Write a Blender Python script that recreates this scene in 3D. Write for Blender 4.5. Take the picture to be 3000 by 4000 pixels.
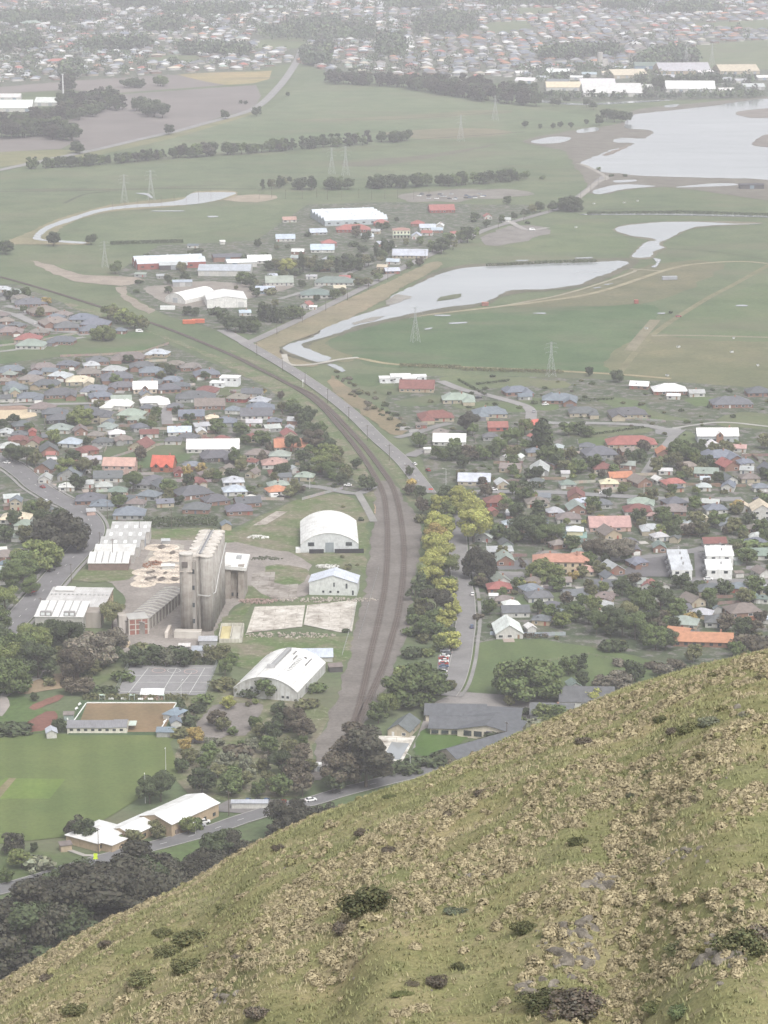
import bpy, math, random
import numpy as np
from mathutils import Vector, Matrix

for o in list(bpy.data.objects):
    bpy.data.objects.remove(o)
SC = bpy.context.scene
COL = SC.collection
RNG = random.Random(11)
NP = np.random.default_rng(7)
R = math.radians

# ------------------------------------------------------------------ camera, sky, sun, exposure
CAM_H = 354.0                      # metres above the plain
F_PX = 10800.0                     # focal length in pixels of the 3000 x 4000 photograph
PITCH = math.atan(2700.0 / F_PX)   # the horizon lies 700 px above the frame
cam_d = bpy.data.cameras.new('camera')
cam = bpy.data.objects.new('camera', cam_d)
COL.objects.link(cam)
cam.location = (0, 0, CAM_H)
cam.rotation_euler = (math.pi / 2 - PITCH, 0, 0)
cam_d.sensor_fit = 'VERTICAL'
cam_d.sensor_height = 24.0
cam_d.lens = 24.0 * F_PX / 4000.0
cam_d.clip_start = 1.0
cam_d.clip_end = 60000.0
SC.camera = cam

SUN_EL, SUN_ROT = R(55), R(150)
wd = bpy.data.worlds.new('World')
SC.world = wd
wd.use_nodes = True
wn, wl = wd.node_tree.nodes, wd.node_tree.links
bg = wn['Background']
sky = wn.new('ShaderNodeTexSky')
sky.sky_type = 'NISHITA'
sky.sun_disc = False
sky.sun_elevation = SUN_EL
sky.sun_rotation = SUN_ROT
sky.air_density = 1.0
sky.dust_density = 4.0
sky.ozone_density = 1.0
hs = wn.new('ShaderNodeHueSaturation')          # overcast: the blue is veiled by cloud
hs.inputs['Saturation'].default_value = 0.2
wl.new(sky.outputs[0], hs.inputs['Color'])
wl.new(hs.outputs[0], bg.inputs['Color'])
bg.inputs['Strength'].default_value = 0.15

sun_d = bpy.data.lights.new('sun', 'SUN')
sun_d.energy = 1.5
sun_d.angle = R(30)
sun_d.color = (1.0, 0.97, 0.93)
sun = bpy.data.objects.new('sun', sun_d)
COL.objects.link(sun)
sun.rotation_euler = (math.pi / 2 - SUN_EL, 0, math.pi - SUN_ROT)

SC.view_settings.view_transform = 'Standard'
SC.view_settings.look = 'None'
SC.view_settings.exposure = 0.62
SC.view_settings.gamma = 1.0
SC.view_settings.use_curve_mapping = False
SC.render.engine = 'CYCLES'
SC.cycles.max_bounces = 6
SC.cycles.diffuse_bounces = 3
SC.cycles.glossy_bounces = 2
SC.cycles.transmission_bounces = 2
SC.cycles.volume_bounces = 1
SC.cycles.use_denoising = True
SC.cycles.use_adaptive_sampling = True

# ------------------------------------------------------------------ from a place in the photograph to a place on the plain
_cp, _sp = math.cos(PITCH), math.sin(PITCH)
def G(u, v, z=0.0):
    a = (u - 1500.0) / F_PX
    b = (v - 2000.0) / F_PX
    dx, dy, dz = a, _cp - b * _sp, -_sp - b * _cp
    t = (z - CAM_H) / dz
    return Vector((dx * t, dy * t, z))
def PXM(v, z=0.0):
    """pixels of the photograph per metre, at the row v of the plain"""
    p = G(1500, v, z)
    return F_PX / (p.y * _cp + (CAM_H - z) * _sp)
def PIX(x, y, z=0.0):
    zc = y * _cp + (CAM_H - z) * _sp
    yc = y * _sp - (CAM_H - z) * _cp
    return 1500 + F_PX * x / zc, 2000 - F_PX * yc / zc

# ------------------------------------------------------------------ materials
MATS = {}
def nodes_of(m):
    m.use_nodes = True
    return m.node_tree.nodes, m.node_tree.links
def N(nt, t, **kw):
    n = nt.new(t)
    for k, v in kw.items():
        if k in n.inputs:
            n.inputs[k].default_value = v
        else:
            setattr(n, k, v)
    return n
def noise(nt, ln, coord, scale, detail=3.0, rough=0.55, mapping=None):
    n = N(nt, 'ShaderNodeTexNoise')
    n.inputs['Scale'].default_value = scale
    n.inputs['Detail'].default_value = detail
    n.inputs['Roughness'].default_value = rough
    if mapping:
        mp = N(nt, 'ShaderNodeMapping')
        mp.inputs['Scale'].default_value = mapping
        ln.new(coord, mp.inputs['Vector'])
        ln.new(mp.outputs[0], n.inputs['Vector'])
    else:
        ln.new(coord, n.inputs['Vector'])
    return n.outputs['Fac']
def ramp(nt, ln, fac, stops):
    r = N(nt, 'ShaderNodeValToRGB')
    e = r.color_ramp.elements
    while len(e) < len(stops):
        e.new(0.5)
    for i, (p, c) in enumerate(stops):
        e[i].position = p
        e[i].color = c if len(c) == 4 else (*c, 1)
    ln.new(fac, r.inputs[0])
    return r.outputs[0]
def mix(nt, ln, fac, a, b, mode='MIX'):
    m = N(nt, 'ShaderNodeMix', data_type='RGBA', blend_type=mode)
    for sock, val in ((m.inputs[0], fac), (m.inputs[6], a), (m.inputs[7], b)):
        if hasattr(val, 'links'):
            ln.new(val, sock)
        elif isinstance(val, (int, float)):
            sock.default_value = val
        else:
            sock.default_value = val if len(val) == 4 else (*val, 1)
    return m.outputs[2]
def material(name, fn, rough=0.85, spec=0.3):
    m = bpy.data.materials.new(name)
    nt, ln = nodes_of(m)
    b = nt['Principled BSDF']
    b.inputs['Roughness'].default_value = rough
    b.inputs['Specular IOR Level'].default_value = spec
    tc = N(nt, 'ShaderNodeTexCoord').outputs['Object']
    geo = N(nt, 'ShaderNodeNewGeometry').outputs['Position']
    oi = N(nt, 'ShaderNodeObjectInfo')
    c = fn(nt, ln, tc, geo, oi, b)
    if c is not None:
        ln.new(c, b.inputs['Base Color'])
    MATS[name] = m
    return m
def bump(nt, ln, b, h, strength=0.4, dist=0.1):
    n = N(nt, 'ShaderNodeBump')
    n.inputs['Strength'].default_value = strength
    n.inputs['Distance'].default_value = dist
    ln.new(h, n.inputs['Height'])
    ln.new(n.outputs[0], b.inputs['Normal'])
def tone(nt, ln, c, sat, val):
    h = N(nt, 'ShaderNodeHueSaturation')
    h.inputs['Saturation'].default_value = sat
    h.inputs['Value'].default_value = val
    ln.new(c, h.inputs['Color'])
    return h.outputs[0]
def grey(a):
    return (a, a, a)

def m_tile(nt, ln, tc, geo, oi, b):
    n1 = noise(nt, ln, tc, 0.5, 4)
    n2 = noise(nt, ln, tc, 4.0, 2)
    c = mix(nt, ln, 1.0, oi.outputs['Color'], ramp(nt, ln, n1, [(0.3, grey(0.78)), (0.7, grey(1.12))]), 'MULTIPLY')
    c = mix(nt, ln, 1.0, c, ramp(nt, ln, n2, [(0.25, grey(0.82)), (0.75, grey(1.1))]), 'MULTIPLY')
    bump(nt, ln, b, n2, 0.5, 0.05)
    return c
material('roof_tile', m_tile, 0.75)
def m_sheet(nt, ln, tc, geo, oi, b):
    w = N(nt, 'ShaderNodeTexWave', wave_type='BANDS', bands_direction='X')
    w.inputs['Scale'].default_value = 0.35
    w.inputs['Distortion'].default_value = 0.3
    ln.new(tc, w.inputs['Vector'])
    n1 = noise(nt, ln, tc, 0.22, 5)
    n2 = noise(nt, ln, tc, 1.6, 3, mapping=(1, 0.15, 1))
    c = mix(nt, ln, 1.0, oi.outputs['Color'], ramp(nt, ln, n1, [(0.3, (0.78, 0.77, 0.76)), (0.62, grey(1.05))]), 'MULTIPLY')
    c = mix(nt, ln, 1.0, c, ramp(nt, ln, n2, [(0.3, (0.86, 0.85, 0.83)), (0.6, grey(1.03))]), 'MULTIPLY')
    c = mix(nt, ln, 0.5, c, ramp(nt, ln, w.outputs['Fac'], [(0.0, grey(0.88)), (0.4, grey(1.0))]), 'MULTIPLY')
    return c
material('roof_sheet', m_sheet, 0.5, 0.4)
def m_wall(nt, ln, tc, geo, oi, b):
    n1 = noise(nt, ln, tc, 0.6, 4)
    n2 = noise(nt, ln, tc, 3.0, 3, mapping=(1, 1, 0.2))
    c = mix(nt, ln, 1.0, oi.outputs['Color'], ramp(nt, ln, n1, [(0.3, grey(0.82)), (0.7, grey(1.06))]), 'MULTIPLY')
    return mix(nt, ln, 0.7, c, ramp(nt, ln, n2, [(0.3, grey(0.8)), (0.65, grey(1.05))]), 'MULTIPLY')
material('wall_paint', m_wall, 0.85)
def m_weathered(nt, ln, tc, geo, oi, b):
    n1 = noise(nt, ln, tc, 0.25, 6, 0.65)
    n2 = noise(nt, ln, tc, 1.2, 5, 0.6, mapping=(1, 1, 0.06))
    c = mix(nt, ln, 1.0, oi.outputs['Color'], ramp(nt, ln, n1, [(0.3, (0.7, 0.67, 0.63)), (0.62, grey(1.08))]), 'MULTIPLY')
    c = mix(nt, ln, 1.0, c, ramp(nt, ln, n2, [(0.32, (0.78, 0.76, 0.73)), (0.6, grey(1.06))]), 'MULTIPLY')
    bump(nt, ln, b, n1, 0.3, 0.1)
    return c
material('weathered_concrete', m_weathered, 0.9)
def m_plain(nt, ln, tc, geo, oi, b):
    n1 = noise(nt, ln, tc, 1.5, 3)
    return mix(nt, ln, 1.0, oi.outputs['Color'], ramp(nt, ln, n1, [(0.3, grey(0.85)), (0.7, grey(1.08))]), 'MULTIPLY')
material('painted', m_plain, 0.55)
def m_glass(nt, ln, tc, geo, oi, b):
    n1 = noise(nt, ln, geo, 0.7, 1)
    return ramp(nt, ln, n1, [(0.3, (0.025, 0.03, 0.035)), (0.7, (0.07, 0.08, 0.085))])
material('glass', m_glass, 0.12, 0.6)
def m_carpaint(nt, ln, tc, geo, oi, b):
    ln.new(oi.outputs['Color'], b.inputs['Base Color'])
    return None
material('car_paint', m_carpaint, 0.25, 0.5)
def m_rubber(nt, ln, tc, geo, oi, b):
    return ramp(nt, ln, noise(nt, ln, tc, 8, 2), [(0.3, grey(0.02)), (0.7, grey(0.035))])
material('rubber', m_rubber, 0.8)
def m_bark(nt, ln, tc, geo, oi, b):
    return ramp(nt, ln, noise(nt, ln, tc, 12, 4, mapping=(1, 1, 0.2)), [(0.3, (0.07, 0.055, 0.045)), (0.7, (0.17, 0.14, 0.115))])
material('bark', m_bark, 0.95)
def m_leaf(nt, ln, tc, geo, oi, b):
    at = N(nt, 'ShaderNodeAttribute', attribute_name='Col')
    c = mix(nt, ln, 1.0, oi.outputs['Color'], at.outputs['Color'], 'MULTIPLY')
    v = N(nt, 'ShaderNodeHueSaturation')
    mr = N(nt, 'ShaderNodeMapRange')
    mr.inputs['To Min'].default_value = 0.82
    mr.inputs['To Max'].default_value = 1.18
    ln.new(oi.outputs['Random'], mr.inputs['Value'])
    ln.new(mr.outputs[0], v.inputs['Value'])
    ln.new(c, v.inputs['Color'])
    return v.outputs[0]
material('foliage', m_leaf, 0.8, 0.2)
def m_attr(nt, ln, tc, geo, oi, b):
    at = N(nt, 'ShaderNodeAttribute', attribute_name='Col')
    return mix(nt, ln, 1.0, oi.outputs['Color'], at.outputs['Color'], 'MULTIPLY')
material('tinted', m_attr, 0.7, 0.3)

# grounds: the object's colour varied over metres and tens of metres
def m_turf(nt, ln, tc, geo, oi, b):
    n0 = noise(nt, ln, tc, 0.006, 3)
    n1 = noise(nt, ln, tc, 0.035, 5, 0.62)
    n2 = noise(nt, ln, tc, 0.35, 4, 0.65)
    c = mix(nt, ln, 1.0, oi.outputs['Color'], ramp(nt, ln, n0, [(0.3, (0.8, 0.88, 0.78)), (0.7, (1.15, 1.08, 1.1))]), 'MULTIPLY')
    c = mix(nt, ln, 1.0, c, ramp(nt, ln, n1, [(0.28, (0.72, 0.76, 0.72)), (0.5, grey(1.0)), (0.72, (1.3, 1.16, 1.2))]), 'MULTIPLY')
    c = mix(nt, ln, 1.0, c, ramp(nt, ln, n2, [(0.3, grey(0.8)), (0.7, grey(1.18))]), 'MULTIPLY')
    n4 = noise(nt, ln, tc, 0.011, 6, 0.68, mapping=(.6, 1.3, 1))
    n5 = noise(nt, ln, tc, 0.07, 5, 0.7)
    c = mix(nt, ln, ramp(nt, ln, n4, [(0.5, grey(0)), (0.66, grey(0.6))]), c, (0.16, 0.145, 0.09))
    c = mix(nt, ln, ramp(nt, ln, n5, [(0.58, grey(0)), (0.72, grey(0.55))]), c, (0.075, 0.085, 0.05))
    bump(nt, ln, b, n2, 0.5, 0.3)
    return tone(nt, ln, c, .86, .9)
material('turf', m_turf, 0.95, 0.15)
def m_scrub(nt, ln, tc, geo, oi, b):
    n1 = noise(nt, ln, tc, 0.06, 6, 0.7)
    n2 = noise(nt, ln, tc, 0.4, 5, 0.7)
    c = mix(nt, ln, ramp(nt, ln, n1, [(0.42, grey(0)), (0.6, grey(1))]), oi.outputs['Color'], (0.19, 0.17, 0.12))
    c = mix(nt, ln, ramp(nt, ln, n2, [(0.56, grey(0)), (0.7, grey(.8))]), c, (0.27, 0.25, 0.215))
    bump(nt, ln, b, n2, 0.7, 0.4)
    return mix(nt, ln, 1.0, c, ramp(nt, ln, n2, [(0.3, grey(0.7)), (0.7, grey(1.2))]), 'MULTIPLY')
material('scrub', m_scrub, 0.95, 0.15)
def m_lot(nt, ln, tc, geo, oi, b):
    n1 = noise(nt, ln, tc, 0.05, 4, 0.6)
    n2 = noise(nt, ln, tc, 0.16, 5, 0.65)
    n3 = noise(nt, ln, tc, 0.9, 3)
    g = ramp(nt, ln, n1, [(0.3, (0.055, 0.085, 0.04)), (0.52, (0.085, 0.11, 0.055)), (0.7, (0.14, 0.135, 0.085))])
    c = mix(nt, ln, ramp(nt, ln, n2, [(0.5, grey(0)), (0.58, grey(1))]), g, (0.2, 0.185, 0.17))
    return tone(nt, ln, mix(nt, ln, 1.0, c, ramp(nt, ln, n3, [(0.3, grey(0.75)), (0.7, grey(1.2))]), 'MULTIPLY'), .85, .85)
material('garden_ground', m_lot, 0.95, 0.15)
def m_road(nt, ln, tc, geo, oi, b):
    n1 = noise(nt, ln, tc, 0.08, 5, 0.6)
    n2 = noise(nt, ln, tc, 1.0, 4)
    c = mix(nt, ln, 1.0, oi.outputs['Color'], ramp(nt, ln, n1, [(0.3, grey(0.82)), (0.7, grey(1.15))]), 'MULTIPLY')
    return mix(nt, ln, 1.0, c, ramp(nt, ln, n2, [(0.3, grey(0.9)), (0.7, grey(1.08))]), 'MULTIPLY')
material('asphalt', m_road, 0.9, 0.25)
def m_gravel(nt, ln, tc, geo, oi, b):
    n1 = noise(nt, ln, tc, 0.06, 5, 0.65)
    n2 = noise(nt, ln, tc, 0.6, 5, 0.7)
    c = mix(nt, ln, 1.0, oi.outputs['Color'], ramp(nt, ln, n1, [(0.3, (0.75, 0.73, 0.7)), (0.7, (1.2, 1.18, 1.15))]), 'MULTIPLY')
    c = mix(nt, ln, 1.0, c, ramp(nt, ln, n2, [(0.3, grey(0.78)), (0.7, grey(1.2))]), 'MULTIPLY')
    bump(nt, ln, b, n2, 0.6, 0.2)
    return c
material('gravel', m_gravel, 0.95, 0.15)
def m_slab(nt, ln, tc, geo, oi, b):
    n1 = noise(nt, ln, tc, 0.09, 6, 0.68)
    n2 = noise(nt, ln, tc, 0.5, 6, 0.7)
    br = N(nt, 'ShaderNodeTexBrick')
    br.inputs['Scale'].default_value = 0.05
    br.inputs['Mortar Size'].default_value = 0.006
    br.inputs['Color1'].default_value = (1, 1, 1, 1)
    br.inputs['Color2'].default_value = (0.93, 0.92, 0.91, 1)
    br.inputs['Mortar'].default_value = (0.62, 0.58, 0.52, 1)
    ln.new(tc, br.inputs['Vector'])
    c = mix(nt, ln, 1.0, oi.outputs['Color'], ramp(nt, ln, n1, [(0.36, (0.42, 0.38, 0.34)), (0.52, (0.92, 0.9, 0.87)), (0.7, grey(1.08))]), 'MULTIPLY')
    c = mix(nt, ln, 1.0, c, br.outputs['Color'], 'MULTIPLY')
    return mix(nt, ln, 1.0, c, ramp(nt, ln, n2, [(0.3, (0.72, 0.7, 0.66)), (0.6, grey(1.05))]), 'MULTIPLY')
material('slab', m_slab, 0.9)
def m_plough(nt, ln, tc, geo, oi, b):
    w = N(nt, 'ShaderNodeTexWave', wave_type='BANDS', bands_direction='DIAGONAL')
    w.inputs['Scale'].default_value = 0.05
    w.inputs['Distortion'].default_value = 1.5
    ln.new(tc, w.inputs['Vector'])
    n1 = noise(nt, ln, tc, 0.012, 5, 0.6)
    c = mix(nt, ln, 1.0, oi.outputs['Color'], ramp(nt, ln, n1, [(0.3, grey(0.82)), (0.7, grey(1.15))]), 'MULTIPLY')
    return mix(nt, ln, 0.4, c, ramp(nt, ln, w.outputs['Fac'], [(0.0, grey(0.85)), (1.0, grey(1.1))]), 'MULTIPLY')
material('ploughed', m_plough, 0.95)
def m_water(nt, ln, tc, geo, oi, b):
    n1 = noise(nt, ln, tc, 0.004, 4, 0.6, mapping=(1, 2.5, 1))
    n2 = noise(nt, ln, tc, 0.5, 3)
    bump(nt, ln, b, n2, 0.08, 0.05)
    n3 = noise(nt, ln, tc, 0.02, 5, 0.65, mapping=(.35, 1.6, 1))
    ln.new(ramp(nt, ln, n3, [(0.4, grey(0.08)), (0.7, grey(0.2))]), b.inputs['Roughness'])
    b.inputs['IOR'].default_value = 1.6
    return ramp(nt, ln, n1, [(0.35, (0.235, 0.25, 0.255)), (0.65, (0.3, 0.315, 0.32))])
material('water', m_water, 0.12, 0.8)
def m_mowed(nt, ln, tc, geo, oi, b):
    mp = N(nt, 'ShaderNodeMapping')
    mp.inputs['Rotation'].default_value = (0, 0, R(-8))
    ln.new(tc, mp.inputs['Vector'])
    w = N(nt, 'ShaderNodeTexWave', wave_type='BANDS', bands_direction='X')
    w.inputs['Scale'].default_value = 0.022
    w.inputs['Distortion'].default_value = 0.6
    ln.new(mp.outputs[0], w.inputs['Vector'])
    n1 = noise(nt, ln, tc, 0.03, 5, 0.6)
    n2 = noise(nt, ln, tc, 0.6, 4, 0.6)
    c = mix(nt, ln, 1.0, oi.outputs['Color'], ramp(nt, ln, n1, [(0.3, (0.85, 0.88, 0.85)), (0.7, (1.2, 1.1, 1.1))]), 'MULTIPLY')
    c = mix(nt, ln, 0.35, c, ramp(nt, ln, w.outputs['Fac'], [(0.2, grey(0.86)), (0.8, grey(1.12))]), 'MULTIPLY')
    return tone(nt, ln, mix(nt, ln, 1.0, c, ramp(nt, ln, n2, [(0.3, grey(0.88)), (0.7, grey(1.1))]), 'MULTIPLY'), .98, .95)
material('mown_turf', m_mowed, 0.95, 0.15)
def m_rock(nt, ln, tc, geo, oi, b):
    n1 = noise(nt, ln, geo, 0.9, 6, 0.65)
    n2 = noise(nt, ln, geo, 4.0, 4, 0.6)
    bump(nt, ln, b, n2, 0.8, 0.12)
    c = ramp(nt, ln, n1, [(0.3, (0.11, 0.096, 0.078)), (0.5, (0.18, 0.16, 0.132)), (0.7, (0.27, 0.245, 0.205))])
    return mix(nt, ln, 1.0, c, ramp(nt, ln, n2, [(0.3, grey(0.65)), (0.7, grey(1.2))]), 'MULTIPLY')
material('rock', m_rock, 0.95)
def m_hill(nt, ln, tc, geo, oi, b):
    n1 = noise(nt, ln, geo, 0.11, 5, 0.62)
    n2 = noise(nt, ln, geo, 0.5, 5, 0.65)
    n3 = noise(nt, ln, geo, 3.2, 4, 0.7)
    c = ramp(nt, ln, n1, [(0.3, (0.182, 0.18, 0.084)), (0.5, (0.232, 0.217, 0.11)), (0.7, (0.3, 0.26, 0.158))])
    c = mix(nt, ln, ramp(nt, ln, n2, [(0.5, grey(0)), (0.68, grey(0.8))]), c, (0.14, 0.153, 0.066))
    c = mix(nt, ln, ramp(nt, ln, n2, [(0.28, grey(0.75)), (0.4, grey(0))]), c, (0.265, 0.225, 0.155))
    n4 = noise(nt, ln, geo, 0.045, 4, 0.6)
    c = mix(nt, ln, 1.0, c, ramp(nt, ln, n4, [(0.35, (0.84, 0.9, 0.84)), (0.65, (1.16, 1.08, 1.08))]), 'MULTIPLY')
    n5 = noise(nt, ln, geo, 0.16, 5, 0.7)
    c = mix(nt, ln, ramp(nt, ln, n5, [(0.63, grey(0)), (0.72, grey(.7))]), c, (0.25, 0.19, 0.135))
    bump(nt, ln, b, n3, 0.8, 0.25)
    return mix(nt, ln, 1.0, c, ramp(nt, ln, n3, [(0.3, grey(0.74)), (0.7, grey(1.24))]), 'MULTIPLY')
material('hill_grass', m_hill, 0.95, 0.1)

# ------------------------------------------------------------------ meshes and objects
class MB:
    def __init__(s):
        s.v, s.f = [], []
    def add(s, vs, fs):
        n = len(s.v)
        s.v += [tuple(p) for p in vs]
        s.f += [tuple(i + n for i in f) for f in fs]
        return s
    def box(s, c, d, rz=0.0, ends=True):
        x, y, z = d[0] / 2, d[1] / 2, d[2] / 2
        cs, sn = math.cos(rz), math.sin(rz)
        vs = []
        for i, j, k in ((-1, -1, -1), (1, -1, -1), (1, 1, -1), (-1, 1, -1), (-1, -1, 1), (1, -1, 1), (1, 1, 1), (-1, 1, 1)):
            px, py = i * x, j * y
            vs.append((c[0] + px * cs - py * sn, c[1] + px * sn + py * cs, c[2] + k * z))
        fs = [(0, 1, 5, 4), (1, 2, 6, 5), (2, 3, 7, 6), (3, 0, 4, 7)]
        if ends:
            fs += [(3, 2, 1, 0), (4, 5, 6, 7)]
        return s.add(vs, fs)
    def prism(s, poly, z0, z1):
        n = len(poly)
        vs = [(p[0], p[1], z0) for p in poly] + [(p[0], p[1], z1) for p in poly]
        fs = [tuple(range(n - 1, -1, -1)), tuple(range(n, 2 * n))]
        fs += [(i, (i + 1) % n, n + (i + 1) % n, n + i) for i in range(n)]
        return s.add(vs, fs)
    def cyl(s, c, r, z0, z1, n=12, r2=None):
        r2 = r if r2 is None else r2
        vs = [(c[0] + r * math.cos(2 * math.pi * i / n), c[1] + r * math.sin(2 * math.pi * i / n), z0) for i in range(n)]
        vs += [(c[0] + r2 * math.cos(2 * math.pi * i / n), c[1] + r2 * math.sin(2 * math.pi * i / n), z1) for i in range(n)]
        fs = [(i, (i + 1) % n, n + (i + 1) % n, n + i) for i in range(n)]
        fs += [tuple(range(n - 1, -1, -1)), tuple(range(n, 2 * n))]
        return s.add(vs, fs)
    def bar(s, a, b, t):
        a, b = Vector(a), Vector(b)
        d = (b - a).normalized()
        up = Vector((0, 0, 1)) if abs(d.z) < 0.9 else Vector((1, 0, 0))
        x = d.cross(up).normalized() * t / 2
        y = d.cross(x).normalized() * t / 2
        vs = [a - x - y, a + x - y, a + x + y, a - x + y, b - x - y, b + x - y, b + x + y, b - x + y]
        return s.add(vs, [(0, 1, 5, 4), (1, 2, 6, 5), (2, 3, 7, 6), (3, 0, 4, 7), (3, 2, 1, 0), (4, 5, 6, 7)])
    def hip(s, cx, cy, L, W, h, rise, over=0.45, axis='x', th=0.16):
        """closed hip roof over a rectangle; the ridge runs along axis"""
        l, w = L / 2 + over, W / 2 + over
        if axis == 'x':
            r = max(l - w, 0.0)
            base = [(-l, -w), (l, -w), (l, w), (-l, w)]
            rd = [(-r, 0), (r, 0)]
            fs = [(0, 1, 5, 4), (1, 2, 5), (2, 3, 4, 5), (3, 0, 4)]
        else:
            r = max(w - l, 0.0)
            base = [(-l, -w), (l, -w), (l, w), (-l, w)]
            rd = [(0, -r), (0, r)]
            fs = [(0, 1, 4), (1, 2, 5, 4), (2, 3, 5), (3, 0, 4, 5)]
        vs = [(cx + p[0], cy + p[1], h) for p in base] + [(cx + p[0], cy + p[1], h + rise) for p in rd]
        vs += [(cx + p[0], cy + p[1], h - th) for p in base]
        fs = fs + [(6, 7, 1, 0), (7, 8, 2, 1), (8, 9, 3, 2), (9, 6, 0, 3), (9, 8, 7, 6)]
        return s.add(vs, fs)
    def gable(s, cx, cy, L, W, h, rise, over=0.4, axis='x', th=0.16):
        l, w = L / 2 + over, W / 2 + over
        pr = [(-w, 0), (0, rise), (w, 0), (w, -th), (0, rise - th), (-w, -th)]
        vs = []
        for e in (-l, l):
            for a, z in pr:
                vs.append((cx + e, cy + a, h + z) if axis == 'x' else (cx - a, cy + e, h + z))
        fs = [(0, 1, 7, 6), (1, 2, 8, 7), (2, 3, 9, 8), (3, 4, 10, 9), (4, 5, 11, 10), (5, 0, 6, 11),
              (5, 4, 1, 0), (4, 3, 2, 1), (6, 7, 10, 11), (7, 8, 9, 10)]
        return s.add(vs, [tuple(reversed(f)) for f in fs])
    def gwall(s, cx, cy, L, W, h, rise, axis='x'):
        """walls with gable ends, open at the top"""
        l, w = L / 2, W / 2
        def P(a, b, z):
            return (cx + a, cy + b, z) if axis == 'x' else (cx - b, cy + a, z)
        vs = [P(-l, -w, 0), P(l, -w, 0), P(l, w, 0), P(-l, w, 0), P(-l, -w, h), P(l, -w, h), P(l, w, h), P(-l, w, h), P(-l, 0, h + rise), P(l, 0, h + rise)]
        return s.add(vs, [(0, 1, 5, 4), (2, 3, 7, 6), (1, 2, 6, 9, 5), (3, 0, 4, 8, 7)])
    def mesh(s, name):
        m = bpy.data.meshes.new(name)
        m.from_pydata(s.v, [], s.f)
        m.validate()
        m.update()
        return m
def link(name, data, mat=None, parent=None, color=None):
    o = bpy.data.objects.new(name, data)
    COL.objects.link(o)
    if mat and data is not None and len(data.materials) == 0:
        data.materials.append(MATS[mat])
    if parent is not None:
        o.parent = parent
    if color is not None:
        o.color = (*color[:3], 1)
    return o
def build(name, mb, mat, parent=None, color=None):
    return link(name, mb.mesh(name), mat, parent, color)
def thing(name, loc=(0, 0, 0), rz=0.0, label='', cat='', group=None):
    o = bpy.data.objects.new(name, None)
    o.empty_display_size = 0.5
    COL.objects.link(o)
    o.location = loc
    o.rotation_euler = (0, 0, rz)
    tag(o, label, cat, group)
    return o
def tag(o, label=None, cat=None, group=None, kind=None):
    if label: o['label'] = label
    if cat: o['category'] = cat
    if group: o['group'] = group
    if kind: o['kind'] = kind
    return o
def np_mesh(name, V, F, mat, cols=None, smooth=False):
    """V (n,3), F (m,k) all faces with k corners, cols (m,3) face colours"""
    m = bpy.data.meshes.new(name)
    V = np.asarray(V, dtype=np.float32)
    F = np.asarray(F, dtype=np.int32)
    nf, k = F.shape
    m.vertices.add(len(V))
    m.vertices.foreach_set('co', V.ravel())
    m.loops.add(nf * k)
    m.loops.foreach_set('vertex_index', F.ravel())
    m.polygons.add(nf)
    m.polygons.foreach_set('loop_start', np.arange(0, nf * k, k, dtype=np.int32))
    if smooth:
        m.polygons.foreach_set('use_smooth', np.ones(nf, dtype=bool))
    if cols is not None:
        a = m.color_attributes.new('Col', 'FLOAT_COLOR', 'CORNER')
        c = np.ones((nf, k, 4), dtype=np.float32)
        c[:, :, :3] = np.asarray(cols, dtype=np.float32)[:, None, :]
        a.data.foreach_set('color', c.ravel())
    m.update(calc_edges=True)
    m.materials.append(MATS[mat])
    return m
UNIT = MB().box((0, 0, 0), (1, 1, 1)).mesh('unit_block')
UNITS = {}
def block(name, parent, c, d, mat='painted', color=(0.8, 0.8, 0.8), rz=0.0):
    """a small part that shares one block mesh per material"""
    if mat not in UNITS:
        UNITS[mat] = UNIT.copy()
        UNITS[mat].materials.append(MATS[mat])
    o = link(name, UNITS[mat], None, parent, color)
    o.location = c
    o.scale = d
    o.rotation_euler = (0, 0, rz)
    return o

# value noise for scattering
def _hash(ix, iy, seed):
    h = (ix.astype(np.int64) * 374761393 + iy.astype(np.int64) * 668265263 + seed * 1442695041) & 0x7fffffff
    h = ((h ^ (h >> 13)) * 1274126177) & 0x7fffffff
    return (h ^ (h >> 16)).astype(np.float64) / 0x7fffffff
def vnoise(x, y, seed=0):
    x, y = np.asarray(x, float), np.asarray(y, float)
    ix, iy = np.floor(x), np.floor(y)
    fx, fy = x - ix, y - iy
    fx, fy = fx * fx * (3 - 2 * fx), fy * fy * (3 - 2 * fy)
    a, b = _hash(ix, iy, seed), _hash(ix + 1, iy, seed)
    c, d = _hash(ix, iy + 1, seed), _hash(ix + 1, iy + 1, seed)
    return (a * (1 - fx) + b * fx) * (1 - fy) + (c * (1 - fx) + d * fx) * fy
def fbm(x, y, seed=0, o=4):
    s, a, t = 0, 0.5, 0
    for i in range(o):
        s = s + a * vnoise(x * 2 ** i, y * 2 ** i, seed + i)
        t += a
        a *= 0.5
    return s / t
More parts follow.
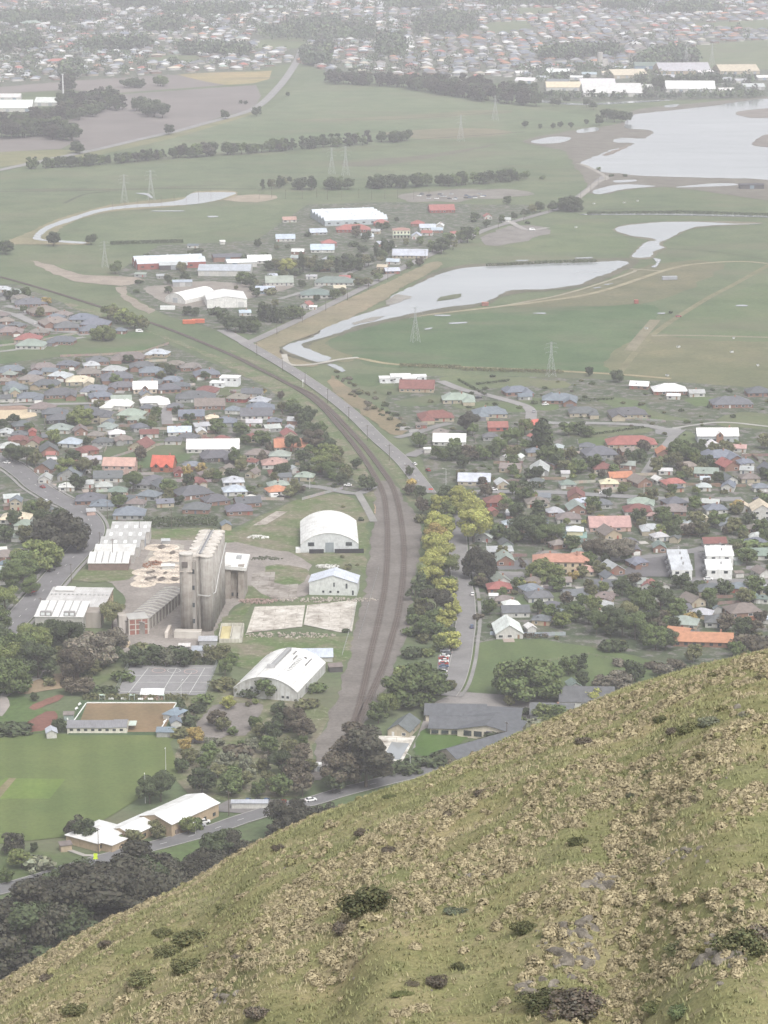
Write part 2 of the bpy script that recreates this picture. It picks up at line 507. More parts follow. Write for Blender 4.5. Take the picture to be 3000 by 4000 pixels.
# ------------------------------------------------------------------ the setting: ground, fields, water, roads, railway
def smooth_line(pts, step=6.0, closed=False):
    P = [Vector((p[0], p[1])) for p in pts]
    out, n = [], len(P)
    rng = range(n) if closed else range(n - 1)
    for i in rng:
        if closed:
            p0, p1, p2, p3 = P[i - 1], P[i], P[(i + 1) % n], P[(i + 2) % n]
        else:
            p0, p1, p2, p3 = P[max(i - 1, 0)], P[i], P[i + 1], P[min(i + 2, n - 1)]
        k = max(1, int((p2 - p1).length / step))
        for j in range(k):
            t = j / k
            out.append(0.5 * ((2 * p1) + (p2 - p0) * t + (2 * p0 - 5 * p1 + 4 * p2 - p3) * t * t + (3 * p1 - p0 - 3 * p2 + p3) * t ** 3))
    if not closed:
        out.append(P[-1])
    return out
def ground_pts(px):
    return [G(u, v) for u, v in px]
_LAY = {}
def sheet(name, px, z, mat, color, soft=0.0, label=None):
    _LAY[z] = _LAY.get(z, 0) + 1
    z = z + .002 * _LAY[z]
    g = ground_pts(px)
    pts = [(p.x, p.y) for p in g]
    if soft:
        q = smooth_line(pts, soft * 2.5, True)
        pts = []
        for i, p in enumerate(q):
            a = (float(vnoise(p.x / (soft * 2), p.y / (soft * 2), 5)) - 0.5) * soft * 1.6
            b = (float(vnoise(p.x / (soft * 2), p.y / (soft * 2), 9)) - 0.5) * soft * 1.6
            pts.append((p.x + a, p.y + b))
    m = bpy.data.meshes.new(name)
    m.from_pydata([(x, y, z) for x, y in pts], [], [tuple(range(len(pts)))])
    m.update()
    o = link(name, m, mat, None, color)
    if m.polygons[0].normal.z < 0:
        m.flip_normals()
    o['kind'] = 'structure'
    if label: o['label'] = label
    return o
def offset_line(ln, d):
    out = []
    for i, p in enumerate(ln):
        t = (ln[min(i + 1, len(ln) - 1)] - ln[max(i - 1, 0)])
        t = t.normalized() if t.length > 1e-6 else Vector((0, 1))
        out.append(Vector((p.x - t.y * d, p.y + t.x * d)))
    return out
def ribbon(a, b, z):
    V = [(p.x, p.y, z) for p in a] + [(p.x, p.y, z) for p in b]
    n = len(a)
    return V, [(n + i, n + i + 1, i + 1, i) for i in range(n - 1)]
ROADS = []          # (polyline, half width), kept clear of trees and houses
def strip(name, px, w, z, mat, color, kind='structure', keep=True):
    _LAY[z] = _LAY.get(z, 0) + 1
    z = z + .002 * _LAY[z]
    ln = smooth_line([(p.x, p.y) for p in ground_pts(px)], 5.0)
    mb = MB().add(*ribbon(offset_line(ln, w / 2), offset_line(ln, -w / 2), z))
    o = build(name, mb, mat, None, color)
    o['kind'] = kind
    if keep:
        ROADS.append((ln, w / 2))
    return o, ln
def raised(name, ln, d0, d1, z0, z1, mat, color, parent=None):
    """a low ridge along a line between the offsets d0 and d1 (kerb, ballast)"""
    a, b = offset_line(ln, d0), offset_line(ln, d1)
    n = len(ln)
    V = [(p.x, p.y, z0) for p in a] + [(p.x, p.y, z1) for p in a] + [(p.x, p.y, z1) for p in b] + [(p.x, p.y, z0) for p in b]
    F = []
    for i in range(n - 1):
        for k in range(3):
            F.append((k * n + i, k * n + i + 1, (k + 1) * n + i + 1, (k + 1) * n + i))
    return build(name, MB().add(V, F), mat, parent, color)

GRASS = (0.115, 0.15, 0.07)
def base_ground():
    m = MB().add([(-9000, -1500, 0), (9000, -1500, 0), (9000, 12000, 0), (-9000, 12000, 0)], [(0, 1, 2, 3)])
    o = build('ground', m, 'turf', None, GRASS)
    o['kind'] = 'structure'
base_ground()

# fields
sheet('ploughed_field', [(235, 480), (430, 420), (480, 368), (1000, 332), (1020, 375), (990, 428), (880, 452), (640, 528), (330, 588), (270, 548)], .1, 'ploughed', (0.165, 0.145, 0.135))
sheet('ploughed_field', [(-200, 545), (200, 530), (285, 556), (240, 582), (-200, 604)], .1, 'ploughed', (0.165, 0.145, 0.135))
sheet('ploughed_field', [(-100, 345), (250, 318), (470, 293), (690, 293), (880, 333), (480, 362), (250, 352), (-100, 372)], .1, 'ploughed', (0.175, 0.152, 0.14))
sheet('mustard_field', [(690, 292), (820, 283), (1000, 280), (1062, 276), (1052, 308), (990, 326), (880, 332), (800, 318)], .12, 'turf', (0.33, 0.255, 0.1))
sheet('verge', [(-200, 602), (240, 584), (330, 592), (640, 532), (880, 456), (990, 432), (1010, 440), (700, 535), (300, 625), (-200, 668)], .06, 'turf', (0.19, 0.19, 0.085))
sheet('pasture', [(1275, 1352), (1386, 1282), (1512, 1252), (1800, 1228), (2100, 1215), (2520, 1190), (2560, 1240), (2470, 1363), (2405, 1452), (2000, 1442), (1482, 1432), (1390, 1400)], .1, 'turf', (0.078, 0.135, 0.05), 4)
sheet('pasture', [(2545, 1312), (3200, 1322), (3200, 1520), (2405, 1460)], .1, 'turf', (0.15, 0.155, 0.075), 3)
sheet('pasture', [(2580, 1300), (2900, 1130), (3200, 1060), (3200, 1308)], .1, 'turf', (0.105, 0.15, 0.06), 3)
sheet('pasture', [(1980, 1195), (2300, 1120), (2560, 1030), (2840, 1030), (2560, 1180), (2300, 1200)], .08, 'turf', (0.155, 0.15, 0.08), 8)
sheet('pasture', [(2040, 980), (2350, 985), (2460, 1000), (2380, 870), (2120, 890), (2020, 940)], .07, 'turf', (0.115, 0.155, 0.065), 4)
sheet('pasture', [(60, 690), (600, 640), (1450, 590), (2000, 560), (2200, 620), (1400, 700), (500, 760), (0, 780)], .05, 'turf', (0.125, 0.16, 0.08), 8)
sheet('pasture', [(640, 540), (1020, 440), (1180, 330), (1280, 300), (1500, 340), (2330, 460), (2300, 495), (1600, 560), (700, 600)], .05, 'turf', (0.13, 0.17, 0.085), 6)
sheet('pasture', [(350, 860), (560, 820), (900, 780), (1100, 800), (1000, 870), (560, 940), (300, 945)], .05, 'turf', (0.13, 0.165, 0.08), 6)
for i, px in enumerate(([(1120, 470), (1500, 455), (1900, 430), (2000, 440), (1500, 470)], [(1500, 520), (1850, 500), (2000, 520), (1700, 545)],
                        [(1330, 640), (1700, 600), (1950, 560), (1700, 615), (1450, 650)], [(0, 740), (500, 735), (900, 720), (500, 745)])):
    sheet('rough_grass', px, .12, 'turf', ((0.17, 0.165, 0.095), (0.19, 0.17, 0.1), (0.13, 0.125, 0.09), (0.12, 0.13, 0.075))[i], 6)
# ditches and tracks across the plain
for px, w, c in (([(2420, 1455), (2545, 1312), (2740, 1180), (2870, 1110), (3050, 1010)], 5, (0.17, 0.165, 0.1)),
                 ([(2545, 1312), (2700, 1311), (3050, 1320)], 5, (0.22, 0.205, 0.15)),
                 ([(2460, 1370), (2500, 1320), (2560, 1250)], 8, (0.2, 0.185, 0.13)),
                 ([(1540, 1245), (1800, 1215), (2100, 1180), (2340, 1140), (2620, 1050), (2760, 1028), (2900, 1022), (3000, 1030)], 5, (0.26, 0.235, 0.16)),
                 ([(1900, 1205), (2200, 1150), (2480, 1060), (2440, 1050), (2600, 1060)], 3, (0.27, 0.25, 0.19)),
                 ([(0, 748), (300, 746), (620, 738), (1000, 738)], 3.5, (0.06, 0.07, 0.045)),
                 ([(250, 795), (330, 760), (430, 748)], 4, (0.07, 0.08, 0.05)),
                 ([(1500, 555), (1700, 540), (1880, 528), (2050, 515)], 4, (0.07, 0.075, 0.05)),
                 ([(1370, 470), (1560, 465), (1800, 450), (2000, 435)], 4, (0.09, 0.1, 0.065)),
                 ([(2230, 828), (2450, 815), (2640, 808)], 3, (0.08, 0.085, 0.06)),
                 ([(2590, 970), (2800, 985), (3000, 1015)], 3, (0.09, 0.105, 0.06)),
                 ([(1280, 1410), (1390, 1400), (1560, 1425), (2000, 1442), (2400, 1462), (2620, 1480)], 5, (0.27, 0.235, 0.15))):
    strip('farm_track', px, w, .16, 'gravel', c, keep=False)

# town ground
TOWN = {
    'left': [(-250, 1120), (60, 1110), (330, 1215), (560, 1300), (760, 1390), (1000, 1490), (1180, 1580), (1330, 1730), (1420, 1850), (1420, 1930), (1300, 1920), (1130, 1960), (900, 2070), (640, 2070), (380, 2020), (300, 2180), (100, 2420), (-250, 2600)],
    'right': [(1710, 2480), (1720, 2050), (1700, 1960), (1650, 1800), (1560, 1660), (1500, 1570), (1560, 1470), (2000, 1470), (2600, 1490), (3300, 1540), (3300, 2560), (2650, 2610), (2480, 2560), (2080, 2500), (1850, 2515)],
}
sheet('garden_ground', TOWN['left'], .14, 'garden_ground', (1, 1, 1))
sheet('garden_ground', TOWN['right'], .14, 'garden_ground', (1, 1, 1))
sheet('garden_ground', [(-300, 860), (-300, -160), (3300, -160), (3300, 235), (2500, 240), (2050, 330), (1300, 290), (1160, 240), (1000, 275), (700, 290), (300, 315), (0, 340), (-300, 370)][1:], .13, 'garden_ground', (1.1, 1.1, 1.15))
sheet('garden_ground', [(2000, 350), (2300, 260), (3300, 235), (3300, 385), (2900, 385), (2480, 395), (2300, 400), (2050, 390)], .14, 'garden_ground', (1.1, 1.1, 1.1))
sheet('garden_ground', [(480, 1130), (460, 1060), (620, 960), (1000, 940), (1200, 800), (1500, 790), (1900, 800), (2150, 800), (1900, 890), (1500, 1070), (1000, 1310), (850, 1290), (640, 1230)], .13, 'garden_ground', (1, 1, 1))
for px, c in (([(-60, 1345), (240, 1305), (330, 1300), (560, 1300), (640, 1330), (560, 1375), (420, 1385), (230, 1395), (-60, 1420)], (0.085, 0.14, 0.05)),
              ([(200, 1555), (330, 1545), (350, 1575), (210, 1590)], (0.085, 0.135, 0.045)),
              ([(420, 1755), (640, 1725), (780, 1730), (720, 1800), (580, 1830), (430, 1795)], (0.075, 0.125, 0.045)),
              ([(850, 1520), (940, 1510), (960, 1540), (860, 1545)], (0.1, 0.14, 0.05)),
              ([(1370, 1470), (1480, 1462), (1520, 1480), (1470, 1510), (1380, 1500)], (0.085, 0.13, 0.05)),
              ([(1460, 1520), (1540, 1510), (1600, 1530), (1520, 1545)], (0.09, 0.14, 0.05)),
              ([(1730, 1475), (2050, 1475), (2130, 1500), (1900, 1520), (1790, 1520)], (0.125, 0.16, 0.07)),
              ([(1770, 1578), (1980, 1570), (2050, 1610), (1820, 1600)], (0.1, 0.15, 0.055)),
              ([(1540, 1570), (1700, 1545), (1740, 1570), (1600, 1590)], (0.085, 0.14, 0.05)),
              ([(2010, 1570), (2110, 1555), (2190, 1590), (2120, 1605)], (0.11, 0.155, 0.06)),
              ([(2080, 1490), (2200, 1490), (2220, 1515), (2100, 1515)], (0.15, 0.175, 0.075)),
              ([(2210, 1675), (2500, 1668), (2530, 1690), (2270, 1710)], (0.13, 0.155, 0.075)),
              ([(2270, 1715), (2370, 1710), (2370, 1740), (2270, 1740)], (0.12, 0.165, 0.06)),
              ([(2330, 1560), (2470, 1560), (2560, 1610), (2690, 1640), (2550, 1640), (2420, 1600)], (0.115, 0.155, 0.065)),
              ([(2680, 1560), (2780, 1550), (2780, 1580), (2720, 1590)], (0.11, 0.16, 0.055)),
              ([(2800, 1660), (3100, 1680), (3100, 1640), (2900, 1610)], (0.125, 0.155, 0.07)),
              ([(2660, 1700), (2710, 1690), (2710, 1760), (2650, 1740)], (0.13, 0.17, 0.07)),
              ([(2020, 2330), (2150, 2310), (2290, 2340), (2250, 2380), (2060, 2370)], (0.095, 0.14, 0.055)),
              ([(2740, 2470), (2930, 2480), (2960, 2505), (2830, 2510)], (0.105, 0.15, 0.06)),
              ([(2240, 1800), (2330, 1795), (2320, 1815), (2250, 1820)], (0.12, 0.16, 0.065))):
    sheet('lawn', px, .2, 'turf', c, 2)
# bare ground and slabs
for px, c, mt in (([(-40, 1596), (90, 1597), (130, 1605), (145, 1625), (100, 1634), (0, 1640), (-40, 1640)], (0.5, 0.42, 0.3), 'gravel'),
                  ([(-40, 1585), (100, 1583), (135, 1600), (-40, 1600)], (0.28, 0.2, 0.16), 'gravel'),
                  ([(120, 1020), (200, 1036), (260, 1055), (330, 1075), (440, 1078), (560, 1090), (530, 1108), (470, 1118), (400, 1110), (300, 1100), (220, 1072), (160, 1045)], (0.27, 0.235, 0.2), 'gravel'),
                  ([(455, 1122), (490, 1120), (500, 1150), (545, 1180), (600, 1215), (585, 1228), (530, 1200), (480, 1165)], (0.25, 0.22, 0.185), 'gravel'),
                  ([(1880, 930), (1930, 905), (1985, 884), (2040, 880), (2110, 886), (2150, 900), (2140, 915), (2085, 925), (2060, 942), (2000, 950), (1940, 962), (1890, 958)], (0.19, 0.18, 0.17), 'gravel'),
                  ([(1550, 768), (1620, 752), (1700, 748), (1790, 738), (1880, 742), (1960, 738), (2050, 746), (2085, 762), (2010, 768), (1940, 778), (1850, 776), (1790, 790), (1700, 786), (1610, 790)], (0.19, 0.18, 0.165), 'gravel'),
                  ([(830, 775), (1000, 760), (1090, 770), (1000, 790)], (0.28, 0.24, 0.19), 'gravel'),
                  ([(560, 1130), (680, 1110), (800, 1100), (980, 1110), (1150, 1120), (900, 1180), (700, 1200)], (0.24, 0.22, 0.2), 'gravel')):
    sheet('bare_ground', px, .18, mt, c, 3)

# malt works yard
sheet('yard', [(330, 2230), (480, 2210), (520, 2110), (720, 2100), (980, 2130), (1150, 2170), (1210, 2230), (1190, 2330), (960, 2340), (850, 2470), (960, 2500), (840, 2560), (600, 2600), (440, 2480), (480, 2320)], .16, 'gravel', (0.25, 0.23, 0.215), 3)
sheet('rough_grass', [(880, 2100), (1130, 1965), (1330, 1930), (1430, 1990), (1440, 2100), (1420, 2250), (1395, 2225), (1180, 2200), (1050, 2150), (920, 2125)], .12, 'scrub', (0.105, 0.14, 0.055), 3)
sheet('rough_grass', [(560, 2070), (880, 2070), (920, 2120), (700, 2110), (560, 2105)], .22, 'scrub', (0.1, 0.15, 0.05), 2)
sheet('rough_grass', [(860, 2430), (980, 2350), (1000, 2330), (960, 2480), (1400, 2490), (1380, 2560), (1290, 2600), (1000, 2620), (860, 2560)], .22, 'scrub', (0.1, 0.145, 0.05), 2)
sheet('rough_grass', [(1050, 2210), (1200, 2225), (1195, 2255), (1160, 2285), (1060, 2275)], .22, 'scrub', (0.1, 0.145, 0.05), 2)
sheet('rough_grass', [(950, 2290), (1030, 2290), (1060, 2330), (1010, 2350), (945, 2340)], .22, 'scrub', (0.095, 0.135, 0.05), 2)
sheet('rough_grass', [(270, 2255), (360, 2220), (520, 2225), (500, 2265), (330, 2275)], .22, 'scrub', (0.115, 0.145, 0.06), 2)
sheet('concrete_slab', [(995, 2372), (1192, 2366), (1180, 2450), (962, 2474)], .28, 'slab', (0.6, 0.58, 0.55))
sheet('concrete_slab', [(1200, 2366), (1395, 2345), (1375, 2468), (1330, 2472), (1186, 2442)], .28, 'slab', (0.56, 0.54, 0.51))
sheet('concrete_slab', [(985, 2240), (1075, 2235), (1070, 2290), (1165, 2282), (1155, 2345), (1080, 2345), (1020, 2320), (980, 2285)], .26, 'slab', (0.34, 0.32, 0.3))
sheet('concrete_slab', [(985, 2055), (1080, 1998), (1125, 2000), (1040, 2050)], .26, 'slab', (0.42, 0.39, 0.36))
sheet('concrete_slab', [(525, 2280), (560, 2200), (600, 2130), (720, 2125), (715, 2278)], .26, 'slab', (0.38, 0.36, 0.33))

# water, banks and mud
sheet('river_bank', [(985, 1350), (1120, 1283), (1260, 1215), (1380, 1160), (1500, 1110), (1600, 1062), (1690, 1024), (1730, 1034), (1650, 1082), (1560, 1130), (1500, 1172), (1380, 1236), (1250, 1298), (1120, 1345), (1095, 1368), (1150, 1400), (1240, 1428), (1130, 1430), (1050, 1385)], .2, 'turf', (0.235, 0.2, 0.12), 2)
sheet('river_bank', [(1090, 1366), (1140, 1335), (1240, 1298), (1500, 1192), (1640, 1095), (1770, 1042), (2000, 1025), (2430, 1008), (2495, 1020), (2480, 1040), (2400, 1075), (2260, 1125), (2000, 1150), (1880, 1195), (1600, 1240), (1330, 1310), (1205, 1352), (1310, 1400), (1260, 1425), (1140, 1395)], .24, 'turf', (0.13, 0.125, 0.085), 3)
sheet('river_bank', [(1205, 1352), (1330, 1310), (1270, 1345), (1390, 1402), (1310, 1412)], .26, 'turf', (0.18, 0.175, 0.09), 2)
sheet('water', [(1109, 1354), (1151, 1339), (1205, 1327), (1247, 1303), (1265, 1285), (1338, 1255), (1386, 1237), (1470, 1212), (1525, 1192), (1520, 1165), (1579, 1134), (1621, 1116), (1681, 1086), (1772, 1056), (1856, 1044), (2000, 1038), (2181, 1029), (2301, 1026), (2422, 1020), (2458, 1029), (2392, 1062), (2325, 1086), (2259, 1113), (2121, 1131), (2000, 1134), (1965, 1146), (1892, 1182), (1754, 1200), (1615, 1225), (1506, 1249), (1398, 1273), (1338, 1297), (1259, 1321), (1187, 1342), (1181, 1354), (1223, 1372), (1265, 1387), (1295, 1405), (1283, 1411), (1241, 1415), (1187, 1399), (1139, 1381), (1115, 1366)], .3, 'water', (1, 1, 1), 2)
sheet('island', [(1702, 1178), (1740, 1158), (1800, 1149), (1802, 1161), (1760, 1171)], .42, 'turf', (0.1, 0.12, 0.06), 2)
for px in ([(1385, 1270), (1400, 1255), (1495, 1236), (1480, 1248)], [(1500, 1190), (1560, 1150), (1600, 1160), (1560, 1180), (1530, 1192)]):
    sheet('mudflat', px, .42, 'gravel', (0.24, 0.23, 0.21), 3)
sheet('river_bank', [(2395, 897), (2434, 880), (2543, 868), (2754, 864), (2985, 872), (2724, 892), (2660, 914), (2590, 950), (2605, 970), (2570, 985), (2545, 1012), (2470, 1012), (2460, 1000), (2515, 947), (2540, 940), (2470, 928), (2420, 915)], .24, 'turf', (0.19, 0.17, 0.12), 2)
sheet('water', [(2404, 896), (2434, 884), (2543, 872), (2633, 868), (2754, 869), (2874, 875), (2977, 875), (2844, 879), (2724, 887), (2657, 908), (2615, 932), (2579, 947), (2573, 956), (2597, 968), (2561, 980), (2537, 1005), (2482, 1008), (2473, 999), (2494, 971), (2525, 947), (2561, 941), (2543, 932), (2476, 923), (2428, 911)], .3, 'water', (1, 1, 1), 2)
sheet('river_bank', [(20, 950), (120, 905), (230, 855), (400, 808), (520, 790), (720, 770), (770, 748), (920, 748), (880, 780), (640, 812), (430, 828), (290, 865), (225, 905), (215, 940), (340, 945), (330, 957), (100, 955)], .2, 'turf', (0.25, 0.215, 0.12), 2)
sheet('water', [(772, 753), (916, 753), (898, 766), (844, 784), (754, 799), (633, 806), (512, 813), (422, 823), (350, 841), (271, 868), (205, 890), (172, 912), (160, 930), (181, 938), (253, 941), (332, 947), (325, 953), (241, 948), (139, 937), (133, 924), (163, 894), (229, 866), (313, 839), (386, 818), (512, 801), (639, 792), (711, 780), (736, 763)], .3, 'water', (1, 1, 1), 1)
sheet('mudflat', [(2050, 548), (2200, 515), (2330, 500), (2460, 470), (2480, 430), (2700, 405), (3000, 380), (3400, 362), (3400, 770), (2600, 732), (2330, 760), (2290, 710), (2240, 640), (2200, 590), (2100, 568)], .2, 'gravel', (0.15, 0.14, 0.12), 4)
sheet('water', [(2265, 639), (2301, 621), (2362, 597), (2416, 579), (2464, 570), (2470, 560), (2398, 556), (2422, 540), (2512, 542), (2552, 518), (2530, 508), (2446, 500), (2452, 464), (2476, 449), (2603, 434), (2772, 416), (2892, 398), (3000, 386), (3500, 366), (3500, 760), (3000, 704), (2868, 698), (2663, 693), (2494, 687), (2422, 678), (2350, 674), (2301, 656)], .3, 'water', (1, 1, 1), 3)
sheet('mudflat', [(2872, 443), (2910, 432), (3050, 424), (3050, 455), (2940, 462)], .42, 'gravel', (0.19, 0.17, 0.155), 4)
sheet('mudflat', [(2940, 565), (2985, 528), (3100, 515), (3100, 580), (3000, 576)], .42, 'gravel', (0.17, 0.15, 0.135), 4)
sheet('mudflat', [(2355, 608), (2440, 572), (2462, 566), (2430, 588), (2370, 610)], .42, 'gravel', (0.2, 0.17, 0.145), 3)
for px in ([(2075, 553), (2160, 535), (2230, 540), (2190, 558), (2110, 562)], [(2258, 508), (2330, 498), (2332, 512), (2262, 520)], [(2320, 745), (2420, 722), (2560, 728), (2440, 740), (2340, 760)],
           [(2105, 391), (2270, 404), (2500, 394), (2640, 391), (2500, 401), (2270, 411), (2105, 399)], [(2600, 412), (2650, 408), (2640, 418), (2600, 420)], [(2400, 706), (2480, 703), (2478, 710), (2410, 714)],
           [(2640, 733), (2780, 718), (2870, 718), (2860, 726)], [(2300, 836), (2640, 836), (3300, 850), (3300, 857), (2640, 842), (2300, 841)], [(1280, 1427), (1310, 1425), (1350, 1450), (1340, 1455)],
           [(2083, 1224), (2130, 1223), (2130, 1227), (2083, 1226)], [(2568, 1223), (2598, 1223), (2598, 1227), (2568, 1227)], [(2878, 1193), (2917, 1193), (2917, 1198), (2878, 1198)], [(1750, 1263), (1820, 1259), (1818, 1264), (1755, 1267)],
           [(2318, 1126), (2345, 1122), (2348, 1124), (2322, 1129)], [(2362, 1113), (2395, 1107), (2395, 1110), (2365, 1115)], [(1700, 1232), (1760, 1232), (1760, 1236), (1700, 1236)], [(1655, 1287), (1690, 1281), (1688, 1285), (1660, 1290)],
           [(2015, 1018), (2065, 1017), (2065, 1020), (2015, 1021)], [(2250, 1008), (2310, 1006), (2310, 1010), (2250, 1011)], [(600, 824), (710, 824), (710, 827), (600, 827)], [(815, 845), (850, 845), (848, 849), (815, 850)],
           [(530, 756), (575, 756), (595, 770), (590, 776), (575, 765)], [(2550, 1010), (2580, 1015), (2575, 1030), (2560, 1047), (2545, 1045), (2565, 1028)]):
    sheet('water', px, .34, 'water', (1, 1, 1), 1)

# sports grounds
sheet('cricket_field', [(-300, 2880), (0, 2868), (690, 2872), (665, 2905), (700, 3010), (660, 3055), (560, 3110), (310, 3265), (-300, 3330)], .2, 'mown_turf', (0.112, 0.15, 0.052))
sheet('cricket_square', [(20, 3042), (255, 3046), (195, 3122), (-80, 3122)], .26, 'mown_turf', (0.13, 0.19, 0.05))
sheet('cricket_pitch', [(36, 3042), (64, 3042), (0, 3120), (-42, 3120)], .32, 'turf', (0.24, 0.2, 0.11))
sheet('school_field', [(1808, 2694), (1850, 2530), (1880, 2508), (2060, 2498), (2300, 2528), (2620, 2602), (2690, 2640), (2500, 2722), (2200, 2735), (2040, 2715)], .22, 'mown_turf', (0.1, 0.138, 0.058), 2)
sheet('park_lawn', [(-100, 2640), (60, 2700), (170, 2770), (230, 2780), (190, 2850), (-100, 2860)], .2, 'turf', (0.09, 0.145, 0.04), 2)
sheet('park_lawn', [(300, 2600), (420, 2540), (500, 2560), (460, 2640), (360, 2680)], .2, 'turf', (0.1, 0.145, 0.05), 2)
sheet('park_lawn', [(-100, 3330), (120, 3330), (330, 3340), (400, 3360), (380, 3380), (130, 3440), (-100, 3475)], .2, 'turf', (0.1, 0.14, 0.05), 2)
sheet('garden_ground', [(700, 2740), (960, 2690), (1240, 2740), (1290, 2800), (1235, 2890), (1220, 3080), (1100, 3120), (800, 3120), (680, 3040), (690, 2900)], .13, 'scrub', (0.12, 0.14, 0.065), 3)
sheet('planted_bed', [(95, 2830), (190, 2780), (225, 2790), (205, 2840), (110, 2862)], .26, 'gravel', (0.17, 0.085, 0.07), 1)
sheet('planted_bed', [(125, 2755), (235, 2715), (238, 2735), (130, 2775)], .26, 'gravel', (0.19, 0.1, 0.08), 1)
sheet('planted_bed', [(60, 2710), (170, 2640), (330, 2620), (420, 2640), (300, 2680), (180, 2700)], .24, 'gravel', (0.24, 0.19, 0.13), 2)
sheet('hillside_verge', [(1480, 3080), (1830, 2990), (2000, 2950), (2000, 3100), (1300, 3200), (1250, 3150)], .12, 'turf', (0.11, 0.15, 0.065), 2)
sheet('hillside_verge', [(560, 3360), (640, 3310), (820, 3265), (830, 3300), (700, 3400)], .14, 'turf', (0.115, 0.165, 0.055), 2)
sheet('school_yard', [(1700, 2745), (1733, 2728), (1800, 2704), (2060, 2722), (2260, 2770), (2220, 2860), (2100, 2880), (2000, 2840), (1820, 2790), (1700, 2820), (1650, 2920), (1610, 2930), (1660, 2800)], .22, 'asphalt', (0.23, 0.215, 0.205))
sheet('lawn', [(1645, 2858), (1700, 2852), (1800, 2868), (1830, 2885), (1770, 2920), (1720, 2960), (1620, 2950)], .3, 'mown_turf', (0.075, 0.13, 0.035), 1)
sheet('car_park', [(2405, 2252), (2494, 2187), (2620, 2172), (2612, 2256)], .34, 'asphalt', (0.13, 0.125, 0.13))
sheet('car_park', [(890, 3128), (1110, 3125), (1060, 3170), (960, 3180), (810, 3170)], .3, 'asphalt', (0.17, 0.16, 0.155))
sheet('car_park', [(720, 2890), (840, 2755), (870, 2752), (1020, 2755), (960, 2875), (900, 2868), (830, 2900)], .26, 'gravel', (0.2, 0.185, 0.175), 1)
sheet('car_park', [(1700, 2706), (1712, 2560), (1765, 2550), (1790, 2560), (1760, 2700)], .24, 'asphalt', (0.19, 0.18, 0.175))
sheet('car_park', [(1860, 2238), (2046, 2240), (2050, 2262), (1900, 2265)], .3, 'asphalt', (0.17, 0.165, 0.165))
sheet('car_park', [(1930, 2190), (2060, 2190), (2070, 2225), (1930, 2228)], .26, 'asphalt', (0.15, 0.15, 0.155))
sheet('paved_bend', [(2560, 1680), (2680, 1680), (2640, 1712), (2560, 1695)], .3, 'asphalt', (0.22, 0.215, 0.215))

# roads
ASPH = (0.2, 0.193, 0.19)
ROAD_A = [(955, 1340), (1060, 1400), (1160, 1460), (1250, 1520), (1330, 1580), (1400, 1640), (1480, 1720), (1560, 1790), (1620, 1860), (1672, 1928)]
ROAD_B = [(1770, 1975), (1765, 2011), (1787, 2093), (1792, 2189), (1801, 2261), (1816, 2334), (1820, 2430), (1811, 2502), (1801, 2575), (1782, 2647), (1763, 2690), (1740, 2720)]
ROAD_C = [(-80, 1770), (0, 1800), (50, 1824), (105, 1865), (150, 1905), (225, 1950), (295, 1984), (346, 2032), (360, 2077), (338, 2119), (295, 2170), (236, 2233), (169, 2309), (93, 2394), (34, 2453), (-60, 2540)]
ROAD_D = [(955, 1345), (1000, 1328), (1130, 1268), (1260, 1205), (1400, 1135), (1530, 1070), (1660, 1005), (1790, 945), (1900, 898), (2000, 868), (2100, 840), (2180, 815), (2260, 770), (2330, 715), (2360, 690)]
ROAD_E = [(-200, 700), (0, 665), (60, 652), (200, 622), (400, 580), (560, 542), (700, 511), (800, 483), (900, 457), (960, 438), (1000, 421), (1040, 391), (1080, 350), (1110, 315), (1140, 272), (1160, 238), (1180, 190)]
ROAD_K = [(-150, 3510), (0, 3478), (133, 3441), (260, 3402), (374, 3368), (482, 3338), (639, 3298), (802, 3253), (940, 3205), (1020, 3180), (1120, 3150), (1206, 3137), (1327, 3100), (1500, 3055), (1641, 3022), (1824, 2975), (2050, 2920)]
LINES = {}
for nm, px, w, c in (('a', ROAD_A, 8.5, ASPH), ('b', ROAD_B, 8.6, ASPH), ('c', ROAD_C, 12.5, (0.165, 0.16, 0.163)), ('d', ROAD_D, 7.5, (0.215, 0.205, 0.2)),
                     ('e', ROAD_E, 11, (0.23, 0.225, 0.22)), ('k', ROAD_K, 8, (0.15, 0.148, 0.15))):
    o, ln = strip('road', px, w, .4, 'asphalt', c)
    LINES[nm] = ln
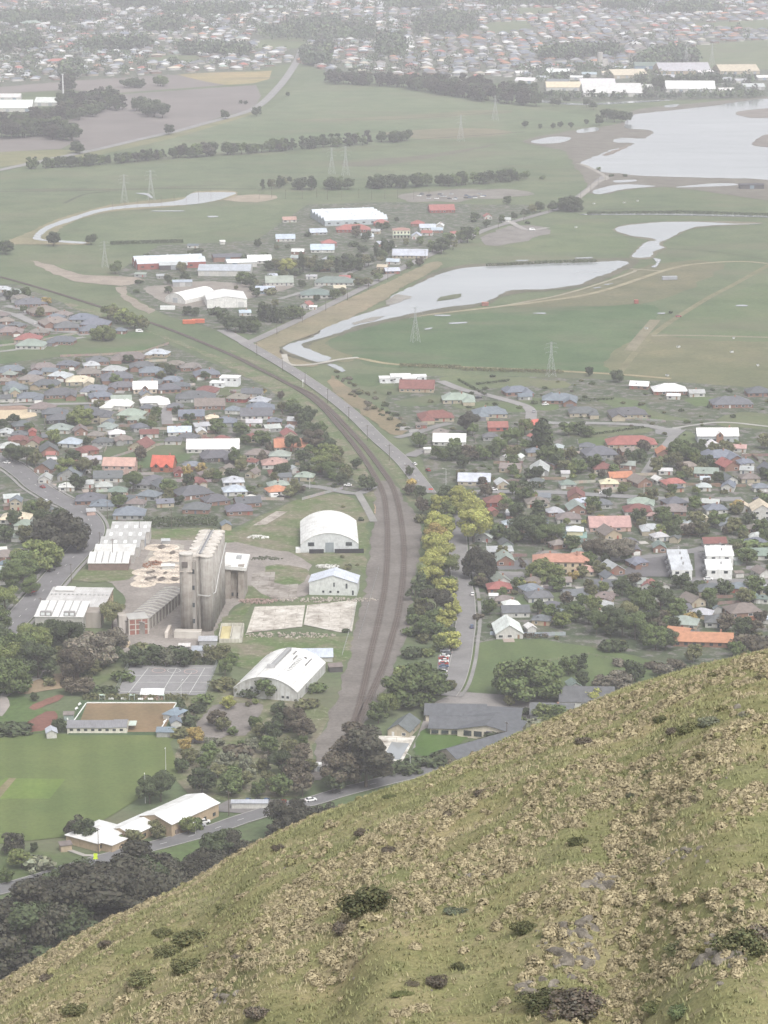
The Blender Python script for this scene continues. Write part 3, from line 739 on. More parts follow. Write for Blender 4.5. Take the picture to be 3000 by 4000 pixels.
for px, w, c in (([(1550, 1712), (1634, 1690), (1700, 1668), (1760, 1655)], 6, (0.21, 0.205, 0.2)), ([(1600, 1785), (1640, 1765), (1690, 1763)], 8, ASPH),
                 ([(1720, 1490), (1802, 1522), (1895, 1543), (1980, 1565), (2047, 1586), (2074, 1607), (2074, 1640), (2080, 1660)], 7, (0.24, 0.23, 0.225)),
                 ([(2074, 1640), (2150, 1653), (2345, 1655), (2513, 1663), (2600, 1678), (2660, 1680)], 7, (0.24, 0.235, 0.23)),
                 ([(2630, 1675), (2700, 1664), (2793, 1652), (2875, 1654), (3000, 1668), (3200, 1690)], 3, (0.33, 0.32, 0.3)),
                 ([(2640, 1690), (2600, 1740), (2560, 1790), (2520, 1850)], 5, (0.22, 0.215, 0.21)),
                 ([(1790, 1940), (1862, 1923), (1980, 1923), (2064, 1924), (2190, 1926), (2350, 1936), (2500, 1944), (2700, 1955), (2900, 1950)], 8, (0.22, 0.215, 0.215)),
                 ([(1820, 2226), (1900, 2236), (2040, 2244)], 6, ASPH),
                 ([(2330, 2190), (2500, 2180), (2620, 2168), (2722, 2150), (2780, 2135)], 7, (0.2, 0.195, 0.195)), ([(2735, 2160), (2738, 2215), (2742, 2268)], 6, (0.15, 0.145, 0.15)),
                 ([(2680, 2272), (2850, 2272), (3100, 2282)], 9, (0.19, 0.185, 0.185)), ([(640, 1590), (650, 1620), (655, 1660)], 7, (0.22, 0.21, 0.21)),
                 ([(60, 1230), (150, 1270), (190, 1290), (300, 1300), (330, 1312)], 8, (0.25, 0.245, 0.24)), ([(-50, 1205), (60, 1230), (110, 1215), (20, 1195)], 7, (0.25, 0.245, 0.24)),
                 ([(-50, 1380), (80, 1365), (200, 1340), (330, 1318)], 5, (0.24, 0.235, 0.22)), ([(230, 1580), (330, 1578), (400, 1575)], 6, (0.24, 0.235, 0.23)),
                 ([(0, 1585), (120, 1580), (240, 1580)], 6, (0.25, 0.24, 0.23)), ([(1110, 1385), (1130, 1425), (1220, 1425), (1330, 1405), (1400, 1398)], 4, (0.36, 0.34, 0.3)),
                 ([(1460, 1900), (1390, 1930), (1250, 1905), (1180, 1900)], 6, (0.22, 0.215, 0.21)), ([(1400, 1930), (1440, 2000), (1460, 2040)], 4, (0.24, 0.235, 0.22)),
                 ([(960, 1340), (905, 1310), (870, 1290)], 9, (0.25, 0.24, 0.235)), ([(1090, 1170), (1250, 1120), (1380, 1060), (1450, 1030)], 5, (0.23, 0.225, 0.215)),
                 ([(0, 2730), (60, 2690), (130, 2655), (175, 2640), (185, 2600), (150, 2570)], 4, (0.27, 0.25, 0.235)), ([(-20, 2800), (10, 2760), (0, 2730)], 6, (0.3, 0.27, 0.25)),
                 ([(260, 3320), (330, 3345), (440, 3345)], 2, (0.35, 0.33, 0.3)), ([(2190, 810), (2260, 775), (2330, 715), (2370, 695), (2290, 650), (2255, 640)], 5, (0.28, 0.26, 0.23)),
                 ([(1990, 865), (2060, 900), (2140, 890)], 6, (0.28, 0.265, 0.25))):
    strip('road', px, w, .36, 'asphalt', c)
# kerbs and footpaths beside the streets nearest the hill
for k, w in (('b', 8.6), ('c', 12.5), ('k', 8.0), ('a', 8.5)):
    for sgn in (-1, 1):
        o = raised('kerb', LINES[k], sgn * (w / 2), sgn * (w / 2 + .35), .3, .52, 'painted', (0.3, 0.29, 0.275))
        o['kind'] = 'structure'
for k, d in (('b', 6.4), ('b', -6.4), ('c', 8.2), ('c', -8.6)):
    o = raised('footpath', LINES[k], d - .8, d + .8, .2, .46, 'asphalt', (0.23, 0.222, 0.212))
    o['kind'] = 'structure'
# broken centre lines, one marking each, on the roads where they could show
def dashes(ln, parent, off=0.0, every=9.0, length=3.0, w=.18, z=.45):
    q = offset_line(ln, off)
    acc, out = 0.0, 0
    for a, b in zip(q, q[1:]):
        acc += (b - a).length
        if acc >= every:
            acc = 0.0
            d = (b - a).normalized()
            block('marking', parent, (a.x, a.y, z), (length, w, .02), 'painted', (0.62, 0.62, 0.6), math.atan2(d.y, d.x))
            out += 1
for k in ('a', 'c', 'k', 'e'):
    o = thing('road_marking', (0, 0, 0), 0, 'broken white centre line', None)
    o['kind'] = 'structure'
    dashes(LINES[k], o, every=12 if k != 'e' else 24)

# railway
TRK1 = [(-200, 1040), (0, 1083), (181, 1134), (392, 1200), (573, 1257), (724, 1312), (904, 1388), (1000, 1436), (1100, 1487), (1200, 1545), (1260, 1595), (1325, 1668), (1385, 1742), (1433, 1810), (1470, 1872), (1497, 1930), (1508, 1996), (1514, 2093), (1512, 2189), (1505, 2286), (1493, 2358), (1473, 2454), (1449, 2551), (1435, 2623), (1418, 2700), (1400, 2770), (1375, 2850), (1345, 2950)]
TRK2 = [(1150, 1510), (1222, 1545), (1290, 1602), (1360, 1675), (1431, 1755), (1489, 1832), (1528, 1890), (1551, 1955), (1568, 2040), (1578, 2141), (1576, 2237), (1566, 2334), (1551, 2420), (1526, 2507), (1502, 2589), (1478, 2652), (1456, 2700), (1420, 2782), (1385, 2855), (1350, 2950)]
sheet('rail_yard', [(1470, 1880), (1462, 2025), (1442, 2151), (1430, 2286), (1406, 2382), (1363, 2551), (1327, 2704), (1279, 2790), (1283, 2829), (1238, 2882), (1230, 2930), (1222, 3050), (1256, 3050), (1290, 2985), (1330, 2930), (1390, 2850), (1450, 2800), (1507, 2690), (1551, 2580), (1592, 2478), (1613, 2286), (1637, 2165), (1648, 2083), (1628, 2021), (1570, 1940), (1530, 1880)], .2, 'gravel', (0.165, 0.152, 0.142), 2)
sheet('bare_ground', [(1462, 1960), (1480, 1960), (1488, 2025), (1468, 2030)], .24, 'gravel', (0.33, 0.25, 0.17), 1)
sheet('verge', [(1000, 1450), (1200, 1560), (1330, 1700), (1440, 1850), (1480, 1960), (1440, 1960), (1300, 1740), (1150, 1590), (900, 1440), (560, 1290), (300, 1210), (300, 1190)], .17, 'scrub', (0.1, 0.135, 0.058), 2)
sheet('verge', [(1000, 1400), (1200, 1510), (1400, 1680), (1560, 1830), (1640, 1930), (1600, 1960), (1540, 1860), (1400, 1700), (1200, 1530), (900, 1375)], .17, 'scrub', (0.1, 0.135, 0.058), 2)
sheet('verge', [(1300, 1470), (1420, 1560), (1560, 1640), (1590, 1680), (1540, 1700), (1420, 1620), (1290, 1520)], .19, 'turf', (0.22, 0.175, 0.1), 3)
SLV, SLF = [], []
for px in (TRK1, TRK2):
    ln = smooth_line([(p.x, p.y) for p in ground_pts(px)], 4.0)
    ROADS.append((ln, 4))
    t = tag(thing('railway_track', (0, 0, 0), 0, 'railway track curving through the valley'), kind='structure')
    raised('ballast', ln, 1.65, -1.65, .2, .5, 'gravel', (0.125, 0.11, 0.1), t)
    for s in (-1, 1):
        raised('rail', ln, s * .53 - .06, s * .53 + .06, .6, .78, 'painted', (0.13, 0.1, 0.085), t)
    acc = 0.0
    mb = MB()
    for a, b in zip(ln, ln[1:]):
        L = (b - a).length
        d = (b - a).normalized()
        ang = math.atan2(d.y, d.x)
        for i in range(max(1, int(L / 1.4))):
            p = a + d * (i * 1.4)
            mb.box((p.x, p.y, .56), (.32, 2.3, .16), ang)
    sl = build('sleepers', mb, 'painted', t, (0.14, 0.11, 0.095))
    sl['kind'] = 'stuff'
# ------------------------------------------------------------------ houses
ROOFC = {'n': ((0.125, 0.13, 0.14), 'charcoal'), 'b': ((0.165, 0.182, 0.21), 'blue-grey'), 't': ((0.21, 0.18, 0.165), 'taupe'), 'w': ((0.68, 0.68, 0.67), 'white'),
         'k': ((0.42, 0.44, 0.45), 'light grey'), 'r': ((0.31, 0.125, 0.11), 'red'), 'o': ((0.42, 0.19, 0.115), 'orange'), 'p': ((0.42, 0.27, 0.235), 'pink'),
         'e': ((0.27, 0.31, 0.275), 'pale green'), 'g': ((0.17, 0.22, 0.195), 'green'), 'c': ((0.55, 0.49, 0.37), 'cream'), 'm': ((0.19, 0.085, 0.075), 'maroon'),
         'l': ((0.42, 0.47, 0.53), 'pale blue'), 'u': ((0.2, 0.255, 0.31), 'blue'), 'd': ((0.07, 0.065, 0.07), 'black')}
WALLC = {'k': ((0.25, 0.15, 0.115), 'brick'), 'c': ((0.42, 0.37, 0.28), 'cream'), 'w': ((0.52, 0.51, 0.48), 'white'), 'y': ((0.42, 0.34, 0.24), 'tan'),  # white is greyed: the shade on those walls is put into the colour
         'd': ((0.09, 0.085, 0.085), 'dark'), 'p': ((0.5, 0.35, 0.3), 'pink'), 'g': ((0.32, 0.32, 0.31), 'grey'), 'm': ((0.25, 0.07, 0.06), 'dark red'),
         'b': ((0.2, 0.28, 0.36), 'blue'), 'r': ((0.4, 0.12, 0.1), 'red'), 'a': ((0.28, 0.33, 0.3), 'grey-green')}
FOOT = []      # footprints: x, y, half length, half width, angle
BUILT = []     # houses waiting for their label
def foot(x, y, L, W, rz):
    FOOT.append((x, y, L / 2, W / 2, rz))
def in_foot(x, y, pad=0.0):
    for fx, fy, a, b, r in FOOT:
        dx, dy = x - fx, y - fy
        if abs(dx) > a + b + pad or abs(dy) > a + b + pad:
            continue
        c, s = math.cos(-r), math.sin(-r)
        if abs(dx * c - dy * s) < a + pad and abs(dx * s + dy * c) < b + pad:
            return True
    return False
def openings(t, L, W, h, storeys, wc, front=True):
    """windows and a door on the front, windows on the two ends"""
    frame = (0.72, 0.71, 0.68) if RNG.random() < .7 else (0.1, 0.1, 0.1)
    for st in range(storeys):
        z = 1.45 + 2.6 * st
        n = max(2, int(L / 3.6))
        dn = RNG.randrange(n) if st == 0 else -1
        for i in range(n):
            x = -L / 2 + (i + .5) * L / n
            if i == dn:
                block('door', t, (x, -W / 2 - .03, 1.03), (1.0, .07, 2.06), 'painted', RNG.choice([(0.3, 0.08, 0.06), (0.6, 0.6, 0.58), (0.1, 0.12, 0.15), (0.25, 0.16, 0.1)]))
                continue
            w = RNG.choice((1.2, 1.7, 2.2))
            f = block('window', t, (x, -W / 2 - .03, z), (w, .08, 1.25), 'painted', frame)
            block('pane', f, (0, -.35, 0), (.86, .8, .84), 'glass')
        for s in (-1, 1):
            f = block('window', t, (s * (L / 2 + .03), RNG.uniform(-.2, .2) * W, z), (.08, 1.5, 1.15), 'painted', frame)
            block('pane', f, (s * .35, 0, 0), (.8, .86, .84), 'glass')
def house(u, v, wpx, shape, rc, wc, rot=0.0, ratio=None, storeys=1, rise=None, detail=True, group='houses of the valley suburb', kind=None):
    h = 2.55 * storeys
    if shape in 'hxgf':
        wpx *= 1.08
    zr = h + 1.0
    ppm = PXM(v, zr)
    c = G(u, v, zr)
    rz = R(rot)
    if ratio is None:
        ratio = {'h': .82, 'x': .66, 'g': .68, 'f': 1.4, 'd': .7, 'S': .6, 'T': 1.3}[shape]
    ca, sa = abs(math.cos(rz)), abs(math.sin(rz))
    L = wpx / ppm / (ca + ratio * sa) - .9
    L = max(4.0, L)
    W = L * ratio
    if shape == 'x':
        W = min(max(W, 7.5), 13.5)
    elif shape in 'hg':
        W = min(max(W, min(L, 6.0)), 15)
    x, y = c.x, c.y
    for k in range(7):                      # neighbours keep clear of each other
        pts = [(x + a * L / 2 * math.cos(rz) - b * W / 2 * math.sin(rz), y + a * L / 2 * math.sin(rz) + b * W / 2 * math.cos(rz)) for a in (-1, 0, 1) for b in (-1, 0, 1)]
        if not any(in_foot(px, py, .4) for px, py in pts):
            break
        L, W = L * .93, W * .93
    big = shape in 'ST'
    if big:
        h = max(3.6, min(5.0, 3.4 + L * .03))
    nm = kind or ('warehouse' if big and L > 22 else 'shed' if big or L < 6 else 'house')
    t = thing(nm, (x, y, 0), rz)
    foot(x, y, L, W, rz)
    rcol, rname = ROOFC[rc]
    wcol, wname = WALLC[wc]
    j = RNG.uniform(.88, 1.12)
    rcol = tuple(k * j * RNG.uniform(.96, 1.04) for k in rcol)
    tile = rc in 'ntmropb' and not big
    rm = 'roof_tile' if tile else 'roof_sheet'
    wall, roof = MB(), MB()
    if shape == 'h':
        rs = rise or min(W, L) * .22 + .5
        wall.box((0, 0, h / 2), (L, W, h), ends=False)
        roof.hip(0, 0, L, W, h, rs, axis='x' if L >= W else 'y')
    elif shape == 'x':
        rs = rise or W * .22 + .5
        wall.box((0, 0, h / 2), (L, W, h), ends=False)
        roof.hip(0, 0, L, W, h, rs)
        sd = RNG.choice((-1, 1))
        wl_, ww = L * RNG.uniform(.3, .42), W * .55
        wx = sd * (L / 2 - wl_ / 2 - .35)
        wall.box((wx, -W / 2 - ww / 2 + .6, (h - .01) / 2), (wl_, ww + 1.2, h - .01), ends=False)
        if RNG.random() < .55:
            roof.hip(wx, -W / 2 - ww / 2 + ww * .55, wl_, ww * 2.0, h - .03, min(rs * .82, wl_ * .3), axis='y')
        else:
            roof.gable(wx, -ww * .5 + -W / 4, ww + W / 2, wl_, h - .03, min(rs * .82, wl_ * .3), axis='y')
            wall.gwall(wx, -W / 4 - ww * .5, ww + W / 2 - .3, wl_ - .05, h - .1, min(rs * .82, wl_ * .3) - .12, axis='y')
        if L > 15:
            wx2 = -sd * L * .24
            roof.hip(wx2, W * .32, L * .32, W * .9, h - .06, rs * .75, axis='y')
            wall.box((wx2, W * .4, (h - .02) / 2), (L * .32, W * .74, h - .02), ends=False)
    elif shape in 'gS':
        rs = rise or (W * .3 if shape == 'g' else W * .13)
        wall.gwall(0, 0, L, W, h, rs - .1)
        roof.gable(0, 0, L, W, h, rs, axis='x')
    elif shape in 'fT':
        rs = rise or (L * .34 if shape == 'f' else L * .13)
        wall.gwall(0, 0, W, L, h, rs - .1, axis='y')
        roof.gable(0, 0, W, L, h, rs, axis='y')
    elif shape == 'd':
        wall.box((0, 0, h / 2), (L, W, h), ends=False)
        l, w = L / 2 + .3, W / 2 + .3
        roof.add([(-l, -w, h), (l, -w, h), (l, w, h + .5), (-l, w, h + .5), (-l, -w, h - .2), (l, -w, h - .2), (l, w, h + .3), (-l, w, h + .3)],
                 [(0, 1, 2, 3), (7, 6, 5, 4), (4, 5, 1, 0), (5, 6, 2, 1), (6, 7, 3, 2), (7, 4, 0, 3)])
    wm = link('wall', wall.mesh('wall'), 'wall_paint', t, wcol)
    rf = link('roof', roof.mesh('roof'), rm, t, rcol)
    extra = ''
    if detail and not big and L > 5:
        fl, fw = L, W
        openings(t, fl, fw, h, storeys, wc)
        if shape == 'x':
            gx = wx
            if wl_ > 4.2 and RNG.random() < .6:
                block('garage_door', t, (gx, -W / 2 - ww + .6 - .65, 1.1), (min(4.6, wl_ - 1), .08, 2.1), 'painted', RNG.choice([(0.68, 0.67, 0.64), (0.4, 0.38, 0.35), (0.16, 0.16, 0.17)]))
        if RNG.random() < .3 and shape in 'hgfx':
            ch = MB().box((0, 0, 0), (.8, .6, 1.7)).box((0, 0, .9), (1.0, .8, .14))
            o = build('chimney', ch, 'wall_paint', rf, (0.33, 0.2, 0.15))
            o.location = (RNG.uniform(-.2, .2) * L, RNG.uniform(-.08, .08) * W, h + (rise or min(L, W) * .22) + .3)
        if storeys == 1 and RNG.random() < .25:
            block('skylight', rf, (RNG.uniform(-.2, .2) * L, -W * .27, h + .28 * W * .4 + .5), (1.0, 1.2, .25), 'glass')
    if big and L > 10:
        n = max(1, int(L / 12))
        for i in range(n):
            block('roller_door', t, (-L / 2 + (i + .5) * L / n, -W / 2 - .04, 1.9), (min(4.2, L / n * .6), .1, 3.8), 'painted', RNG.choice([(0.3, 0.32, 0.34), (0.45, 0.45, 0.44), (0.2, 0.25, 0.3)]))
    form = {'h': 'hip-roofed', 'x': 'L-shaped hip-roofed', 'g': 'gable-roofed', 'f': 'gable-fronted', 'd': 'flat-roofed', 'S': 'low gabled', 'T': 'low gable-fronted'}[shape]
    size = 'long ' if L > 21 and not big else 'small ' if L < 8 else ''
    BUILT.append((t, f"{size}{rname} {form} {wname}-walled {nm}" if nm != 'house' or True else '', x, y, rname, nm, storeys, group))
    return t

def rows(zone, text, **kw):
    ox, oy, k = zone
    for ln in text.strip().splitlines():
        a = ln.split()
        if not a:
            continue
        x, y, w = float(a[0]), float(a[1]), float(a[2])
        kk = dict(kw)
        w *= kk.pop('wk', 1.0)
        rot = float(a[6]) if len(a) > 6 else RNG.uniform(-14, 14)
        for e in a[7:]:
            q, val = e.split('=')
            kk[q] = int(val) if q == 'storeys' else float(val)
        house(ox + x * k, oy + y * k, w * k, a[3], a[4], a[5], rot, **kk)

# suburb inside the railway curve
rows((0, 1350, .422), '''
100 205 250 x b k 8
400 180 230 x t k 6
630 155 220 x n k -6
900 120 220 h n k 10
1190 90 290 x t k -5
1465 50 220 x k y -14
560 258 230 x k k -16
820 230 230 h t k 8
1060 205 230 x k k -10
1310 168 230 x n k 6
290 290 225 x t y -8
1410 220 250 x b k 6
1080 272 300 x n k 8
1610 155 170 h t k
740 305 260 x c c 5
40 305 130 h t k
430 335 250 x n y
140 378 240 x b g
1380 322 240 h n k
1590 295 190 x b k
880 385 240 x b g
1120 355 230 x n k
560 425 300 x n k 6
930 445 230 x b k
1560 375 240 h n k
280 455 260 x b w
1090 525 280 x w w -8
1430 495 280 x w w 10
390 553 250 h t g
1620 545 150 h n k
510 600 250 x n d
540 655 230 h n d
920 615 230 x n c 0 storeys=2
1220 612 260 h e c
1260 660 170 x e k
1005 690 110 f b w
560 745 230 h e w
60 775 130 x k w
180 800 175 h n k
300 775 125 f r r
170 845 190 x m k
320 880 150 f m c
660 875 230 h l w -14
890 805 165 h t y
955 865 190 x n g
1080 790 165 h w w
1140 845 180 x t g
1380 790 180 g m w 6
1350 855 110 d w w
1110 1075 300 g p p -4 storeys=2
860 1030 170 g k w 12
470 985 90 g r w
480 1030 110 d w w
1000 1190 270 g n w 4
420 1205 120 f k w
620 1280 150 h w w
790 1255 160 g k w 14
960 1275 170 h k w
1090 1320 170 h g c 0 storeys=2
1300 1255 210 h n g
1500 1275 250 f n w 30
840 1395 270 h n k
1200 1405 290 h n g
150 1412 110 f b c 0 storeys=2
''')
rows((600, 1350, .422), '''
210 148 240 x t k
340 178 260 x t k
490 240 250 x b k 8
210 292 220 h b k
240 352 320 x n k 4
390 455 350 h n g
520 525 280 g t k 4
780 462 210 h t m
740 573 160 h b w
990 555 260 h b k 4
950 615 290 g n w 3
350 622 240 g b k 4
540 645 210 x c y
930 690 150 g k w 2
240 770 220 g l w 4
440 775 120 f w c
980 785 170 g t b 3
1250 800 170 f r c 14
1260 745 90 f k w
1270 903 310 g o c 4
550 915 470 g w w 2
480 853 120 h m m
630 845 150 h m k
590 1000 330 x n d 12
360 1085 190 x b k 14
235 1145 120 f m m
960 978 230 h t c
1170 990 200 h e w
900 1050 150 h m w
1120 1065 250 h p w 6
670 1125 170 f t c -20
920 1155 150 f t c -20
1400 1185 190 h e c
1300 1118 90 f k w 20
360 1335 400 h n k 25
750 1315 240 h l w 10
1140 1315 230 h o w 18
570 1402 280 h n k 22
900 1390 140 h w w
''')
rows((600, 1900, .482), '''
760 105 230 g n k 14
350 152 220 h n k
690 165 230 h n k
585 290 105 f b y 10
''')
rows((0, 1900, .422), '''
950 145 220 h b g
1260 128 300 h t g
1200 222 280 h b g
840 205 95 g k p
70 155 140 h t k
150 265 280 h c w -4
230 325 190 h e w
160 445 110 g e w
60 690 150 h u k
20 840 100 h c w
20 560 90 g w w
''')
rows((0, 700, .603), '''
280 842 230 h t k 25
200 790 220 h n k 10
350 912 210 x t k 20
540 890 190 h b g
620 922 190 h b k
430 942 170 h n k
590 962 170 h b k
70 972 160 x t k
40 905 110 h t k
185 1020 170 h r c -6
205 1058 190 h e w
400 1033 180 x n k
780 968 90 h b k
20 700 95 x k w
100 722 105 h e w
''')
# suburb east of the line
rows((1600, 1400, .422), '''
70 245 320 g m y -4
450 350 290 x e c 2
240 515 330 x m c 6
110 592 120 d t k
285 662 160 h t c
370 735 300 g w w -3
165 818 75 d w w
740 480 310 x b c 4
990 280 270 x b k 14
1065 330 140 g b g 8
1390 355 320 x b k -4
815 608 185 g r r 2 ratio=.8
965 655 75 f w w
745 700 140 h n g
1140 705 105 f r w 30
880 895 105 f k w -20
1010 895 120 f w w -20
1370 800 125 h k w
600 1100 300 g l c -4
850 1135 140 f k c 10
1180 1115 145 h n g
1440 1040 85 g k w
1460 1138 160 h g w
810 1295 250 h m m 8
770 1392 115 f r k 14
1180 1305 220 h t c 6
1000 1352 95 h k w
1570 1305 160 g l w 30
960 1410 140 g k w
''')
rows((2200, 1400, .482), '''
620 200 170 g w k -14
860 235 270 h w k 2
895 283 130 d w w
1080 262 150 g k w 4
1580 252 200 h n k 4
1360 340 330 h n k 4
520 425 300 x n c 3
160 415 230 x n c 3
550 662 390 h r c 2
1430 706 120 g p w
1270 768 300 x b k 14
1330 845 190 f r k 20
1490 882 125 g k w
810 742 120 f o k
290 745 290 h n g
460 938 200 g o p 8
370 988 150 h c p
620 975 200 f t k 24
770 962 120 f w w 24
890 985 210 x r c 12
830 888 130 d w w
1150 960 85 g l w
1140 1018 120 h k w
1340 1015 140 f b w -14
1600 1022 130 h b w
310 1155 170 h n g
150 1135 160 g l w 25
600 1205 220 h m w 2
720 1252 95 h p w
890 1205 220 h t k
1100 1265 150 h c c
1230 1195 190 h b w 8
1450 1182 115 f c w 0 storeys=1
1600 1195 160 f c w 0 storeys=2
370 1325 330 g p p 3
710 1355 170 x k c
''')
rows((2300, 1900, .422), '''
800 452 130 f n c -20
650 532 120 f g k
380 485 150 h n g
1160 490 220 g m w 4
1540 600 270 g g w 4
1600 765 190 f t w 20
1390 775 110 d t w
560 888 165 f r w -16 storeys=2
690 892 110 f t w 20
140 885 240 g n w 4
1130 925 260 h n c
1480 975 170 x g w 10
1610 1010 190 h g w
960 1025 240 f t c 28
1420 1115 340 h t k 14
1170 1095 105 f b g 20
880 1228 300 h e c -14
1200 1215 260 h n w -6
1630 1195 105 h l w
1530 1202 85 h o k
440 1125 220 g n g 10
1630 250 80 d w w
1380 655 100 d k a
''')
rows((1700, 1900, .422), '''
700 243 150 g n k 2
700 318 170 h l w
650 392 140 h b a
650 505 150 f n a 10
600 562 260 d k w 4
640 645 180 f e k 4
1370 515 120 f g c 0
1390 750 200 h p c 4
590 905 230 h r k 4
540 985 85 d w w
640 1022 190 h t c
700 1062 170 h w w 10
740 1125 260 g n w 4
670 1295 270 f w w 4
880 1278 120 f w w 14
1190 850 140 g t w 4
1550 875 240 g b w 4
''')
rows((2000, 2500, .678), '''
355 240 95 f g g 10
430 312 310 g n w -3
''')
# the museum village across the line
rows((1000, 700, .603), '''
190 372 125 g l w 4
400 332 120 g l g
630 312 220 h r m 4
810 272 95 h r m
1200 187 170 g r m 8
470 402 105 h r k
430 442 150 g l w 2
1110 302 105 g l w 4
1190 292 65 f w w
1110 337 80 g r w
1040 357 65 f l w
1000 478 225 g l c -4
890 522 95 g l w
820 557 75 g y k
880 582 105 g l k 12
150 652 180 g e w 4
60 707 125 g l b -4
510 652 250 h g w -3
540 692 85 g c w
390 732 200 h g w 2
330 802 90 f r w -20
20 512 160 g w w 8
215 252 95 g p w
1620 252 60 g k w
1500 232 60 f r w
1285 342 60 g r w
105 617 70 g l g
360 617 80 d k w
370 815 60 d w w
'''.replace(' y k', ' c y'), group='buildings of the museum village')
rows((0, 700, .603), '''
1120 552 200 S k d 8
1470 500 210 S n k 10
1560 535 220 S w w 12
1460 585 350 S l w -2
1180 662 140 S l g
910 603 85 d e g
1050 613 85 d k g
1585 852 85 g l w
1250 418 80 d b w
1440 395 40 g w w
''', group='buildings of the museum village')
# works and stores beyond the estuary and behind the pines
rows((2000, 0, .603), '''
640 592 470 S w w 0
1150 568 410 S w w -3
1385 582 135 S w w
330 562 280 S c w 0
550 542 280 S w w 0
300 532 200 S b w
90 520 185 S w w
300 467 200 S w w
740 482 340 S c c
870 425 200 S g b
1100 452 430 S k y 3
1450 455 350 S c c 6
1550 1198 200 S d d 3 ratio=.4
1350 520 180 S k w 2
1560 560 180 S k g 2
60 470 120 S w w
620 470 150 S c w
1250 470 150 S w w
1620 500 140 S w g
200 500 110 S k w
420 500 120 S w w
980 540 130 S k g
860 560 120 S w w
40 560 110 S w g
1480 520 120 S k w
160 440 100 S w w
700 440 110 S l w
560 420 90 S k g
500 480 130 S l w
1000 500 160 S k w
''', group='industrial sheds', detail=False, ratio=.95, wk=.82)
rows((0, 0, .603), '''
60 692 400 S w w 3
340 660 270 S w w -3
60 628 200 S w w 3
''', group='industrial sheds', detail=False, ratio=.95, wk=.82)
# ------------------------------------------------------------------ buildings with a shape of their own
def rect(pl, pr, pf, z=0.0):
    """near-left, near-right and far-right corners in the photograph at height z -> centre, angle, length, width"""
    a, b, c = G(*pl, z), G(*pr, z), G(*pf, z)
    d = b - a
    rz = math.atan2(d.y, d.x)
    n = Vector((-math.sin(rz), math.cos(rz), 0))
    L = d.length
    W = abs((c - b).dot(n))
    m = (a + b) / 2 + n * W / 2
    return Vector((m.x, m.y, 0)), rz, L, W
def vault(L, W, h, rise, th=.2, n=16, over=.3):
    """arched roof: W across, L along y"""
    mb = MB()
    l = L / 2 + over
    Rr = (W * W / 4 + rise * rise) / (2 * rise)
    ph = math.asin(W / 2 / Rr)
    prof = [(Rr * math.sin(-ph + 2 * ph * i / n), h + Rr * math.cos(-ph + 2 * ph * i / n) - (Rr - rise)) for i in range(n + 1)]
    V = []
    for y in (-l, l):
        V += [(x, y, z) for x, z in prof] + [(x * .985, y, z - th) for x, z in prof]
    k = n + 1
    F = []
    for i in range(n):
        F += [(i, i + 1, 2 * k + i + 1, 2 * k + i), (k + i + 1, k + i, 3 * k + i, 3 * k + i + 1), (i + 1, i, k + i, k + i + 1), (2 * k + i, 2 * k + i + 1, 3 * k + i + 1, 3 * k + i)]
    F += [(0, 2 * k, 3 * k, k), (n, k + n, 3 * k + n, 2 * k + n)]
    mb.add(V, F)
    return mb, prof
def vault_walls(L, W, h, prof):
    mb = MB()
    mb.box((-W / 2 + .15, 0, h / 2), (.3, L, h), ends=False)
    mb.box((W / 2 - .15, 0, h / 2), (.3, L, h), ends=False)
    n = len(prof)
    for y, r in ((-L / 2, 1), (L / 2, -1)):
        V = [(-W / 2, y, 0)] + [(x * .99, y, z - .1) for x, z in prof] + [(W / 2, y, 0)]
        mb.add(V, [tuple(range(len(V)))[::-r]])
    return mb
WHITE = (0.8, 0.8, 0.78)

# white arched store beside the railway
c, rz, L, W = rect((1174, 2168), (1402, 2166), (1402, 2060))
t = thing('arched_warehouse', c, rz, 'white barrel-vaulted warehouse with dark fence along its front, beside the curving railway', 'warehouse', 'arched warehouses of the old malt works')
W0, D0 = L, 46.0
rf, prof = vault(D0, W0, 4.6, 5.6)
link('roof', rf.mesh('roof'), 'roof_sheet', t, (0.72, 0.72, 0.7))
build('wall', vault_walls(D0, W0, 4.6, prof), 'wall_paint', t, (0.6, 0.62, 0.62))
block('door', t, (0, -D0 / 2 - .1, 2.6), (4.2, .2, 5.2), 'painted', (0.25, 0.28, 0.3))
for x in (-9.2, 9.6):
    f = block('window', t, (x, -D0 / 2 - .08, 4.4), (3.2, .14, 2.0), 'painted', (0.2, 0.22, 0.23))
    block('pane', f, (0, -.4, 0), (.9, .5, .86), 'glass')
block('lean_to', t, (-W0 / 2 - 1.2, -D0 / 2 + 1.5, 1.1), (2.4, 4, 2.2), 'wall_paint', (0.7, 0.7, 0.68))
foot(c.x, c.y, W0, D0, rz)
fr = Vector((math.sin(rz), -math.cos(rz), 0))
for x0, x1 in ((-10.5, -2.5), (2.5, 17)):
    p = c + Vector((math.cos(rz), math.sin(rz), 0)) * ((x0 + x1) / 2) + fr * (D0 / 2 + 2)
    o = thing('fence', p, rz, 'black screen fence in front of the arched warehouse door, ' + ('longer run' if x1 > 10 else 'shorter run'), 'fence')
    n = int((x1 - x0) / 2.4)
    for i in range(n):
        block('panel', o, ((i - (n - 1) / 2) * 2.42, 0, 1.2), (2.36, .1, 2.3), 'painted', (0.03, 0.03, 0.035))
        block('post', o, ((i - n / 2) * 2.42, .1, 1.25), (.12, .12, 2.5), 'painted', (0.05, 0.05, 0.05))

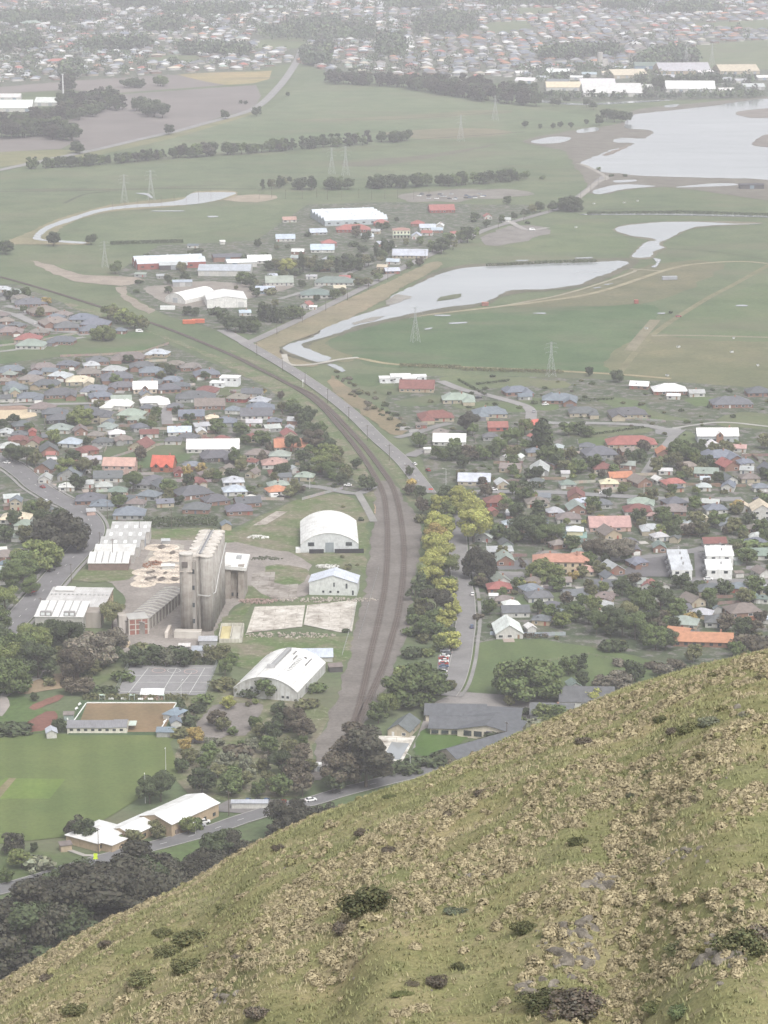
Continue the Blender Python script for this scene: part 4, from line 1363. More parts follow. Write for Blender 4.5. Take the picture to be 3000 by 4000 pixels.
# pale gabled shed south of it
c, rz, L, W = rect((1205, 2330), (1392, 2334), (1392, 2290))
t = thing('gabled_shed', c, rz, 'pale grey gable-fronted shed with blue-white roof beside the bare concrete slabs', 'shed')
D0, h = 13.5, 6.2
wl = MB().gwall(0, 0, D0, L, h, 3.5, axis='y')
build('wall', wl, 'wall_paint', t, (0.62, 0.64, 0.62))
build('roof', MB().gable(0, 0, D0, L, h, 3.7, axis='y', over=.4), 'roof_sheet', t, (0.56, 0.6, 0.68))
for x, z, w, hh in ((.5, 5.2, .7, 2.0), (6.4, 4.6, .9, 2.4), (-4.6, 1.7, 1.0, 1.0), (-1.2, 1.7, 1.0, 1.0), (2.4, 1.7, 1.0, 1.0), (9.4, 1.4, .8, 2.2)):
    block('window', t, (x, -D0 / 2 - .06, z), (w, .12, hh), 'glass')
foot(c.x, c.y, L, D0, rz)

# torn arched store near the courts
c, rz, L, W = rect((912, 2684), (1163, 2704), (1259, 2588), 4.2)
t = thing('arched_warehouse', c, rz, 'weathered white barrel-vaulted warehouse with torn roof sheets and grey ridge vent', 'warehouse', 'arched warehouses of the old malt works')
W0, D0 = L, W
h = 4.2
rf, prof = vault(D0, W0, h, 5.6)
roof = link('roof', rf.mesh('roof'), 'roof_sheet', t, (0.74, 0.74, 0.72))
build('wall', vault_walls(D0, W0, h, prof), 'weathered_concrete', t, (0.5, 0.51, 0.5))
def on_vault(x):
    i = min(range(len(prof)), key=lambda k: abs(prof[k][0] - x))
    j = min(i + 1, len(prof) - 1)
    return prof[i][1], math.atan2(prof[j][1] - prof[max(i - 1, 0)][1], prof[j][0] - prof[max(i - 1, 0)][0])
for k, (x, y, lx, ly) in enumerate(((4, 9, .5, 6), (5.2, 12, .5, 5), (6.6, 6, .6, 4), (7.5, 13, 1.2, 1.4), (3, 2, .7, 1.6), (8.4, 4, 1.0, 1.8), (5.5, -1, .4, 9), (9.6, 10, .4, 10), (2.2, 15, .5, 5))):
    z, a = on_vault(x)
    o = block('torn_gap', roof, (x, y, z + .03), (lx, ly, .06), 'painted', (0.06, 0.055, 0.05))
    o.rotation_euler = (0, -a, 0)
for i in range(9):
    z, a = on_vault(6.1)
    o = block('lap_plate', roof, (6.1, -8 + 2.2 * i, z + .05), (1.6, .9, .08), 'painted', (0.5, 0.5, 0.49))
    o.rotation_euler = (0, -a, 0)
for x in (-10, -7, -4, 1.5, 4.6, 8.8, 11):
    z, a = on_vault(x)
    o = block('roof_seam', roof, (x, 0, z + .02), (.16, D0, .05), 'painted', (0.42, 0.41, 0.4))
    o.rotation_euler = (0, -a, 0)
block('ridge_vent', roof, (-1, 4.5, h + 6.0), (1.9, 26, 1.7), 'wall_paint', (0.34, 0.34, 0.34))
block('vent_hood', roof, (-1.4, -8.6, h + 5.9), (3.2, 1.6, 2.2), 'wall_paint', (0.42, 0.42, 0.42))
for x, z in ((-6, 4.6), (-3.6, 4.6), (4.5, 4.5), (7.5, 1.6), (9.6, 1.6)):
    block('window', t, (x, -D0 / 2 - .06, z), (1.1, .1, 1.0), 'glass')
foot(c.x, c.y, W0, D0, rz)
house(1228, 2544, 140, 'g', 'l', 'w', 2, rise=2.4, detail=False, kind='shed')
house(1310, 2590, 66, 'd', 't', 'd', 10, detail=False, kind='shed')

# grain silo: two rows of cylinders and a stair tower
P0, P1 = G(834, 2470), G(889, 2350)
d = (P1 - P0).normalized()
rz = math.atan2(d.y, d.x) - math.pi / 2
SH, SR, NR = 34.5, 2.95, 8
t = thing('grain_silo', P0 - Vector((math.cos(rz), math.sin(rz), 0)) * 3.3, rz, 'tall beige concrete grain silo of joined cylinders with round stair tower', 'silo')
CONC = (0.35, 0.335, 0.315)
for row, x in enumerate((0.0, -6.0)):
    for i in range(NR):
        j = RNG.uniform(.92, 1.08)
        cy = build('silo_cylinder', MB().cyl((x, 3.2 + i * 6.1), SR, 0, SH, 20), 'weathered_concrete', t, tuple(k * j for k in CONC))
        for q in cy.data.polygons:
            q.use_smooth = len(q.vertices) == 4
        lid = MB().cyl((x, 3.2 + i * 6.1), SR + .25, SH + .02 + .02 * (i % 2) + .01 * row, SH + .5 + .02 * (i % 2) + .01 * row, 20)
        build('roof_disc', lid, 'weathered_concrete', cy, (0.56, 0.53, 0.49))
block('infill_wall', t, (-3.0, 25, SH / 2 - 1), (4.0, 46, SH - 2), 'weathered_concrete', (0.27, 0.25, 0.225))
block('conveyor_slot', t, (-3.0, 27, SH + .3), (1.5, 42, .5), 'painted', (0.2, 0.2, 0.21))
for x in (-4.4, -2.5):
    block('conveyor_rail', t, (x, 27, SH + .75), (.25, 43, .4), 'painted', (0.42, 0.41, 0.4))
tw = build('stair_tower', MB().cyl((-8.3, -2.0), 3.0, 0, SH + 2.2, 18), 'weathered_concrete', t, (0.34, 0.315, 0.29))
for q in tw.data.polygons:
    q.use_smooth = len(q.vertices) == 4
build('tower_cap', MB().cyl((-8.3, -2.0), 3.2, SH + 2.2, SH + 2.7, 18), 'weathered_concrete', tw, (0.55, 0.53, 0.5))
block('tower_band', tw, (-8.3, -2.0, 29.3), (6.1, 5.9, .35), 'weathered_concrete', (0.42, 0.38, 0.34))
block('tower_window', tw, (-8.5, -4.95, 32.6), (2.6, .3, 2.6), 'painted', (0.14, 0.12, 0.11))
block('link_wall', t, (-5.0, -1.6, SH / 2 - .5), (2.0, 3, SH - 1), 'weathered_concrete', (0.27, 0.25, 0.23))
for i, z in enumerate((29, 21.5, 13.5, 6)):
    block('window', t, (-5.0, -3.15, z), (1.0, .16, 2.0), 'glass')
mb = MB().bar((-3.4, -.4, 17.5), (1.4, -.5, 17.0), .3).bar((1.4, -.5, 17.0), (3.7, 6, 17.0), .3).bar((3.7, 6, 17.0), (3.7, 22, 24), .3).bar((3.7, 22, 24), (3.7, 45, 30), .3)
build('pipe', mb, 'painted', t, (0.5, 0.5, 0.49))
block('loading_dock', t, (-7, -8.5, 1.6), (12, 4.6, 3.2), 'weathered_concrete', (0.5, 0.47, 0.43))
block('ramp', t, (-16.5, -5, 1.4), (1.4, 12, 2.8), 'weathered_concrete', (0.6, 0.55, 0.5))
cs, sn = math.cos(rz), math.sin(rz)
q = t.location + Vector((-4 * cs - 24 * sn, -4 * sn + 24 * cs, 0))
foot(q.x, q.y, 17, 56, rz)
# white-roofed intake tower behind the silo
c, rz, L, W = G(924, 2326), R(-4), 9.0, 14.0
t = thing('intake_tower', c, rz, 'concrete intake tower with sloping white roof behind the grain silo', 'tower')
h = 16.5
wl = MB()
for x in (-L / 2 + 1.4, L / 2 - 1.4):
    wl.box((x, 0, h / 2), (2.8, W, h))
wl.box((0, 1, h / 2), (L - 5.4, W - 3, h - .3))
build('wall', wl, 'weathered_concrete', t, (0.33, 0.3, 0.27))
l, w = L / 2 + 1.2, W / 2 + .8
build('roof', MB().add([(-l, -w, h), (l, -w, h - .8), (l, w, h + 1.6), (-l, w, h + 2.4), (-l, -w, h - 1.6), (l, -w, h - 2.4), (l, w, h - .2), (-l, w, h + .4)],
                       [(0, 1, 2, 3), (7, 6, 5, 4), (4, 5, 1, 0), (5, 6, 2, 1), (6, 7, 3, 2), (7, 4, 0, 3)]), 'roof_sheet', t, (0.72, 0.72, 0.7))
block('roof_plant', t, (1.2, 2.5, h + 1.6), (2.4, 3, 1.6), 'painted', (0.4, 0.41, 0.42))
for x in (-1.4, 1.4):
    block('window', t, (x, -W / 2 + 2.2, 2.0), (1.2, .3, 1.6), 'glass')
foot(c.x, c.y, L + 2, W + 2, rz)

def mono_box(t, y0, D, L, hn, hf, wcol, rcol, lab='bay', mat='roof_sheet', skylights=0, strips=0, x0=0.0):
    """one bay: walls and a single slope falling towards the near side"""
    wl = MB()
    l = L / 2
    V = [(x0 - l, y0, 0), (x0 + l, y0, 0), (x0 + l, y0 + D, 0), (x0 - l, y0 + D, 0), (x0 - l, y0, hn), (x0 + l, y0, hn), (x0 + l, y0 + D, hf), (x0 - l, y0 + D, hf)]
    wl.add(V, [(0, 1, 5, 4), (1, 2, 6, 5), (2, 3, 7, 6), (3, 0, 4, 7)])
    w = build('wall', wl, 'wall_paint', t, wcol)
    o, th = .35, .22
    V = [(x0 - l - o, y0 - o, hn), (x0 + l + o, y0 - o, hn), (x0 + l + o, y0 + D - .02, hf), (x0 - l - o, y0 + D - .02, hf)]
    V += [(a, b, z - th) for a, b, z in V]
    r = build('roof', MB().add(V, [(0, 1, 2, 3), (7, 6, 5, 4), (4, 5, 1, 0), (5, 6, 2, 1), (6, 7, 3, 2), (7, 4, 0, 3)]), mat, t, rcol)
    sl = math.atan2(hf - hn, D)
    for i in range(skylights):
        x = x0 - l + (i + .5) * L / skylights
        k = block('skylight', r, (x, y0 + D * .5, (hn + hf) / 2 + .05), (1.5, 3.4, .1), 'painted', (0.85, 0.85, 0.84))
        k.rotation_euler = (sl, 0, 0)
    for i in range(strips):
        x = x0 - l + (i + 1) * L / (strips + 1)
        k = block('gutter_strip', r, (x, y0 + D * .5, (hn + hf) / 2 + .04), (.7, D, .08), 'painted', (0.33, 0.32, 0.31))
        k.rotation_euler = (sl, 0, 0)
    return r
# factory of five stepped bays
c, rz, L, W = rect((344, 2191), (500, 2191), (612, 2062), 5.0)
t = thing('stepped_factory', c, rz, 'factory of five stepped white and grey roof bays with square skylights', 'factory')
D = W / 5
for i in range(5):
    sh = (i * 6.0) * .25
    mono_box(t, -W / 2 + i * D, D, L, 4.0 + .55 * i, 6.2 + .55 * i, (0.45, 0.43, 0.4) if i else (0.22, 0.16, 0.135), ((0.72, 0.72, 0.7), (0.6, 0.6, 0.58), (0.42, 0.42, 0.41), (0.44, 0.44, 0.43), (0.46, 0.46, 0.45))[i], skylights=4 if i > 1 else 0, strips=5 if i == 0 else 0, x0=sh)
block('door', t, (L / 2 + 4.5, W / 2 - D * 1.5, 2), (.2, 6, 4), 'painted', (0.3, 0.33, 0.37))
foot(c.x, c.y, L + 8, W, rz)
# big tan warehouse by the road
c, rz, L, W = rect((166, 2366), (402, 2370), (494, 2302), 6.5)
t = thing('tan_warehouse', c, rz, 'large warehouse with pale sheet roof and tan side wall beside the road', 'warehouse')
mono_box(t, -W / 2, W, L, 6.0, 7.2, (0.52, 0.4, 0.25), (0.52, 0.51, 0.5))
for i in range(7):
    block('window', t, (L / 2 + .06, -W / 2 + (i + .5) * W / 7, 5.0), (.12, 1.2, 1.9), 'glass')
block('roof_addition', t, (-L / 2 + 6, W / 2 - 4, 7.6), (9, 6, .5), 'roof_sheet', (0.8, 0.8, 0.78))
for i in range(14):
    block('roof_vent', t, (-L / 2 + (i + .5) * L / 14, W * .12, 7.0), (.9, 1.6, .3), 'painted', (0.4, 0.4, 0.39))
foot(c.x, c.y, L, W, rz)
c, rz, L, W = rect((136, 2402), (324, 2404), (352, 2354), 8.0)
t = thing('white_roofed_block', c, rz, 'factory block with bright white ribbed roof and two roof lanterns near the road', 'factory')
r = mono_box(t, -W / 2, W, L, 7.4, 8.8, (0.4, 0.39, 0.36), (0.74, 0.74, 0.72), strips=5)
for x in (-L / 2 + 4.8, -L / 2 + 15.5):
    k = block('roof_lantern', r, (x, -W / 2 + 1.2, 8.2), (5, 2.2, 2.6), 'painted', (0.28, 0.27, 0.26))
    for s in (-.25, .25):
        block('pane', k, (s, -.52, .1), (.34, .06, .5), 'painted', (0.7, 0.72, 0.72))
block('side_annex', t, (L / 2 + 3.5, 1.5, 3.6), (7, 9, 7.2), 'weathered_concrete', (0.33, 0.3, 0.27))
block('door', t, (L / 2 - 3, -W / 2 - .06, 1.8), (3.4, .12, 3.6), 'painted', (0.2, 0.22, 0.24))
foot(c.x, c.y, L + 6, W, rz)
# long ribbed shed beside the silo
c, rz, L, W = rect((484, 2424), (564, 2428), (724, 2300), 6.0)
a, b, cc = G(480, 2424, 6), G(562, 2430, 6), G(722, 2298, 6)
ax = (cc - b).normalized()
rz = math.atan2(ax.y, ax.x) - math.pi / 2
n = Vector((math.cos(rz), math.sin(rz), 0))
L = abs((b - a).dot(n))
W = (cc - b).length
c = b + ax * W / 2 - n * L / 2
c.z = 0
t = thing('ribbed_shed', c, rz, 'long low shed with dark ribbed roof and buttressed side beside the silo', 'shed')
build('wall', MB().box((0, 0, 2.9), (L, W, 5.8), ends=False), 'weathered_concrete', t, (0.27, 0.25, 0.23))
r = build('roof', MB().gable(0, 0, W, L, 5.8, 1.0, over=.3, axis='y'), 'weathered_concrete', t, (0.3, 0.29, 0.28))
n = int(W / 4.2)
for i in range(n):
    y = -W / 2 + (i + .5) * W / n
    for s in (-1, 1):
        k = block('roof_rib', r, (s * L / 4, y, 6.42), (L / 2 + .2, .8, .35), 'weathered_concrete', (0.5, 0.48, 0.45))
        k.rotation_euler = (0, s * math.atan2(1.0, L / 2), 0)
    block('buttress', t, (L / 2 + .25, y, 2.7), (.5, .7, 5.4), 'weathered_concrete', (0.37, 0.35, 0.32))
foot(c.x, c.y, L, W, rz)
# brick block and ruins in front of it
c, rz, L, W = rect((478, 2476), (560, 2456), (566, 2440), 5.5)
t = thing('brick_block', G(536, 2468), R(14), 'red brick block with concrete frame beside the dark ribbed shed', 'building')
build('wall', MB().box((0, 0, 3.6), (8.5, 9, 7.2)), 'wall_paint', t, (0.3, 0.14, 0.11))
for x in (-4.3, -1.4, 1.4, 4.3):
    block('pillar', t, (x, -4.62, 3.7), (.5, .3, 7.4), 'weathered_concrete', (0.45, 0.42, 0.38))
for z in (2.4, 4.9, 7.3):
    block('floor_beam', t, (0, -4.6, z), (8.6, .22, .4), 'weathered_concrete', (0.43, 0.4, 0.36))
block('roof', t, (0, 0, 7.4), (9, 9.4, .35), 'roof_sheet', (0.45, 0.44, 0.42))
block('side_tower', t, (-6.6, 1.5, 4.2), (3.6, 6, 8.4), 'weathered_concrete', (0.42, 0.39, 0.36))
foot(536 * 0 + t.location.x, t.location.y, 14, 10, rz)
t = thing('ruined_wall', G(448, 2524), R(8), 'broken cream masonry remains in front of the brick block', 'ruin')
mb = MB()
for i in range(26):
    mb.box((RNG.uniform(-6, 6), RNG.uniform(-3, 3), RNG.uniform(.2, 1.6)), (RNG.uniform(.8, 3), RNG.uniform(.5, 2), RNG.uniform(.8, 2.6)), RNG.uniform(0, 3))
build('masonry', mb, 'weathered_concrete', t, (0.5, 0.42, 0.32))
mb = MB().box((0, -3, 1.2), (12, .6, 2.4)).box((-6, 0, 1.4), (.6, 6, 2.8)).box((6, 0, .9), (.6, 6, 1.8))
build('wall', mb, 'weathered_concrete', t, (0.52, 0.43, 0.31))
foot(t.location.x, t.location.y, 13, 7, R(8))
# yellow-floored open store
c, rz, L, W = rect((856, 2512), (944, 2512), (944, 2462))
t = thing('open_store', c, rz, 'roofless concrete store with yellow end panel at the foot of the silo', 'building')
mb = MB().box((0, W / 2, 1.7), (L, .4, 3.4)).box((-L / 2, 0, 1.7), (.4, W - .5, 3.4)).box((L / 2, 0, 1.7), (.4, W - .5, 3.4)).box((0, -W / 2, 1.0), (L, .4, 2.0)).box((0, 0, 1.6), (.3, W - .6, 3.2))
build('wall', mb, 'weathered_concrete', t, (0.5, 0.49, 0.43))
block('yellow_floor', t, (-L / 4, 0, 1.9), (L / 2 - .6, W - .8, .2), 'weathered_concrete', (0.56, 0.5, 0.28))
block('grey_floor', t, (L / 4, 0, 1.9), (L / 2 - .6, W - .8, .2), 'weathered_concrete', (0.5, 0.49, 0.44))
foot(c.x, c.y, L, W, rz)
for u, v, w, rc in ((720, 2512, 52, 'w'), (785, 2525, 80, 'l'), (812, 2487, 80, 'k')):
    house(u, v, w, 'd', rc, 'g', 2, detail=False, kind='shed')
house(647, 2102, 38, 'd', 'k', 'g', 6, detail=False, kind='site_hut')
house(648, 2200, 24, 'd', 'w', 'w', 4, detail=False, kind='site_hut')
house(672, 2200, 22, 'd', 'w', 'w', 4, detail=False, kind='site_hut')

# round concrete bases left in the yard
for i, (x, y) in enumerate(((110, 500), (95, 548), (60, 592), (212, 548), (215, 590), (40, 668), (178, 668), (25, 712), (165, 714), (15, 762), (120, 764), (225, 760), (-60, 748), (-75, 700), (-85, 795), (20, 500))):
    p = G(600 + x * .482, 1900 + y * .482)
    if in_foot(p.x, p.y, 1.0):
        continue
    t = thing('round_base', (p.x, p.y, .26), RNG.uniform(0, 3), 'round pale concrete tank base with radial ribs in the malt works yard', 'tank base', 'round tank bases in the yard')
    build('disc', MB().cyl((0, 0), 6.2, 0, .5, 28, 5.2), 'weathered_concrete', t, (0.6, 0.53, 0.45))
    for k in range(6):
        block('rib', t, (0, 0, .54), (10.4, .22, .12), 'painted', (0.33, 0.28, 0.24), k * math.pi / 6)
# rubble heaps
def rubble(u, v, rx, ry, n, col, label, zmax=.9):
    p = G(u, v)
    mb = MB()
    for i in range(n):
        a, r = RNG.uniform(0, 6.28), RNG.random() ** .5
        s = RNG.uniform(.25, 1.1)
        mb.box((r * rx * math.cos(a), r * ry * math.sin(a), RNG.uniform(.1, zmax) * (1.1 - r)), (s, s * RNG.uniform(.5, 1), s * RNG.uniform(.4, .9)), RNG.uniform(0, 3))
    o = build('rubble', mb, 'weathered_concrete', None, col)
    o.location = (p.x, p.y, .25)
    o['kind'] = 'stuff'
    o['label'] = label
rubble(1010, 2350, 9, 4, 160, (0.36, 0.27, 0.24), 'reddish rubble heap at the edge of the slabs')
rubble(1280, 2215, 6, 4, 90, (0.62, 0.62, 0.6), 'white debris behind the pale gabled shed')
rubble(1010, 2100, 6, 3, 60, (0.75, 0.75, 0.74), 'white debris on the grass north of the yard')
rubble(600, 2210, 5, 8, 120, (0.3, 0.17, 0.12), 'rusty scrap beside the stepped factory', 1.6)
rubble(1120, 2485, 22, 5, 150, (0.4, 0.36, 0.31), 'scattered rubble in the grass below the slabs', .5)
rubble(1280, 2345, 24, 4, 160, (0.42, 0.38, 0.34), 'scattered rubble along the slab edge', .5)
rubble(1035, 2185, 9, 3, 80, (0.12, 0.13, 0.09), 'dark scrap pile in the yard', 1.5)

# courts, bowling green and their clubhouses
sheet('netball_court', [(452, 2718), (510, 2600), (848, 2600), (800, 2718)], .3, 'asphalt', (0.23, 0.225, 0.225))
def line_px(parent, a, b, w=.14, z=.36, col=(0.75, 0.75, 0.73)):
    p, q = G(*a), G(*b)
    d = q - p
    block('marking', parent, ((p.x + q.x) / 2, (p.y + q.y) / 2, z), (d.length, w, .02), 'painted', col, math.atan2(d.y, d.x))
ct = tag(thing('court_marking', (0, 0, 0), 0, 'white court lines on grey asphalt'), kind='structure')
for a, b in (((580, 2612), (500, 2712)), ((690, 2612), (630, 2712)), ((800, 2612), (740, 2712)), ((520, 2642), (835, 2642)), ((500, 2668), (820, 2668)), ((560, 2612), (830, 2612)), ((470, 2705), (800, 2705)), ((750, 2628), (690, 2700))):
    line_px(ct, a, b)
for s in range(10):
    a0, a1 = s * .628, (s + 1) * .628
    for (cu, cv, col) in ((620, 2622, (0.7, 0.45, 0.4)), (745, 2626, (0.7, 0.45, 0.4)), (680, 2622, (0.7, 0.7, 0.68))):
        line_px(ct, (cu + 26 * math.cos(a0), cv + 9 * math.sin(a0)), (cu + 26 * math.cos(a1), cv + 9 * math.sin(a1)), col=col)
house(595, 2694, 96, 'd', 'w', 'p', 0, detail=False, kind='court_shelter')
sheet('bowling_green', [(296, 2862), (340, 2750), (688, 2750), (640, 2862)], .32, 'mown_turf', (0.2, 0.15, 0.088))
sheet('green_surround', [(265, 2874), (315, 2738), (710, 2738), (690, 2874)], .24, 'turf', (0.07, 0.12, 0.05))
gp = thing('green_edging', (0, 0, 0), 0, 'white plank edging round the brown bowling green', 'edging')
for a, b in (((338, 2749), (690, 2749)), ((336, 2752), (286, 2824)), ((689, 2752), (622, 2862))):
    p, q = G(*a), G(*b)
    d = q - p
    n = max(1, int(d.length / 6))
    for i in range(n):
        m = p + d * ((i + .5) / n)
        block('plank', gp, (m.x, m.y, .5), (d.length / n - .08, .35, .4), 'painted', (0.78, 0.78, 0.76), math.atan2(d.y, d.x))
for i, (u, v) in enumerate(((434, 2737), (483, 2737), (549, 2738), (588, 2738), (312, 2757), (300, 2774), (268, 2814), (644, 2826))):
    p = G(u, v)
    t = thing('bench', (p.x, p.y, .25), 0 if v < 2745 else R(70), 'white slatted bench at the edge of the bowling green', 'bench', 'benches round the bowling green')
    block('seat', t, (0, 0, .45), (2.2, .5, .08), 'painted', (0.78, 0.78, 0.76))
    block('backrest', t, (0, .25, .75), (2.2, .08, .5), 'painted', (0.78, 0.78, 0.76))
    for x in (-.9, .9):
        block('leg', t, (x, 0, .22), (.1, .45, .44), 'painted', (0.6, 0.6, 0.58))
for u in (400, 516, 632):
    p = G(u, 2736)
    t = thing('green_shelter', (p.x, p.y, .25), 0, 'small pale green open shelter beside the bowling green hedge', 'shelter', 'shelters beside the bowling green')
    block('roof', t, (0, 0, 2.2), (2.4, 1.6, .12), 'painted', (0.45, 0.55, 0.48))
    block('back_panel', t, (0, .7, 1.1), (2.2, .08, 2.1), 'painted', (0.5, 0.6, 0.53))
    for x in (-1.1, 1.1):
        block('post', t, (x, -.6, 1.1), (.1, .1, 2.1), 'painted', (0.7, 0.72, 0.7))
c, rz, L, W = rect((262, 2868), (496, 2868), (496, 2836))
t = thing('clubhouse', c, 0, 'long cream clubhouse with dark grey roof beside the bowling green', 'clubhouse')
W = 9.0
build('wall', MB().gwall(0, 0, L, W, 2.6, 1.5), 'wall_paint', t, (0.66, 0.63, 0.54))
build('roof', MB().gable(-L * .12, 0, L * .76, W, 2.6, 1.7).gable(L * .38, .2, L * .24 - .9, W, 2.7, 1.8), 'roof_sheet', t, (0.22, 0.22, 0.235))
for i in range(8):
    block('window', t, (-L / 2 + (i + .6) * L / 8.4, -W / 2 - .05, 1.6), (1.3, .1, .9), 'glass')
block('porch_roof', t, (L / 2 + 1.8, 1, 2.6), (3, 6, .15), 'painted', (0.5, 0.56, 0.5))
foot(c.x, c.y, L + 2, W, 0)
house(683, 2772, 76, 'h', 'u', 'w', 62, ratio=.5, kind='clubhouse')
house(686, 2806, 56, 'f', 'b', 'w', 10, kind='clubhouse')
house(646, 2842, 76, 'd', 'u', 'g', 0, detail=False, kind='shelter')
house(268, 2778, 34, 'd', 't', 'a', 4, detail=False, kind='shed')
house(200, 2845, 34, 'f', 'l', 'w', 10, detail=False, kind='shed')

# community hall with white roofs by the bottom road
def hall():
    a, b = G(700, 3262, 5), G(810, 3160, 5)
    P = [G(395, 3225, 5), G(560, 3175, 5), G(745, 3095, 5)]
    d = (G(815, 3165, 5) - G(650, 3240, 5)).normalized()
    rz = math.atan2(d.y, d.x)
    t = thing('community_hall', (G(690, 3195).x, G(690, 3195).y, 0), rz, 'community hall with three joined white roofs and tan brick walls by the road', 'hall')
    M = Matrix.Rotation(-rz, 4, 'Z') @ Matrix.Translation(-t.location)
    wall, roof = MB(), MB()
    def blk(u, v, L, W, h, rs, kind, dz=0):
        p = M @ G(u, v, h + rs * .5)
        if kind == 'g':
            wall.gwall(p.x, p.y, L, W, h, rs - .12)
            roof.gable(p.x, p.y, L, W, h, rs, over=.5)
        else:
            wall.box((p.x, p.y, h / 2), (L, W, h), ends=False)
            roof.hip(p.x, p.y, L, W, h, rs, over=.5, axis=kind)
        foot(*(t.matrix_basis @ p).xy, L, W, rz)
        return p
    t.matrix_basis = Matrix.Translation(t.location) @ Matrix.Rotation(rz, 4, 'Z')
    p1 = blk(700, 3150, 27, 15, 5.2, 2.2, 'g')
    p2 = blk(548, 3206, 22, 11, 3.6, 1.7, 'g')
    p3 = blk(385, 3238, 18, 15, 3.3, 2.0, 'x')
    p4 = blk(428, 3270, 8, 9, 3.2, 1.4, 'y')
    build('wall', wall, 'wall_paint', t, (0.45, 0.35, 0.24))
    build('roof', roof, 'roof_sheet', t, (0.72, 0.72, 0.71))
    for p, L, W, h in ((p1, 27, 15, 5.2), (p2, 22, 11, 3.6), (p3, 18, 15, 3.3)):
        for i in range(5):
            block('window', t, (p.x - L / 2 + (i + .5) * L / 5, p.y - W / 2 - .05, 1.6), (1.6, .12, 1.3), 'glass')
    block('door', t, (p1.x - 10.5, p1.y - 7.6, 1.2), (1.8, .12, 2.4), 'painted', (0.2, 0.16, 0.14))
    block('canopy', t, (p1.x + 16.2, p1.y - 1, 3.0), (5, 6, .2), 'painted', (0.3, 0.32, 0.35))
    for y in (-3.5, 1.5):
        block('canopy_post', t, (p1.x + 18.2, p1.y + y, 1.5), (.15, .15, 3), 'painted', (0.3, 0.3, 0.3))
hall()
house(975, 3122, 150, 'd', 'k', 'w', 0, ratio=.16, detail=False, kind='carport')
house(255, 3285, 60, 'd', 't', 'y', 20, detail=False, kind='shed')

# school below the hill
def school():
    org = G(1760, 2860)
    t = thing('school', (org.x, org.y, 0), 0, 'school with joined dark grey roofs and cream walls round a lawn', 'school')
    wall, roof = MB(), MB()
    def blk(u, v, L, W, h, rs, rot, kind='g'):
        p = G(u, v, h + rs * .5) - org
        a, b = MB(), MB()
        if kind == 'g':
            a.gwall(0, 0, L, W, h, rs - .12); b.gable(0, 0, L, W, h, rs, over=.7)
        else:
            a.box((0, 0, h / 2), (L, W, h), ends=False); b.hip(0, 0, L, W, h, rs, over=.7, axis=kind)
        m = Matrix.Translation((p.x, p.y, 0)) @ Matrix.Rotation(R(rot), 4, 'Z')
        wall.add([m @ Vector(q) for q in a.v], a.f)
        roof.add([m @ Vector(q) for q in b.v], b.f)
        foot(p.x + org.x, p.y + org.y, L, W, R(rot))
        return m
    blk(1780, 2762, 24, 12, 3.0, 3.0, -3)
    blk(1930, 2772, 22, 14, 3.02, 2.2, -8)
    m = blk(1800, 2812, 24, 12, 3.04, 3.2, -4)
    m2 = blk(1920, 2820, 16, 24, 3.4, 2.8, 74)
    m3 = blk(1890, 2896, 38, 11, 3.1, 2.6, 40)
    build('wall', wall, 'wall_paint', t, (0.6, 0.54, 0.44))
    build('roof', roof, 'roof_tile', t, (0.115, 0.12, 0.13))
    for i in range(5):
        q = m @ Vector((-10 + 4 * i, -6.58, 1.6))
        block('window', t, q, (2.8, .12, 1.4), 'glass', rz=R(-4))
    for i in range(5):
        q = m2 @ Vector((-8.1, -9 + 4.2 * i, 2.0))
        block('window', t, q, (.14, 3.2, 2.2), 'glass', rz=R(74))
    for z in (1.2, 3.0):
        q = m2 @ Vector((8.9, 0, z))
    q = m @ Vector((13.5, -7.5, 1.6))
    block('porch', t, q, (5, 5, 3.2), 'wall_paint', (0.66, 0.62, 0.52), R(-4))
    block('porch_roof', t, (q.x, q.y, 3.45), (6, 6, .3), 'roof_tile', (0.1, 0.1, 0.11), R(-4))
    block('porch_door', t, (q.x - .3, q.y - 2.55, 1.2), (3, .12, 2.3), 'glass', rz=R(-4))
school()
house(2156, 2768, 170, 'g', 'n', 'w', -4, kind='classroom_block')
house(1578, 2825, 130, 'f', 'n', 'c', -18, ratio=1.6, kind='classroom_block')
sheet('pool_deck', [(1460, 3000), (1478, 2878), (1624, 2878), (1560, 3002)], .34, 'slab', (0.66, 0.65, 0.62))
sheet('pool_water', [(1494, 2966), (1530, 2902), (1600, 2908), (1562, 2972)], .46, 'water', (0.9, 1, 1))
house(1500, 2960, 34, 'd', 'w', 'w', -14, detail=False, kind='pool_hut')

# white modern houses made of boxes
def boxes(name, u, v, label, parts, rot=0, group=None):
    p = G(u, v)
    t = thing(name, (p.x, p.y, 0), R(rot), label, 'house', group)
    wall, roof = MB(), MB()
    for k, (x, y, L, W, h) in enumerate(parts):
        wall.box((x, y, h / 2), (L, W, h), ends=False)
        roof.box((x, y, h + .15 + .01 * k), (L + .6, W + .6, .3))
    build('wall', wall, 'wall_paint', t, (0.7, 0.71, 0.72))
    build('roof', roof, 'roof_sheet', t, (0.82, 0.82, 0.82))
    for (x, y, L, W, h) in parts:
        n = max(1, int(L / 4))
        for i in range(n):
            f = block('window', t, (x - L / 2 + (i + .5) * L / n, y - W / 2 - .04, h - 1.3), (1.5, .1, 1.1), 'painted', (0.2, 0.2, 0.2))
            block('pane', f, (0, -.3, 0), (.88, .6, .86), 'glass')
    foot(p.x, p.y, max(abs(q[0]) + q[2] / 2 for q in parts) * 2, max(abs(q[1]) + q[3] / 2 for q in parts) * 2, R(rot))
    return t
